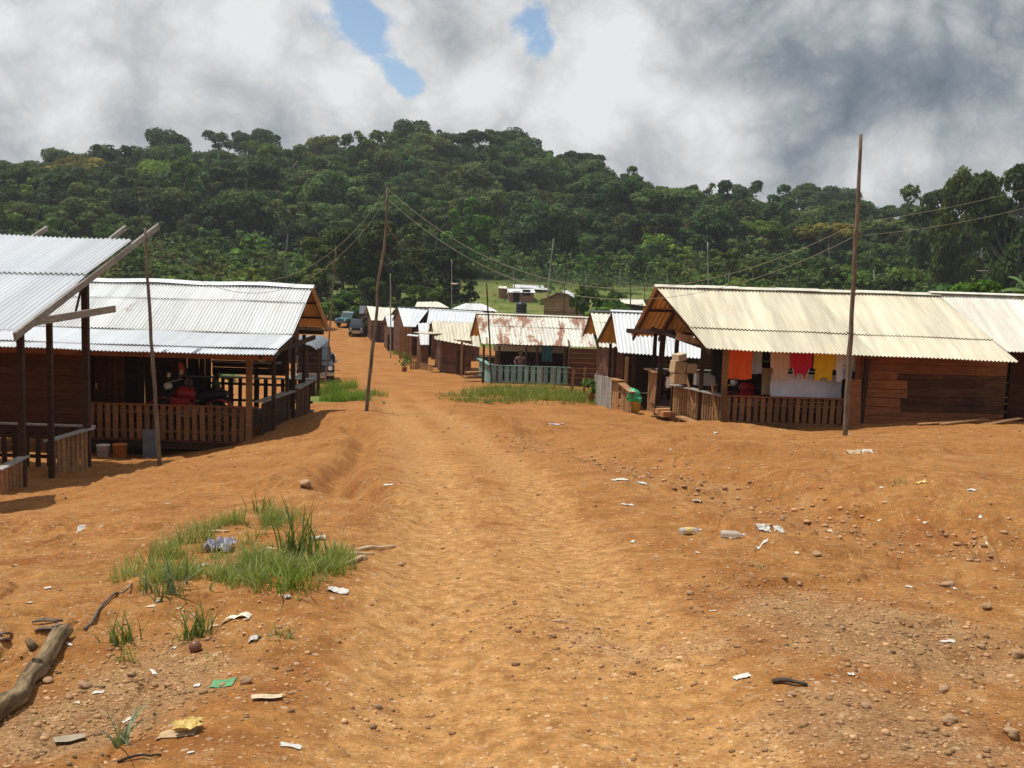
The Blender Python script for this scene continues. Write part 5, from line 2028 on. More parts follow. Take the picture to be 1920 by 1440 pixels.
# ------------------------------------------------------------------ grass
def blades(name_mat, pts, hmin, hmax, wid, r, lean=.5, segs=3, seed_tone=(.1, .9)):
    """grass blades rooted at pts -> verts, quads, tones"""
    n = len(pts)
    h = r.uniform(hmin, hmax, n)
    an = r.uniform(0, 2 * math.pi, n)
    le = r.uniform(.1, 1.0, n) * lean
    d = np.stack([np.cos(an), np.sin(an), np.zeros(n)], -1)
    sn = an + r.normal(size=n) * .8 + math.pi / 2
    sd = np.stack([np.cos(sn), np.sin(sn), np.zeros(n)], -1)
    w = wid * r.uniform(.6, 1.3, n)
    V, T = [], []
    tone = r.uniform(*seed_tone, n)
    for k in range(segs + 1):
        u = k / segs
        c = pts + np.array([0, 0, 1]) * (h * (u - .28 * le * u * u))[:, None] + d * (h * le * u * u)[:, None]
        ww = (w * (1 - u) ** .7 * (.75 + .5 * (u > 0)) + w * .03)[:, None]
        V.append(c - sd * ww)
        V.append(c + sd * ww)
        T.append(tone)
        T.append(tone)
    V = np.stack(V, 1)                    # n, 2(segs+1), 3
    m = 2 * (segs + 1)
    Fq = []
    base = np.arange(n)[:, None] * m
    for k in range(segs):
        Fq.append(base + np.array([2 * k, 2 * k + 1, 2 * k + 3, 2 * k + 2]))
    Fq = np.stack(Fq, 1).reshape(-1, 4)
    return V.reshape(-1, 3), Fq, np.stack(T, 1).reshape(-1)


def grass_stuff(zones, mat, label, seed, wid=.006, lean=.6):
    r = np.random.default_rng(seed)
    VV, FF, TT, off = [], [], [], 0
    for cx, cy, sx, sy, n, h0, h1 in zones:
        gx_, gy_ = r.normal(size=n), r.normal(size=n)
        ok_ = np.hypot(gx_, gy_) < 1.75
        x = cx + gx_[ok_] * sx
        y = cy + gy_[ok_] * sy
        k = fbm(x, y, .35 * max(sx, .6), 3, seed) > (.03 if wid < .004 else -.02)
        x, y = x[k], y[k]
        P = np.stack([x, y, terrain(x, y) - .01], -1)
        V, Fq, T = blades(None, P, h0, h1, wid, r, lean)
        VV.append(V)
        FF.append(Fq + off)
        TT.append(T)
        off += len(V)
    me = np_mesh('grass', np.concatenate(VV), np.concatenate(FF), MT[mat], tone=np.concatenate(TT))
    o = bpy.data.objects.new('grass', me)
    COL.objects.link(o)
    o['kind'] = 'stuff'
    o['label'] = label


def zone(px, py, sx, sy, n, h0, h1):
    x, y = gpt(px, py)
    return (x, y, sx, sy, n, h0, h1)


grass_stuff([zone(358, 1030, .19, .75, 4600, .04, .2), zone(540, 1058, .24, .44, 8000, .03, .18), zone(490, 985, .18, .45, 2200, .05, .22), zone(440, 1072, .18, .22, 1500, .03, .12), zone(325, 1085, .11, .16, 900, .03, .15),
             zone(450, 1040, .25, .5, 1200, .02, .08)], 'grass',
            'patch of thin yellowish green grass left of the track', 1, .0030, 1.2)
grass_stuff([zone(648, 752, .5, .7, 3000, .15, .5), zone(635, 732, .42, 1.6, 2000, .2, .6), zone(690, 742, .42, 1.2, 900, .12, .42), zone(600, 738, .2, 1.4, 500, .25, .6)], 'grass_bright',
            'bright tall grass between the left house and the crooked pole', 2, .009, .9)
grass_stuff([zone(1000, 738, 1.7, 4.5, 9500, .12, .40), zone(905, 742, 1.0, 2.6, 2800, .08, .28), zone(1085, 750, .6, 1.6, 1800, .08, .3), zone(960, 752, 1.1, .5, 1100, .05, .16)], 'grass_mid',
            'low grass in front of the teal porch rail', 3, .012, .9)
grass_stuff([zone(1660, 800, .1, .1, 20, .05, .12), zone(720, 635, .7, 2.0, 400, .2, .6), zone(752, 665, .5, 1.5, 350, .15, .5), zone(757, 685, .5, .5, 120, .1, .3), zone(716, 560 + 75, .4, 1, 150, .2, .5)], 'grass_bright',
            'weeds along the bottom of the far house walls', 4, .02)


def tuft(px, py, n, h0, h1, wid, lean, mat, label, seed, sx=.04):
    n = int(n * 1.6)
    r = np.random.default_rng(seed)
    g = ground_at(px, py)
    x = g.x + r.normal(size=n) * sx
    y = g.y + r.normal(size=n) * sx
    P = np.stack([x, y, terrain(x, y) - .012], -1) - np.array(g)
    V, Fq, T = blades(None, P, h0 * .6, h1, wid * .62, r, lean * 1.45, 5)
    me = np_mesh('grass_tuft', V, Fq, MT[mat], tone=T)
    o = bpy.data.objects.new('grass_tuft', me)
    COL.objects.link(o)
    o.location = g
    tag(o, label, 'grass tuft', 'single grass tufts on the bare earth')


tuft(232, 1205, 26, .10, .24, .007, .8, 'grass_dark', 'green grass tuft just right of the fallen log', 1)
tuft(366, 1195, 30, .10, .25, .007, .8, 'grass_dark', 'green tuft with a long blade left of the folded paper', 2)
tuft(322, 1112, 36, .10, .26, .010, .75, 'grass_blue', 'blue green broad bladed tuft at the left of the grass patch', 3, .06)
tuft(545, 1105, 44, .08, .2, .007, .85, 'grass_bright', 'bright green tuft at the lower edge of the grass patch', 4, .06)
tuft(565, 1052, 44, .25, .52, .010, .55, 'grass_dark', 'tall spiky tuft rising from the grass patch beside the track', 5, .07)
tuft(520, 1193, 22, .04, .10, .005, .9, 'grass_dark', 'small low tuft right of the folded paper', 6)
tuft(232, 1395, 7, .14, .24, .009, 1.1, 'grass_blue', 'few bent blades near the bottom left corner', 7, .02)
tuft(490, 962, 24, .12, .26, .007, .6, 'grass_dark', 'tuft at the upper end of the grass patch', 8, .06)
tuft(238, 1240, 10, .05, .14, .006, .7, 'grass_bright', 'thin little tuft below the tuft beside the log', 9, .03)
tuft(410, 1235, 14, .02, .05, .004, .9, 'grass', 'tiny sparse tuft below the folded paper', 10, .06)
tuft(915, 757, 40, .08, .2, .012, .8, 'grass_dark', 'lone tuft on the road edge left of the teal rail', 11, .06)
tuft(720, 757, 30, .06, .16, .010, .8, 'grass_dark', 'lone tuft at the foot of the crooked pole', 12, .015)
tuft(1415, 1066, 12, .03, .08, .004, .8, 'grass', 'tiny tuft in the gully among the litter', 13, .05)
tuft(1690, 908, 14, .04, .1, .006, .8, 'grass', 'small dull tuft on the right mound', 14, .06)


# ------------------------------------------------------------------ stones, gravel, litter
def rock(seed, n=2, rough=.22):
    bm = bmesh.new()
    bmesh.ops.create_icosphere(bm, subdivisions=n, radius=1)
    r = random.Random(seed)
    ph = [r.uniform(0, 6) for _ in range(6)]
    for v in bm.verts:
        c = v.co
        k = 1 + rough * (math.sin(c.x * 2.3 + ph[0]) * math.sin(c.y * 2.9 + ph[1]) + .6 * math.sin(c.z * 4 + ph[2] + c.x * 3)) + r.uniform(-.05, .05)
        v.co = c * k
    me = bpy.data.meshes.new('stone')
    bm.to_mesh(me)
    bm.free()
    return me


def gravel():
    r = np.random.default_rng(12)
    ico = rock(3, 1, .25)
    bv = np.array([v.co for v in ico.vertices])
    bf = np.array([p.vertices for p in ico.polygons])
    P = []
    for gx, gy, sx, sy, am in GRAVEL[:7] + GRAVEL[8:]:
        n = int(1500 * am * min(sx * sy * 2.2, 1.4))
        P.append(np.stack([gx + r.normal(size=n) * sx * .62, gy + r.normal(size=n) * sy * .62, np.minimum(.0025 + r.exponential(.0032, n), .017)], -1))
    n = 3400
    a, rad = r.uniform(-.5, .5, n), 3 * (28 / 3) ** r.random(n)
    P.append(np.stack([rad * np.sin(a), rad * np.cos(a), np.minimum(.002 + r.exponential(.0022, n), .011) * (1 + rad / 14)], -1))
    for i in range(500):
        t = r.random() * (len(GULLY) - 2)
        k = int(t)
        q = np.array(GULLY[k]) * (1 - t + k) + np.array(GULLY[k + 1]) * (t - k)
        P.append(np.array([[q[0] + r.normal() * .35, q[1] + r.normal() * .35, r.uniform(.008, .03)]]))
    P = np.concatenate(P)
    n = len(P)
    z = terrain(P[:, 0], P[:, 1])
    s = P[:, 2]
    an = r.uniform(0, 6.28, n)
    ca, sa = np.cos(an), np.sin(an)
    sc = np.stack([s * r.uniform(.8, 1.5, n), s * r.uniform(.7, 1.1, n), s * r.uniform(.45, .8, n)], -1)
    lv = bv[None] * sc[:, None, :]
    x = lv[..., 0] * ca[:, None] - lv[..., 1] * sa[:, None] + P[:, 0:1]
    y = lv[..., 0] * sa[:, None] + lv[..., 1] * ca[:, None] + P[:, 1:2]
    zz = lv[..., 2] + (z + s * .25)[:, None]
    V = np.stack([x, y, zz], -1).reshape(-1, 3)
    Fq = (bf[None] + (np.arange(n) * len(bv))[:, None, None]).reshape(-1, 3)
    tone = np.repeat(r.uniform(0, 1, n) ** .9, len(bv))
    me = np_mesh('gravel', V, Fq, MT['gravel'], tone=tone)
    o = bpy.data.objects.new('gravel', me)
    COL.objects.link(o)
    o['kind'] = 'stuff'
    o['label'] = 'loose pebbles and gravel strewn over the orange earth'


gravel()
ROCKS = [rock(i, 3, .2) for i in range(5)]
for me in ROCKS:
    me.materials.append(MT['stone'])
    me.polygons.foreach_set('use_smooth', [True] * len(me.polygons))
    a_ = me.attributes.new('tone', 'FLOAT', 'POINT')
    a_.data.foreach_set('value', [.55] * len(me.vertices))


def stone(px, py, w, label, k, group='single stones lying on the orange earth'):
    g = ground_at(px, py)
    s = w / F * (g - EYE).length / 2 * .8
    o = bpy.data.objects.new('stone', ROCKS[k % 5])
    COL.objects.link(o)
    o.location = g + Vector((0, 0, s * .32))
    o.scale = (s, s * .8, s * .62)
    o.rotation_euler = (0, 0, k * 1.1)
    tag(o, label, 'stone', group)


for k, (px, py, w, lab) in enumerate((
        (1294, 1115, 18, 'small stone alone on the track right of centre'), (1499, 1098, 15, 'small brown stone on the slope below the litter'),
        (1777, 1101, 28, 'flat stone on the little stony edge at the right'), (1850, 1141, 20, 'pale stone near the right edge below the stony edge'),
        (1771, 1297, 30, 'rounded tan stone in the lower right corner area'), (1624, 1327, 22, 'brown stone left of the rounded tan stone'),
        (1781, 1357, 32, 'flat pinkish stone below the rounded tan stone'), (1895, 1383, 32, 'dark stone in the bottom right corner'),
        (1531, 1043, 22, 'stone at the end of the gully with pale chips'), (1553, 1174, 18, 'first of a row of small stones at centre right'),
        (1580, 1180, 16, 'dark second stone of the row of small stones at centre right'), (1484, 1305, 18, 'dark stone below the black stick'),
        (1906, 1233, 30, 'grey stone at the right edge on gravel'), (751, 1061, 16, 'reddish stone at the left edge of the track'),
        (1121, 1101, 9, 'single dark pebble in the middle of the track'), (709, 1328, 18, 'stone on the gravelly left edge of the track'),
        (90, 1281, 24, 'grey stone in the shade beside the log'), (160, 1291, 26, 'reddish stone right of the log'), (247, 1268, 20, 'brown stone amid the gravel right of the log'),
        (130, 1310, 20, 'rounded orange stone below the reddish stone by the log'), (460, 1283, 30, 'tan stone beside the green shoe sole'),
        (573, 912, 30, 'flat dark stone on the bank above the grass patch'), (85, 1385, 20, 'grey stone near the bottom left board'), (1840, 1215, 20, 'stone among the gravel near the white plastic'))):
    stone(px, py, w, lab, k)
g = ground_at(366, 1223)
o = MB().lathe([(.001, -.030), (.018, -.026), (.029, -.008), (.030, .006), (.022, .022), (.008, .030), (.001, .031)], (0, 0, 0), 18).build('round_nut', MT['nut'], None, smooth=True)
o.location = g + Vector((0, 0, .024))
tag(o, 'smooth round brown nut on the earth below the tufts', 'nut')


def scrap(name, px, py, w, d, mat, label, cat, seed, crumple=.25, lift=.0, rz=0.0, n=7, fold=0.0, th=.0015, group=None):
    """crumpled flat piece of litter, w and d in metres"""
    r = random.Random(seed)
    g = ground_at(px, py)
    N_ = n
    w, d = w * .72, d * .72
    vs, fs = [], []
    H = {}
    for j in range(N_):
        for i in range(N_):
            u, v = i / (N_ - 1) - .5, j / (N_ - 1) - .5
            k = 1.0
            rad = math.hypot(u, v)
            if rad > .38 and crumple > .05:
                k = r.uniform(.75, 1.05)
            z = crumple * min(w, d) * r.uniform(0, .55) + fold * w * abs(math.sin(u * 6.0)) * .5
            x, y = u * w * k, v * d * k
            X = x * math.cos(rz) - y * math.sin(rz)
            Y = x * math.sin(rz) + y * math.cos(rz)
            gz = tz(g.x + X, g.y + Y) - g.z
            vs.append((X, Y, z + gz + .004 + lift))
    for j in range(N_ - 1):
        for i in range(N_ - 1):
            a = j * N_ + i
            fs.append((a, a + 1, a + N_ + 1, a + N_))
    mb = MB()
    mb.add(vs, fs, 0, [r.uniform(.35, .65) for _ in vs])
    mb.add([(x, y, z - th) for x, y, z in vs], [f[::-1] for f in fs], 0, .4)
    o = mb.build(name, MT[mat])
    o.location = g
    tag(o, label, cat, group)
    return o


LIT = 'scraps of litter on the orange earth'
scrap('paper_sheet', 443, 1158, .20, .09, 'paper', 'folded cream paper lying below the grass patch', 'paper', 1, .05, .0, -.05, 9, .22, group=LIT)
scrap('shoe_sole', 418, 1283, .14, .12, 'green_sole', 'green rubber shoe sole with a pebble on it', 'shoe sole', 2, .02, group=LIT)
scrap('plastic_scrap', 369, 1287, .045, .04, 'white_scrap', 'tiny white scrap left of the green sole', 'litter', 3, .3, group=LIT)
scrap('cardboard_piece', 500, 1313, .17, .07, 'card_pale', 'long pale cardboard strip near the bottom left', 'cardboard', 4, .03, .01, .25, group=LIT)
scrap('food_wrapper', 352, 1374, .15, .13, 'yellow', 'crumpled yellow wrapper lying on cardboard', 'wrapper', 5, .35, .02, .2, 9, group=LIT)
scrap('cardboard_piece', 332, 1378, .2, .09, 'card', 'brown cardboard under the yellow wrapper', 'cardboard', 6, .05, 0, .0, group=LIT)
scrap('lace_scrap', 545, 1400, .12, .06, 'white_scrap', 'whitish crumpled scrap at the bottom left of the track', 'litter', 7, .12, group=LIT)
scrap('board_piece', 130, 1395, .15, .09, 'grey_scrap', 'grey brown board piece in the bottom left corner', 'board', 8, .02, .01, .5, group=LIT)
scrap('plastic_bag', 412, 1028, .30, .25, 'violet_bag', 'crumpled grey violet plastic bag in the grass patch', 'plastic bag', 9, .75, .0, 0, 10, group=LIT)
scrap('plastic_scrap', 381, 1062, .10, .06, 'white_scrap', 'small white crumple in the grass below the violet bag', 'litter', 10, .5, group=LIT)
scrap('foil_scrap', 476, 1202, .07, .07, 'white_scrap', 'small crumpled foil ball right of the long bladed tuft', 'litter', 11, .7, group=LIT)
scrap('paper_ball', 539, 1124, .05, .05, 'white_scrap', 'white paper ball under the bright tuft', 'litter', 12, .9, group=LIT)
scrap('newspaper_scrap', 634, 1110, .17, .12, 'white_scrap', 'crumpled printed newspaper at the right end of the grass patch', 'paper', 13, .3, group=LIT)
scrap('cardboard_scrap', 596, 1014, .18, .13, 'white_scrap', 'crumpled pale green white carton behind the tall spiky tuft', 'carton', 14, .7, group=LIT)
scrap('plastic_scrap', 297, 1130, .05, .035, 'white_scrap', 'white scrap left below the blue green tuft', 'litter', 15, .3, group=LIT)
scrap('plastic_scrap', 185, 1302, .07, .04, 'white_scrap', 'whitish scrap on the gravel right of the log', 'litter', 16, .2, group=LIT)
scrap('paper_scrap', 152, 996, .10, .06, 'white_scrap', 'white scrap on bare earth left of the grass patch', 'litter', 17, .3, group=LIT)
scrap('paper_scrap', 312, 945, .10, .05, 'white_scrap', 'small pale scrap above the grass patch', 'litter', 18, .3, group=LIT)
scrap('paper_scrap', 402, 1175, .06, .03, 'card_pale', 'pale chip under the folded paper', 'litter', 19, .2, group=LIT)
scrap('paper_cup', 1308, 943, .12, .17, 'white_scrap', 'white crumpled cup lying at the head of the gully', 'cup', 20, .6, group=LIT)
scrap('plastic_scrap', 1432, 997, .16, .09, 'white_scrap', 'white and pink crumpled scrap in the gully', 'litter', 21, .5, group=LIT)
scrap('plastic_scrap', 1460, 996, .12, .08, 'white_scrap', 'pale greenish scrap right of the pink white scrap in the gully', 'litter', 22, .4, group=LIT)
scrap('paper_scrap', 1428, 1023, .14, .06, 'white_scrap', 'white rolled scrap at the bottom of the gully', 'litter', 23, .4, group=LIT)
scrap('paper_scrap', 1556, 998, .06, .12, 'card_pale', 'upright pale sliver right of the gully litter', 'litter', 24, .3, group=LIT)
scrap('food_wrapper', 1727, 906, .14, .09, 'yellow', 'yellow wrapper alone on the right mound', 'wrapper', 25, .3, group=LIT)
scrap('paper_scrap', 1822, 920, .14, .08, 'white_scrap', 'white scrap on the right mound near the edge', 'litter', 26, .3, group=LIT)
scrap('paper_scrap', 1163, 901, .26, .12, 'white_scrap', 'white paper at the right side of the road bend', 'litter', 27, .2, group=LIT)
scrap('paper_scrap', 1204, 908, .15, .12, 'white_scrap', 'smaller white paper right of the white paper by the road bend', 'litter', 28, .3, group=LIT)
scrap('paper_scrap', 1176, 948, .16, .07, 'white_scrap', 'pale scrap below the two white papers by the road', 'litter', 29, .3, group=LIT)
scrap('lace_scrap', 1391, 1271, .10, .08, 'white_scrap', 'rumpled white scrap right of the track in the foreground', 'litter', 30, .2, group=LIT)
scrap('plastic_scrap', 1776, 1206, .10, .05, 'white_scrap', 'white shiny plastic on the right hand gravel', 'litter', 31, .35, group=LIT)
scrap('paper_scrap', 1337, 1147, .06, .035, 'card_pale', 'pale chip on the right of the track', 'litter', 32, .1, group=LIT)
scrap('plastic_scrap', 1596, 1268, .05, .05, 'white_scrap', 'tiny white bits on gravel right of the black stick', 'litter', 33, .3, group=LIT)
scrap('paper_scrap', 728, 910, .14, .06, 'white_scrap', 'white scrap on the left shoulder of the track', 'litter', 34, .2, group=LIT)
scrap('paper_scrap', 1590, 815, .0 + .16, .1, 'white_scrap', 'white scrap at the foot of the right pole', 'litter', 35, .2, group=LIT)
scrap('paper_scrap', 1600, 846, .3, .12, 'card_pale', 'first of the pale chips before the right house', 'litter', 36, .15, group=LIT)
scrap('paper_scrap', 1626, 848, .2, .12, 'white_scrap', 'white chip before the right house', 'litter', 37, .15, group=LIT)
scrap('paper_scrap', 1342, 812, .14, .1, 'white_scrap', 'white lump before the corner of the right porch', 'litter', 38, .5, group=LIT)
scrap('paper_scrap', 843, 738, .2, .14, 'white_scrap', 'white scrap at the left end of the low grass', 'litter', 39, .5, group=LIT)
scrap('plastic_bag', 1040, 797, .5, .25, 'violet_bag', 'dark plastic rag on the road shoulder below the low grass', 'litter', 40, .3, group=LIT)
scrap('paper_scrap', 873, 801, .1, .1, 'white_scrap', 'white speck of paper on the road hump', 'litter', 41, .4, group=LIT)
rs = np.random.default_rng(66)
for k in range(34):
    px, py = (rs.uniform(1100, 1900), rs.uniform(840, 1110)) if k < 20 else (rs.uniform(0, 700), rs.uniform(900, 1420))
    scrap('paper_scrap', px, py, rs.uniform(.03, .08), rs.uniform(.02, .05), ('white_scrap', 'card_pale')[k % 2], 'tiny white or straw chip scattered on the %s' % ('right hand slope' if k < 20 else 'left hand slope'),
          'litter', 100 + k, .2, rz=rs.uniform(0, 3), n=4, group='tiny chips on the %s' % ('right slope' if k < 20 else 'left slope'))


def bottle(px, py, rz, label, band):
    g = ground_at(px, py)
    t = thing('plastic_bottle', label, 'bottle', g + Vector((0, 0, .03)), 'plastic bottles in the gully')
    t.rotation_euler = (0, math.pi / 2, rz)
    t.scale = (.66, .66, .66)
    prof = [(.002, -.13), (.038, -.13), (.042, -.11), (.042, .03), (.036, .07), (.014, .11), (.014, .13), (.002, .131)]
    mb = MB().lathe(prof, (0, 0, 0), 16)
    o = mb.build('body', MT['bottle'], None, smooth=True)
    o.parent = t
    if band:
        o = MB().lathe([(.0432, -.06), (.0436, -.055), (.0436, .015), (.0432, .02)], (0, 0, 0), 16).build('paper_label', MT['yellow'], None, smooth=True)
        o.parent = t
    o = MB().lathe([(.001, .128), (.0165, .128), (.0165, .15), (.001, .151)], (0, 0, 0), 12).build('cap', MT['white_plastic'], None, smooth=True)
    o.parent = t


m_, N_, b_, o_ = new_mat('bottle_plastic')
b_.inputs['Base Color'].default_value = (.75, .74, .68, 1)
b_.inputs['Roughness'].default_value = .15
b_.inputs['Transmission Weight'].default_value = .55
b_.inputs['IOR'].default_value = 1.2
MT['bottle'] = m_
bottle(1293, 1003, .3, 'clear plastic bottle with yellow paper band in the gully', True)
bottle(1372, 1010, -.1, 'clear unlabelled plastic bottle in the gully', False)


def stick(px0, py0, px1, py1, r0, mat, label, lift=.01, bend=.0, name='wood_stick', cat='stick', zoff=0.0):
    a, b = ground_at(px0, py0), ground_at(px1, py1)
    mb = MB()
    pts, n = [], 8
    rr = random.Random(int(px0))
    for i in range(n + 1):
        u = i / n
        p = a.lerp(b, u)
        p.z = max(tz(p.x, p.y) + r0 * .7, a.z + (b.z - a.z) * u) + lift * math.sin(u * 3.1)
        p.x += bend * math.sin(u * 3.1) + rr.uniform(-.2, .2) * r0
        pts.append(p)
    mb.tube(pts, [r0 * (1 - .4 * i / n) for i in range(n + 1)], 7)
    o = mb.build(name, MT[mat], None, smooth=True)
    recenter(o, a)
    tag(o, label, cat)


stick(158, 1182, 248, 1098, .009, 'pole', 'long thin stick reaching up from the end of the log')
stick(672, 1033, 742, 1026, .012, 'card_pale', 'straight pale stick at the right of the grass patch', cat='stick')
stick(650, 1060, 688, 1048, .014, 'card_pale', 'short pale split stick at the grass patch end')
stick(645, 1042, 700, 1040, .009, 'card_pale', 'bleached thin stick over the split stick')
stick(1450, 1282, 1512, 1288, .012, 'pole_dark', 'crooked black stick on the right foreground')
stick(220, 1432, 302, 1419, .006, 'pole_dark', 'thin dark twig at the bottom left edge')
stick(1035, 1167, 1085, 1170, .004, 'card_pale', 'straw lying across the track')
stick(380, 998, 430, 998, .008, 'card_pale', 'pale stick at the top of the grass patch')
stick(500, 1028, 545, 1040, .006, 'card_pale', 'pale reed leaning in the grass beside the tall tuft')
for k, (a, b, c, d) in enumerate(((60, 1172, 118, 1166), (65, 1190, 105, 1180), (100, 1185, 145, 1168), (0, 1196, 22, 1192), (0, 1206, 20, 1204))):
    p, q = ground_at(a, b), ground_at(c, d)
    mb = MB()
    for j in range(5):
        a_, b_ = p.lerp(q, j / 5), p.lerp(q, (j + 1) / 5)
        w_ = (.018, .034, .04, .034, .016)[j]
        mb.beam(a_ + Vector((0, 0, .012 + .006 * math.sin(j))), b_ + Vector((0, 0, .012 + .006 * math.sin(j + 1))), w_, .007, 0, .4 + .08 * k)
    o = mb.build('bark_flake', MT['pole'])
    recenter(o, p)
    tag(o, 'flake of brown bark lying above the log' if k < 3 else 'flake of brown bark at the left edge', 'bark', 'bark flakes above the log')
for k, (a, b, c, d, w, lab) in enumerate(((1722, 821, 1850, 817, .16, 'long pale board lying before the right house wall'), (1760, 818, 1842, 810, .12, 'shorter board crossing the long board before the right house'),
                                          (1840, 813, 1905, 803, .18, 'dark board propped at the right before the house wall'))):
    p, q = on_col(a, 25.0), on_col(c, 25.3)
    mb = MB().beam(p + Vector((0, -.1 * k, .03)), q + Vector((0, -.1 * k, .06 + .05 * k)), w, .03, 0, (.6, .5, .2)[k])
    o = mb.build('loose_board', MT['wood_lit'])
    recenter(o, p)
    tag(o, lab, 'board')
# sheet of board leaning on the right pole
p = on_col(1598, 25.75)
mb = MB().frame_box(p + Vector((0, .0, .55)), (.17, 0, 0), (0, .012, 0), (0, .08, .58), 0, .55)
o = mb.build('leaning_board', MT['wood_wall'])
recenter(o, p)
tag(o, 'upright brown board leaning behind the tall right pole', 'board')


# the fallen log
def log():
    a, b = ground_at(-60, 1390), ground_at(136, 1196)
    d = b - a
    L, rz = math.hypot(d.x, d.y), math.atan2(d.y, d.x)
    rr = random.Random(4)
    n, m = 60, 28
    vs, fs, ts = [], [], []
    ph = [rr.uniform(0, 6) for _ in range(8)]
    for i in range(n + 1):
        u = i / n
        x = L * u
        wx, wy = a.x + d.x * u, a.y + d.y * u
        cy = -.030 * math.sin(u * 5.6) + .012 * math.sin(u * 13 + 1)
        cz = tz(wx - cy * math.sin(rz), wy + cy * math.cos(rz)) - a.z + .038
        R0_ = .046 + .005 * math.sin(u * 8 + 1) - .012 * u + .010 * math.exp(-((u - .62) / .05) ** 2)
        if i >= n - 2:
            R0_ *= (.97, .93, .86)[i - n + 2]
        for k in range(m):
            an = 2 * math.pi * k / m
            g_ = math.sin(an * 5 + ph[0] + u * 2) * .05 + math.sin(an * 9 + ph[1] - u * 3) * .035 + math.sin(an * 14 + ph[2] + u * 5) * .03
            g_ += -.16 * math.exp(-((math.sin((an - 1.1 - .5 * u) / 2)) / .05) ** 2) * (1 if u > .45 else .3)
            q = R0_ * (1 + g_)
            jag = (rr.uniform(-.012, .02) if i == n else 0)
            vs.append((x + jag, cy + q * math.cos(an), cz + q * math.sin(an)))
            ts.append(.5 + .25 * math.sin(an * 3 + u * 4 + ph[3]) + rr.uniform(-.08, .08))
    for i in range(n):
        for k in range(m):
            p_, q_ = i * m + k, i * m + (k + 1) % m
            fs.append((p_, p_ + m, q_ + m, q_))
    c = len(vs)
    last = [vs[n * m + k] for k in range(m)]
    vs.append((sum(v[0] for v in last) / m - .015, sum(v[1] for v in last) / m, sum(v[2] for v in last) / m))
    ts.append(.2)
    for k in range(m):
        fs.append((n * m + k, c, n * m + (k + 1) % m))
    fs.append(tuple(range(m)))
    mb = MB()
    mb.add(vs, fs, 0, ts)
    u = .62
    mb.tube([(L * u, .02, .07), (L * u + .03, .06, .10)], [.022, .014], 8, 0, .3)
    o = mb.build('fallen_log', MT['log'], None, smooth=True)
    o.location = a
    o.rotation_euler = (0, 0, rz)
    tag(o, 'weathered barkless log lying at the lower left edge', 'log')


log()


# ------------------------------------------------------------------ things on and around the porches
def cloth(name, x0, x1, y, ztop, zbot, mat, label, shape='rect', seed=0, cat='clothing', trim=None, group='washing hung along the right porch'):
    """hanging textile with folds; shapes cut shirts hung upside down"""
    r = random.Random(seed)
    nx, nz = 17, 13
    vs, fs, idx = [], [], {}
    W, H = x1 - x0, ztop - zbot

    def inside(u, v):
        if shape == 'rect':
            return True
        if shape == 'shirt':        # hung by the hem, shoulders at the bottom
            if v > .62 and (u < .12 or u > .88):
                return False
            if v > .9 and .36 < u < .64:
                return False
            return True
        if shape == 'tank':
            if v > .58 and (u < .12 + (v - .58) * .35 or u > .88 - (v - .58) * .35):
                return False
            if v > .88 and .36 < u < .64:
                return False
            return True
        return True
    for j in range(nz + 1):
        for i in range(nx + 1):
            u, v = i / nx, j / nz
            fy = .02 * math.sin(u * 14 + seed) * (.3 + v) + .012 * math.sin(u * 33 + v * 4 + seed)
            x = x0 + W * u + .01 * math.sin(v * 7 + seed)
            z = ztop - H * v - .012 * math.sin(u * 9 + seed * 2)
            vs.append((x, y + fy, z))
    w = nx + 1
    for j in range(nz):
        for i in range(nx):
            if inside((i + .5) / nx, (j + .5) / nz):
                a = j * w + i
                fs.append((a, a + w, a + w + 1, a + 1))
    mb = MB()
    mb.add(vs, fs, 0, .5)
    mb.add([(q[0], q[1] + .004, q[2]) for q in vs], [f[::-1] for f in fs], 0, .5)
    o = mb.build(name, MT[mat], None, smooth=True)
    recenter(o, ((x0 + x1) / 2, y, zbot))
    tag(o, label, cat, group)
    if trim:
        mb = MB()
        for pts in trim:
            mb.tube([(x0 + W * u, y - .045, ztop - H * v) for u, v in pts], .010, 5)
        t_ = mb.build('trim', MT['cloth_pinkwhite' if trim and mat == 'cloth_red' else 'cloth_tealc'], o, smooth=True)
    return o


def px2(px, py, D):
    p = at(px, py, D)
    return p.x, p.z


def hang(name, pxa, pxb, pya, pyb, D, mat, label, **kw):
    xa, za = px2(pxa, pya, D)
    xb, _ = px2(pxb, pya, D)
    _, zb = px2((pxa + pxb) / 2, pyb, D)
    return cloth(name, xa, xb, D, za, zb, mat, label, **kw)


D1 = 26.45
hang('towel', 1363, 1412, 650, 711, D1, 'cloth_orange', 'bright orange towel hanging at the left of the washing', seed=1, cat='towel')
hang('trousers', 1407, 1430, 655, 701, D1 + .12, 'cloth_greyblue', 'grey blue cloth hung beside the orange towel', seed=2, cat='clothing')
hang('towel', 1446, 1484, 655, 712, D1, 'cloth_beige', 'pinkish beige towel left of the red jersey', seed=3, cat='towel', shape='shirt')
hang('jersey', 1482, 1524, 658, 709, D1 - .03, 'cloth_red', 'red sleeveless jersey with pale trim in the washing', seed=4, shape='tank',
     trim=[[(.12, .62), (.18, .8), (.26, .98)], [(.88, .62), (.82, .8), (.74, .98)], [(.36, .99), (.40, .91), (.5, .88), (.60, .91), (.64, .99)]])
hang('jersey', 1526, 1568, 658, 714, D1, 'cloth_yellowc', 'yellow shirt hanging beside the red jersey', seed=5, shape='shirt', trim=[[(.36, .99), (.42, .91), (.58, .91), (.64, .99)], [(.0, .7), (.03, .95)]])
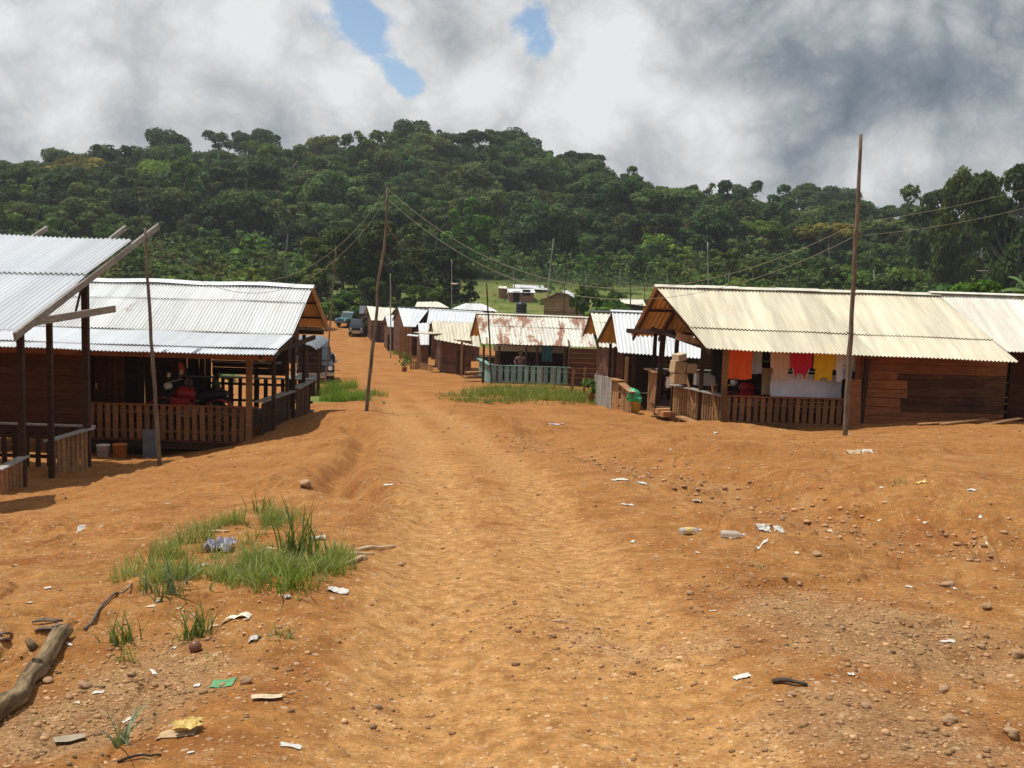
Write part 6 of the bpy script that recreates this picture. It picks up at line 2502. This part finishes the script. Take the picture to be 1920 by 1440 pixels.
hang('shirt', 1567, 1606, 660, 716, D1 + .02, 'cloth_whitec', 'white printed shirt at the right end of the washing', seed=6, shape='shirt')
_sh = bpy.context.scene.collection.objects[-1]
hang('bed_sheet', 1446, 1580, 700, 746, D1 + .35, 'cloth_whitec', 'long white sheet hung low behind the shirts', seed=7, cat='sheet')
hang('dark_cloth', 1335, 1358, 655, 705, 27.6, 'cloth_darkc', 'dark clothes hanging inside the right porch left of the orange towel', seed=8)
xa, za = px2(1320, 650, D1)
xb, zb = px2(1612, 652, D1)
mb = MB().tube([(xa, D1 + .01, za + .01), ((xa + xb) / 2, D1 + .01, za - .03), (xb, D1 + .01, zb + .05)], .006, 4)
o = mb.build('clothes_line', MT['wire'])
recenter(o, (xa, D1, za))
tag(o, 'clothes line under the eave of the right porch carrying the washing', 'clothes line')
# print on the white shirt
mb = MB()
for k, (u, v, w, h) in enumerate(((.42, .45, .12, .05), (.42, .60, .14, .03), (.36, .68, .05, .08), (.48, .68, .05, .08), (.42, .78, .14, .02))):
    xx, zz = px2(1567 + 39 * u, 660 + 56 * v, D1 - .04)
    mb.box((xx, D1 - .045, zz), (w * .5, .004, h * .72), 0, 0, .4)
pr = mb.build('print', MT['cloth_greyblue'], None)
for ob in COL.objects:
    if ob.name.startswith('shirt'):
        pr.parent = ob
        pr.matrix_parent_inverse = Matrix.Translation(-ob.location)
        break
# brown board behind the washing
xa, za = px2(1430, 690, 27.0)
xb, zb = px2(1447, 740, 27.0)
o = MB().box(((xa + xb) / 2, 27.0, (za + zb) / 2), (abs(xb - xa), .03, za - zb), 0, 0, .5).build('brown_panel', MT['card'])
recenter(o, ((xa + xb) / 2, 27.0, zb))
tag(o, 'narrow brown board standing left of the white sheet', 'board')


def carton(c, size, rz, label, tilt=0.0, mat='card'):
    t = thing('cardboard_box', label, 'box', c, 'cardboard boxes on the right porch rail')
    mb = MB()
    w, d, h = size
    th = .012
    c = Vector(c)
    ca, sa = math.cos(rz), math.sin(rz)
    R_ = Matrix.Rotation(rz, 3, 'Z') @ Matrix.Rotation(tilt, 3, 'Y')

    def bx(cc, hs):
        mb.frame_box(c + R_ @ Vector(cc), R_ @ Vector((hs[0], 0, 0)), R_ @ Vector((0, hs[1], 0)), R_ @ Vector((0, 0, hs[2])), 0, .5 + random.uniform(-.1, .1))
    bx((0, -d / 2, h / 2), (w / 2, th / 2, h / 2))
    bx((0, d / 2, h / 2), (w / 2, th / 2, h / 2))
    bx((-w / 2, 0, h / 2), (th / 2, d / 2 - th, h / 2))
    bx((w / 2, 0, h / 2), (th / 2, d / 2 - th, h / 2))
    bx((0, 0, th / 2), (w / 2 - th, d / 2 - th, th / 2))
    mb.build('body', MT[mat], t)
    mb = MB()
    bx((0, -d / 4, h + .004), (w / 2, d / 4 - .003, .005))
    bx((0, d / 4, h + .004), (w / 2, d / 4 - .003, .005))
    mb.build('flap', MT['card_pale'], t)


b0 = at(1272, 719, 27.7)
carton(b0, (.36, .34, .26), .2, 'lowest cardboard box on the corner of the right porch rail')
carton(b0 + Vector((-.05, 0, .28)), (.32, .3, .3), .35, 'middle leaning cardboard box of the stack on the porch rail', .12)
carton(b0 + Vector((.0, 0, .61)), (.24, .3, .16), .5, 'pale top box of the stack on the porch rail', -.15, 'card_pale')
carton(b0 + Vector((.33, .1, .28)), (.26, .3, .22), .0, 'cardboard box right of the stack on the porch rail', .0)
b1 = at(1320, 722, 28.6)
carton(b1, (.5, .3, .3), .1, 'white printed box inside the right porch', 0, 'white_plastic')
hang('white_rag', 1249, 1261, 706, 727, 28.2, 'cloth_whitec', 'white rag hanging at the porch entrance post', seed=12, group=None, cat='rag')


def motorbike(loc, rz, label, sc=1.0):
    t = thing('motorbike', label, 'motorbike', loc, 'red motorbikes parked on the porches')
    t.rotation_euler = (0, 0, rz)
    t.scale = (sc, sc, sc)

    def put(mb, name, mats, par=t, smooth=False):
        o = mb.build(name, mats, None, smooth)
        o.parent = par
        return o
    for x in (-.62, .62):
        mb = MB()
        n, m = 22, 8
        vs, fs = [], []
        for i in range(n):
            a = 2 * math.pi * i / n
            for k in range(m):
                b = 2 * math.pi * k / m
                rr = .25 + .05 * math.cos(b)
                vs.append((x + rr * math.cos(a), .05 * math.sin(b), .30 + rr * math.sin(a)))
        for i in range(n):
            for k in range(m):
                fs.append((i * m + k, ((i + 1) % n) * m + k, ((i + 1) % n) * m + (k + 1) % m, i * m + (k + 1) % m))
        mb.add(vs, fs)
        w = put(mb, 'wheel', MT['black'], smooth=True)
        mb = MB()
        for s in range(10):
            a = 2 * math.pi * s / 10
            mb.tube([(x, 0, .3), (x + .21 * math.cos(a), 0, .3 + .21 * math.sin(a))], .006, 4)
        mb.tube([(x, -.05, .3), (x, .05, .3)], .04, 10)
        put(mb, 'rim', MT['steel'], w)
    mb = MB()
    mb.tube([(.62, .06, .3), (.42, .06, .85)], .022, 8)
    mb.tube([(.62, -.06, .3), (.42, -.06, .85)], .022, 8)
    mb.tube([(-.62, .08, .3), (-.1, .06, .32), (.1, .03, .4)], .025, 8)
    mb.tube([(-.62, -.08, .3), (-.1, -.06, .32), (.1, -.03, .4)], .025, 8)
    mb.tube([(.44, 0, .8), (.1, 0, .4), (-.2, 0, .6), (-.6, 0, .66)], .028, 8)
    mb.tube([(-.62, .1, .3), (-.5, .1, .66)], .022, 8)
    mb.tube([(-.62, -.1, .3), (-.5, -.1, .66)], .022, 8)
    put(mb, 'frame', MT['dark_paint'], smooth=True)
    mb = MB().box((.05, 0, .40), (.34, .2, .26)).tube([(.0, 0, .42), (.18, 0, .6)], .08, 10)
    put(mb, 'engine', MT['steel'])
    mb = MB()
    mb.tube([(-.12, 0, .70), (.02, 0, .76), (.2, 0, .78), (.34, 0, .72)], [.07, .125, .135, .06], 12)
    put(mb, 'fuel_tank', MT['red_paint'], smooth=True)
    mb = MB()
    mb.tube([(-.78, 0, .80), (-.6, 0, .77), (-.3, 0, .72), (-.12, 0, .73)], [.06, .1, .115, .07], 10)
    put(mb, 'seat', MT['black'], smooth=True)
    for x0, x1 in ((.36, .86), (-.95, -.4)):
        mb = MB()
        xc = .62 if x0 > 0 else -.62
        pts = []
        for i in range(9):
            a = math.radians(25 + 130 * i / 8) if x0 > 0 else math.radians(20 + 120 * i / 8)
            pts.append((xc + .36 * math.cos(a), 0, .30 + .36 * math.sin(a)))
        for a, b in zip(pts[:-1], pts[1:]):
            mb.beam(a, b, .13, .012, up=(0, 1, 0)) if False else mb.frame_box(((a[0] + b[0]) / 2, 0, (a[2] + b[2]) / 2), ((b[0] - a[0]) / 2, 0, (b[2] - a[2]) / 2), (0, .065, 0), (-(b[2] - a[2]) * .1, 0, (b[0] - a[0]) * .1))
        put(mb, 'mudguard', MT['red_paint'])
    mb = MB().tube([(.36, -.36, 1.02), (.42, -.2, 1.0), (.42, .2, 1.0), (.36, .36, 1.02)], .014, 8)
    put(mb, 'handlebar', MT['steel'], smooth=True)
    mb = MB().tube([(.44, 0, .92), (.52, 0, .9), (.57, 0, .89)], [.06, .085, .08], 12)
    put(mb, 'headlight', MT['lamp'], smooth=True)
    mb = MB().frame_box((.2, .12, .55), (.2, 0, .02), (0, .012, 0), (-.02, 0, .12)).frame_box((.2, -.12, .55), (.2, 0, .02), (0, .012, 0), (-.02, 0, .12))
    put(mb, 'fairing', MT['red_paint'])
    mb = MB().tube([(.1, -.12, .3), (-.3, -.14, .28), (-.75, -.14, .4)], [.022, .04, .045], 8)
    put(mb, 'exhaust', MT['steel'], smooth=True)
    for sg in (-1, 1):
        mb = MB().tube([(.40, sg * .24, 1.0), (.36, sg * .3, 1.16)], .006, 5).tube([(.36, sg * .3, 1.13), (.35, sg * .3, 1.22)], [.045, .04], 8)
        put(mb, 'mirror', MT['steel'])


pm = at(345, 765, 26.2)
motorbike((pm.x + .15, 26.3, ZF_L + .02), math.pi - .12, 'red motorbike parked on the left house porch', 1.18)
pm = at(1408, 745, 27.5)
motorbike((pm.x, 27.6, ZF_R), math.pi + .35, 'red and black motorbike on the right porch below the orange towel')


# ------------------------------------------------------------------ people
def skin(name, joints, edges, radii, mat, parent, root=0, sub=1):
    me = bpy.data.meshes.new(name)
    me.from_pydata([tuple(j) for j in joints], edges, [])
    o = bpy.data.objects.new(name, me)
    COL.objects.link(o)
    md = o.modifiers.new('skin', 'SKIN')
    md.use_smooth_shade = True
    for i, r_ in enumerate(radii):
        v = me.skin_vertices[0].data[i]
        v.radius = (r_, r_) if not hasattr(r_, '__len__') else r_
        v.use_root = (i == root)
    s = o.modifiers.new('sub', 'SUBSURF')
    s.levels = s.render_levels = sub
    dg = bpy.context.evaluated_depsgraph_get()
    dg.update()
    m2 = bpy.data.meshes.new_from_object(o.evaluated_get(dg))
    m2.name = name
    bpy.data.objects.remove(o)
    m2.materials.clear()
    m2.materials.append(MT[mat])
    for p in m2.polygons:
        p.use_smooth = True
    a = m2.attributes.new('tone', 'FLOAT', 'POINT')
    a.data.foreach_set('value', [.5] * len(m2.vertices))
    o = bpy.data.objects.new(name, m2)
    COL.objects.link(o)
    o.parent = parent
    return o


def person(loc, rz, label, pose, shirt, trouser):
    """1.7 m figure facing -y; pose gives joints"""
    t = thing('person', label, 'person', loc)
    t.rotation_euler = (0, 0, rz)
    J = dict(pelvis=(0, 0, .93), waist=(0, 0, 1.08), chest=(0, -.01, 1.30), neck=(0, 0, 1.46), chin=(0, -.02, 1.53), head=(0, -.03, 1.62), crown=(0, -.01, 1.70),
             shL=(-.17, 0, 1.40), shR=(.17, 0, 1.40), elL=(-.25, -.05, 1.13), elR=(.25, -.05, 1.13), wrL=(-.24, -.25, 1.0), wrR=(.24, -.25, 1.0), haL=(-.22, -.32, .97), haR=(.22, -.32, .97),
             hiL=(-.09, 0, .90), hiR=(.09, 0, .90), knL=(-.11, -.02, .50), knR=(.11, -.02, .50), anL=(-.12, .02, .08), anR=(.12, .02, .08), toL=(-.13, -.17, .03), toR=(.13, -.17, .03))
    J.update(pose)
    names = list(J)
    ix = {n: i for i, n in enumerate(names)}
    E = [('pelvis', 'waist'), ('waist', 'chest'), ('chest', 'neck'), ('neck', 'chin'), ('chin', 'head'), ('head', 'crown')]
    for s in 'LR':
        E += [('chest', 'sh' + s), ('sh' + s, 'el' + s), ('el' + s, 'wr' + s), ('wr' + s, 'ha' + s), ('pelvis', 'hi' + s), ('hi' + s, 'kn' + s), ('kn' + s, 'an' + s), ('an' + s, 'to' + s)]
    R_ = dict(pelvis=(.13, .10), waist=(.115, .09), chest=(.14, .105), neck=.052, chin=.065, head=.088, crown=.06, sh=.058, el=.042, wr=.030, ha=.036, hi=.085, kn=.056, an=.04, to=.035)

    def rad(n, k=1.0):
        q = R_.get(n, R_.get(n[:2]))
        return tuple(z * k for z in q) if hasattr(q, '__len__') else q * k
    skin('body', [J[n] for n in names], [(ix[a], ix[b]) for a, b in E], [rad(n) for n in names], 'skin', t)
    # fingers
    mb = MB()
    for s in 'LR':
        h, w = Vector(J['ha' + s]), Vector(J['wr' + s])
        d = (h - w).normalized()
        side = d.cross(Vector((0, 0, 1))).normalized()
        for k, L in enumerate((.06, .07, .065, .05)):
            q = h + side * (k - 1.5) * .019 + d * .02
            mb.tube([q, q + d * L * .6 + Vector((0, 0, -.008)), q + d * L + Vector((0, 0, -.03))], [.009, .008, .006], 6)
        q = h + side * (-.035 if s == 'L' else .035) - d * .01
        mb.tube([q, q + (side * (-1 if s == 'L' else 1) + d).normalized() * .045], [.010, .007], 6)
    hd = Vector(J['head'])
    fw = Vector((0, -1, 0))
    mb.tube([hd + Vector((0, -.075, .01)), hd + Vector((0, -.105, -.02))], [.010, .016], 6)
    for sg in (-1, 1):
        mb.tube([hd + Vector((sg * .082, .005, .02)), hd + Vector((sg * .095, .012, -.03))], [.02, .014], 6)
    o = mb.build('hands_and_face', MT['skin'], None, smooth=True)
    o.parent = t
    # clothes follow the same joints, a little wider
    sj = ['waist', 'chest', 'neck0', 'shL', 'shR', 'slL', 'slR', 'hem']
    JJ = dict(J)
    JJ['neck0'] = tuple(Vector(J['neck']) - Vector((0, 0, .05)))
    JJ['slL'] = tuple(Vector(J['shL']).lerp(Vector(J['elL']), .7))
    JJ['slR'] = tuple(Vector(J['shR']).lerp(Vector(J['elR']), .7))
    JJ['hem'] = tuple(Vector(J['pelvis']) + Vector((0, 0, .02)))
    ed = [(7, 0), (0, 1), (1, 2), (1, 3), (1, 4), (3, 5), (4, 6)]
    rr = [(.135, .11), (.16, .125), .075, .072, .072, .062, .062, (.145, .12)]
    skin('shirt', [JJ[n] for n in sj], ed, rr, shirt, t)
    tj = ['pelvis', 'hiL', 'hiR', 'knL', 'knR', 'anL', 'anR']
    skin('trousers', [J[n] for n in tj], [(0, 1), (0, 2), (1, 3), (2, 4), (3, 5), (4, 6)], [(.145, .115), .1, .1, .072, .072, .058, .058], trouser, t)
    skin('hair', [Vector(J['head']) + Vector((0, .02, .0)), Vector(J['crown']) + Vector((0, .005, -.01)), Vector(J['head']) + Vector((0, .055, -.03))], [(0, 1), (0, 2)], [.090, .068, .06], 'hair', t)
    for sg in (-1, 1):
        mb = MB().lathe([(.001, -.008), (.008, -.004), (.009, .0), (.008, .004), (.001, .008)], (0, 0, 0), 8)
        o = mb.build('eye', MT['white_plastic'], None, smooth=True)
        o.parent = t
        o.location = hd + Vector((sg * .032, -.082, .012))
    return t


pp = at(975, 690, 56.0)
person((pp.x, 56.0, zf3 + .0), 0, 'person in tan shirt and jeans standing behind the teal porch rail', dict(elL=(-.30, -.06, 1.16), elR=(.30, -.06, 1.16), wrL=(-.26, -.3, 1.08), wrR=(.26, -.3, 1.08), haL=(-.24, -.37, 1.05), haR=(.24, -.37, 1.05)), 'shirt_tan', 'denim')
sit = dict(pelvis=(0, 0, .50), waist=(0, -.02, .64), chest=(0, -.06, .86), neck=(0, -.08, 1.02), chin=(0, -.11, 1.09), head=(0, -.12, 1.18), crown=(0, -.10, 1.26), shL=(-.17, -.06, .96), shR=(.17, -.06, .96),
           elL=(-.24, -.15, .72), elR=(.24, -.15, .72), wrL=(-.18, -.38, .66), wrR=(.18, -.38, .66), haL=(-.16, -.45, .64), haR=(.16, -.45, .64), hiL=(-.09, -.04, .49), hiR=(.09, -.04, .49),
           knL=(-.13, -.44, .48), knR=(.13, -.44, .48), anL=(-.13, -.46, .08), anR=(.13, -.46, .08), toL=(-.13, -.63, .03), toR=(.13, -.63, .03))
pp = at(400, 740, 28.6)
person((pp.x, 28.6, ZF_L), math.pi * .55, 'person in dark green shirt sitting on the left porch', sit, 'shirt_green', 'trouser_dark')
pp2 = at(376, 740, 29.0)
person((pp2.x - .25, 29.0, ZF_L), -math.pi * .35, 'person in tan top sitting in the shade of the left porch', sit, 'shirt_tan', 'trouser_dark')
# bench they sit on, table
for k, (q, rz) in enumerate(((pp, .2), (pp2 + Vector((-.25, 0, 0)), -.2))):
    D_ = 28.6 if k == 0 else 29.0
    t = thing('wooden_stool', 'low wooden stool under the person in %s on the left porch' % ('dark green' if k == 0 else 'tan'), 'stool', (q.x, D_, ZF_L), 'stools on the left porch')
    MB().box((q.x, D_, ZF_L + .38), (.34, .34, .04), rz).build('seat', MT['wood_lit'], t)
    for sx in (-1, 1):
        for sy in (-1, 1):
            MB().beam((q.x + sx * .14, D_ + sy * .14, ZF_L), (q.x + sx * .12, D_ + sy * .12, ZF_L + .36), .04, .04).build('leg', MT['wood_lit'], t)


def potfern(loc, label, n, L, mat, seed, pot=True):
    t = thing('potted_plant', label, 'plant', loc)
    r = random.Random(seed)
    if pot:
        MB().lathe([(.10, 0), (.15, .26), (.17, .26), (.17, .30), (.14, .30), (.13, .24)], loc, 16).build('pot', MT['clay_pot'], t, smooth=True)
    mb = MB()
    for k in range(n):
        a = 6.28 * k / n + r.uniform(-.3, .3)
        frond(mb, Vector(loc) + Vector((0, 0, .28)), (math.cos(a), math.sin(a), r.uniform(.5, 1.3)), L * r.uniform(.7, 1.1), .10, .55, r, 12, .6)
    mb.build('foliage', MT[mat], t)


pl_ = at(425, 700, 30.9)
potfern(Vector((pl_.x, 31.2, tz(pl_.x, 31.2))), 'arching palm leaved plant behind the left porch rail', 11, .75, 'leaf_banana', 3)
# raise that palm on its stem so that its fronds show over the rail
for ob in list(COL.objects):
    if ob.get('label', '').startswith('arching palm'):
        dz = at(425, 712, 31.2).z - .28 - ob.location.z
        MB().tube([ob.location, ob.location + Vector((0, 0, dz + .3))], [.05, .035], 7).build('stem', MT['bark'], ob)
        for ch in ob.children:
            if ch.name.startswith('foliage'):
                ch.location = (0, 0, dz)


def leafy_pot(px, py, D, label, seed, h=.75, w=.32):
    g = on_col(px, D)
    t = thing('potted_shrub', label, 'plant', g)
    MB().lathe([(.12, -.02), (.17, .28), (.19, .28), (.19, .33), (.16, .33), (.15, .26)], g, 16).build('pot', MT['clay_pot'], t, smooth=True)
    r = np.random.default_rng(seed)
    lobes = [(r.uniform(-w, w), r.uniform(-w, w), r.uniform(.45, h), .2, .2, .18) for _ in range(7)]
    V, Fq, T = crown_cards(r, lobes, 170, .075)
    me = np_mesh('foliage', V, Fq, MT['leaf_near'], tone=T)
    o = bpy.data.objects.new('foliage', me)
    COL.objects.link(o)
    o.parent = t
    o.color = (1.5, 1.7, 1.2, 1)
    mb = MB()
    for l in lobes:
        mb.tube([g + Vector((0, 0, .25)), g + Vector(l[:3])], [.015, .008], 5)
    mb.build('stem', MT['bark'], t)


leafy_pot(1111, 752, 38.6, 'leafy shrub in a clay pot at the end of the low grass', 3)
leafy_pot(1122, 752, 38.2, 'second smaller potted shrub against the grey plank fence', 4, .5, .15)
leafy_pot(758, 683, 66, 'bushy potted plant standing in the street before the small shop', 5, 1.1, .3)


# grey plank fence, gate posts by the white-roofed house
def plank_fence():
    a, b = at(1114, 735, 38.5), at(1146, 757, 35.0)
    t = thing('plank_fence', 'grey upright plank fence beside the potted shrubs', 'fence', (a.x, a.y, tz(a.x, a.y)))
    mb = MB()
    za, zb = tz(a.x, a.y), tz(b.x, b.y)
    boards_v(mb, a, b, za - .1, za + 1.0, .17, .03, rag=.08, zb1=zb - .1, zt1=zb + .98)
    mb.build('planks', MT['wood_grey'], t)
    c, d = at(1147, 757, 34.9), at(1160, 757, 34.4)
    railing(t, c, d, tz(c.x, c.y) - .1, tz(c.x, c.y) + 1.0, .15, .03, 'wood_lit', 'wood_lit', topw=.26)
    c, d = at(1163, 765, 34.3), at(1184, 771, 32.8)
    railing(t, c, d, tz(c.x, c.y) - .1, tz(c.x, c.y) + .85, .15, .03, 'wood_lit', 'wood_lit', topw=.24, zt1=tz(d.x, d.y) + .66)
    p = at(1172, 760, 34.3)
    post(t, p, tz(p.x, p.y) - .2, tz(p.x, p.y) + 1.7, .1, 'wood_lit')


plank_fence()
# stakes in the grass
for k, (px, D, h, lab) in enumerate(((1015, 50.5, .95, 'thin stake before the teal rail, leftmost of the four'), (1039, 49, .98, 'second stake from the left before the teal rail'),
                                     (1071, 42.5, 1.1, 'leaning stake in the grass, third from the left'), (1095, 41.5, 1.15, 'stake nearest the potted shrubs'))):
    g = on_col(px, D)
    o = MB().beam(g - Vector((0, 0, .2)), g + Vector(((.06 if k == 2 else .0), 0, h)), .10, .06, 0, .5).build('wooden_stake', MT['wood_lit' if k > 1 else 'wood_grey'])
    recenter(o, g)
    tag(o, lab, 'stake', 'stakes standing in the low grass')


def bucket(loc, r0, r1, h, mat, label, lab=False, square=False, handle=True):
    t = thing('plastic_bucket', label, 'bucket', loc)
    n = 4 if square else 22
    mb = MB().lathe([(r0, 0), (r1, h), (r1 * 1.05, h), (r1 * 1.05, h - .03 * h), (r1 * .93, h - .01), (r0 * .93, .02)], loc, n)
    mb.build('body', MT[mat], t, smooth=not square)
    if lab:
        mb = MB()
        for k in range(3):
            a = -math.pi / 2 + (k - 1) * .5
            rr = r0 + (r1 - r0) * .5 + .006
            mb.box((loc[0] + rr * math.cos(a), loc[1] + rr * math.sin(a), loc[2] + h * (.45 + .1 * (k % 2))), (.05, .006, h * .25), a + math.pi / 2, 0, .5)
        mb.build('printed_patch', MT['print_blue'], t)
    if handle:
        mb = MB().tube([(loc[0] - r1, loc[1], loc[2] + h * .9), (loc[0] - r1 * .7, loc[1] - r1 * .8, loc[2] + h * .7), (loc[0] + r1 * .7, loc[1] - r1 * .8, loc[2] + h * .7), (loc[0] + r1, loc[1], loc[2] + h * .9)], .004, 5)
        mb.build('handle', MT['steel'], t)


for px, mat, lab, sq, hh in ((194, 'white_plastic', 'white printed bucket under the left porch', False, .27), (225, 'orange_bucket', 'orange plastic tub beside the white bucket', False, .32)):
    g = on_col(px, 24.5)
    bucket(g, .13 if hh < .3 else .15, .155 if hh < .3 else .16, hh, mat, lab, lab=(mat == 'white_plastic'))
g = on_col(283, 24.6)
o = MB().box(g + Vector((0, 0, .33)), (.36, .05, .7), .1, 0, .3).build('metal_sheet', MT['grey_sheet'])
recenter(o, g)
tag(o, 'grey upright sheet leaning on the slats behind the leaning pole', 'sheet')
g = on_col(1190, 33.0)
bucket(g + Vector((0, 0, .05)), .15, .19, .42, 'yellow_bucket', 'faded yellow bucket holding a green bag by the plank fence', handle=False)
mb = MB()
r = random.Random(3)
vs, fs = [], []
for j in range(7):
    for i in range(12):
        a = 6.28 * i / 12
        k = (.2, .23, .19, .2, .15, .07, .02)[j] * r.uniform(.8, 1.25)
        z = (.36, .47, .52, .60, .70, .76, .78)[j]
        vs.append((g.x + k * math.cos(a) - .03 * j * .6, g.y + k * math.sin(a), g.z + z + r.uniform(-.02, .02)))
for j in range(6):
    for i in range(12):
        fs.append((j * 12 + i, j * 12 + (i + 1) % 12, (j + 1) * 12 + (i + 1) % 12, (j + 1) * 12 + i))
mb.add(vs, fs)
o = mb.build('plastic_bag', MT['bag_green'])
recenter(o, g)
tag(o, 'green plastic bag stuffed over the yellow bucket', 'plastic bag')
# black cloth hanging at the teal porch
hang('dark_cloth', 1016, 1036, 649, 678, 56.2, 'cloth_tealc', 'dark cloth hanging under the rusty roof', seed=14, group=None)
# orange lampshade-like bag in the left porch
a = at(335, 690, 30.3)
o = MB().lathe([(.17, -.16), (.18, -.08), (.13, .12), (.06, .17)], a, 14).build('hanging_bag', MT['cloth_orange'])
recenter(o, a)
tag(o, 'bright orange red bag hanging on the back wall of the left porch', 'bag')


# vehicles
def jeep(loc, rz, label, paint, pickup=False):
    t = thing('off_road_car', label, 'car', loc)
    t.rotation_euler = (0, 0, rz)

    def put(mb, name, mats, par=t, smooth=False):
        o = mb.build(name, mats, None, smooth)
        o.parent = par
        return o

    def prism(prof, y0, y1, inset=0.0):
        n = len(prof)
        mb = MB()
        vs = [(x, y0, z) for x, z in prof] + [(x, y1, z) for x, z in prof]
        fs = [tuple(range(n))[::-1], tuple(range(n, 2 * n))]
        for i in range(n):
            j = (i + 1) % n
            fs.append((i, j, j + n, i + n))
        mb.add(vs, fs)
        return mb
    mb = prism([(-2.0, .45), (2.0, .45), (2.05, .75), (2.0, 1.0), (.75, 1.08), (.70, 1.1), (-2.0, 1.1), (-2.05, .8)], -.80, .80)
    put(mb, 'body', [MT[paint]])
    x_end = -.4 if pickup else -1.95
    mb = prism([(.72, 1.1), (.35, 1.72), (.25, 1.80), (x_end + .1, 1.80), (x_end, 1.72), (x_end, 1.1)], -.74, .74)
    put(mb, 'cabin', [MT[paint]])
    mb = MB()
    mb.add([(.715, -.66, 1.14), (.715, .66, 1.14), (.385, .62, 1.68), (.385, -.62, 1.68)], [(0, 1, 2, 3)])
    put(mb, 'windscreen', MT['glass'])
    for sg in (-1, 1):
        mb = MB()
        x0 = .5
        segs = [(.45, -.3)] if pickup else [(.45, -.3), (-.4, -1.1), (-1.2, -1.85)]
        for a, b in segs:
            mb.add([(a, sg * .748, 1.16), (b, sg * .748, 1.16), (b, sg * .748, 1.62), (a - .22 * (a > .4), sg * .748, 1.62)], [(0, 1, 2, 3)])
        put(mb, 'window', MT['glass'])
    if pickup:
        mb = MB().box((-1.2, -.77, 1.25), (1.55, .05, .3)).box((-1.2, .77, 1.25), (1.55, .05, .3)).box((-1.97, 0, 1.25), (.05, 1.5, .3))
        put(mb, 'cargo_bed', MT[paint])
    for x in (-1.25, 1.25):
        for sg in (-1, 1):
            w = put(MB().tube([(x, sg * .62, .37), (x, sg * .84, .37)], .37, 22), 'wheel', MT['black'])
            put(MB().tube([(x, sg * .80, .37), (x, sg * .855, .37)], .2, 14), 'rim', MT['steel'], w)
    put(MB().box((2.1, 0, .58), (.12, 1.6, .16)), 'bumper', MT['steel'])
    put(MB().box((-2.1, 0, .58), (.12, 1.6, .16)), 'bumper', MT['steel'])
    for sg in (-1, 1):
        put(MB().tube([(2.0, sg * .6, .86), (2.06, sg * .6, .86)], .11, 14), 'headlight', MT['lamp'])
        put(MB().box((-2.06, sg * .66, .85), (.04, .12, .22)), 'tail_light', MT['red_paint'])
    mb = MB()
    for k in range(6):
        mb.box((2.045, -.35 + .14 * k, .85), (.02, .05, .25))
    put(mb, 'grille', MT['black'])


g = on_col(590, 53)
jeep(g, -math.pi / 2 + .25, 'dark off road car parked behind the left house gable', 'dark_paint')
g = ground_at(669, 629)
jeep(g, -math.pi / 2 + .1, 'black off road car far down the street by the trees', 'dark_paint')
g = ground_at(655, 612)
jeep(g, -math.pi / 2 - .4, 'teal pickup truck behind the far black car', 'blue_paint', True)
g = on_col(562, 64)
jeep(g, .25, 'dark pickup truck behind the grey covered stall', 'dark_paint', True)


# water tank
def tank():
    g = on_col(975, 108)
    zb = at(975, 586, 108).z
    t = thing('water_tank', 'black plastic water tank behind the rusty roof', 'water tank', g)
    s = 20 / F * 108 / 2
    prof = [(s * .96, 0), (s, .05), (s, .25), (s * .97, .28), (s, .31), (s, .55), (s * .97, .58), (s, .61), (s, .80), (s * .8, .95), (s * .4, 1.02), (s * .38, 1.02)]
    MB().lathe([(a, b * 1.05) for a, b in prof], Vector((g.x, g.y, zb)), 24).build('body', MT['tank_black'], t, smooth=True)
    MB().lathe([(s * .36, 1.07), (s * .38, 1.12), (s * .3, 1.17), (.01, 1.18)], Vector((g.x, g.y, zb)), 16).build('lid', MT['tank_black'], t)
    for sx in (-1, 1):
        for sy in (-1, 1):
            MB().beam((g.x + sx * s * .9, g.y + sy * s * .9, g.z - .3), (g.x + sx * s * .9, g.y + sy * s * .9, zb), .12, .12).build('leg', MT['wood_dark'], t)
    MB().box((g.x, g.y, zb - .06), (s * 2.4, s * 2.4, .1)).build('platform', MT['wood_grey'], t)


tank()
# kerb plank and bench things down the street
for k, (px, py, D, lab) in enumerate(((779, 668, 70, 'pile of crates and oddments at the small shop corner'),)):
    g = on_col(px, D)
    t = thing('crate_stack', lab, 'crates', g)
    for j in range(3):
        mb = MB()
        boards_v(mb, g + Vector((-.35, 0, 0)), g + Vector((.35, 0, 0)), g.z + .32 * j, g.z + .32 * j + .28, .12, .03)
        boards_v(mb, g + Vector((-.35, .5, 0)), g + Vector((-.35, 0, 0)), g.z + .32 * j, g.z + .32 * j + .28, .12, .03)
        boards_v(mb, g + Vector((.35, 0, 0)), g + Vector((.35, .5, 0)), g.z + .32 * j, g.z + .32 * j + .28, .12, .03)
        mb.build('crate', MT['wood_lit'], t)


# ------------------------------------------------------------------ humid air
def haze():
    zs = [v.z for v in (Vector(c) for o in COL.objects if o.type == 'MESH' and o.name.startswith('ground') for c in o.bound_box)]
    z0 = min(zs) - 1.0
    z1 = 75.0
    L = 3010.0
    mb = MB().box((0, 0, (z0 + z1) / 2), (2 * L, 2 * L, z1 - z0))
    m = bpy.data.materials.new('humid_air')
    m.use_nodes = True
    t = m.node_tree
    t.nodes.clear()
    v = t.nodes.new('ShaderNodeVolumePrincipled')
    v.inputs['Color'].default_value = (.90, .95, 1.0, 1)
    v.inputs['Density'].default_value = HAZE
    v.inputs['Anisotropy'].default_value = .2
    o_ = t.nodes.new('ShaderNodeOutputMaterial')
    t.links.new(v.outputs[0], o_.inputs['Volume'])
    o = mb.build('haze', m)
    o['kind'] = 'stuff'
    o['label'] = 'thin humid haze over the valley'


HAZE = .00023
haze()
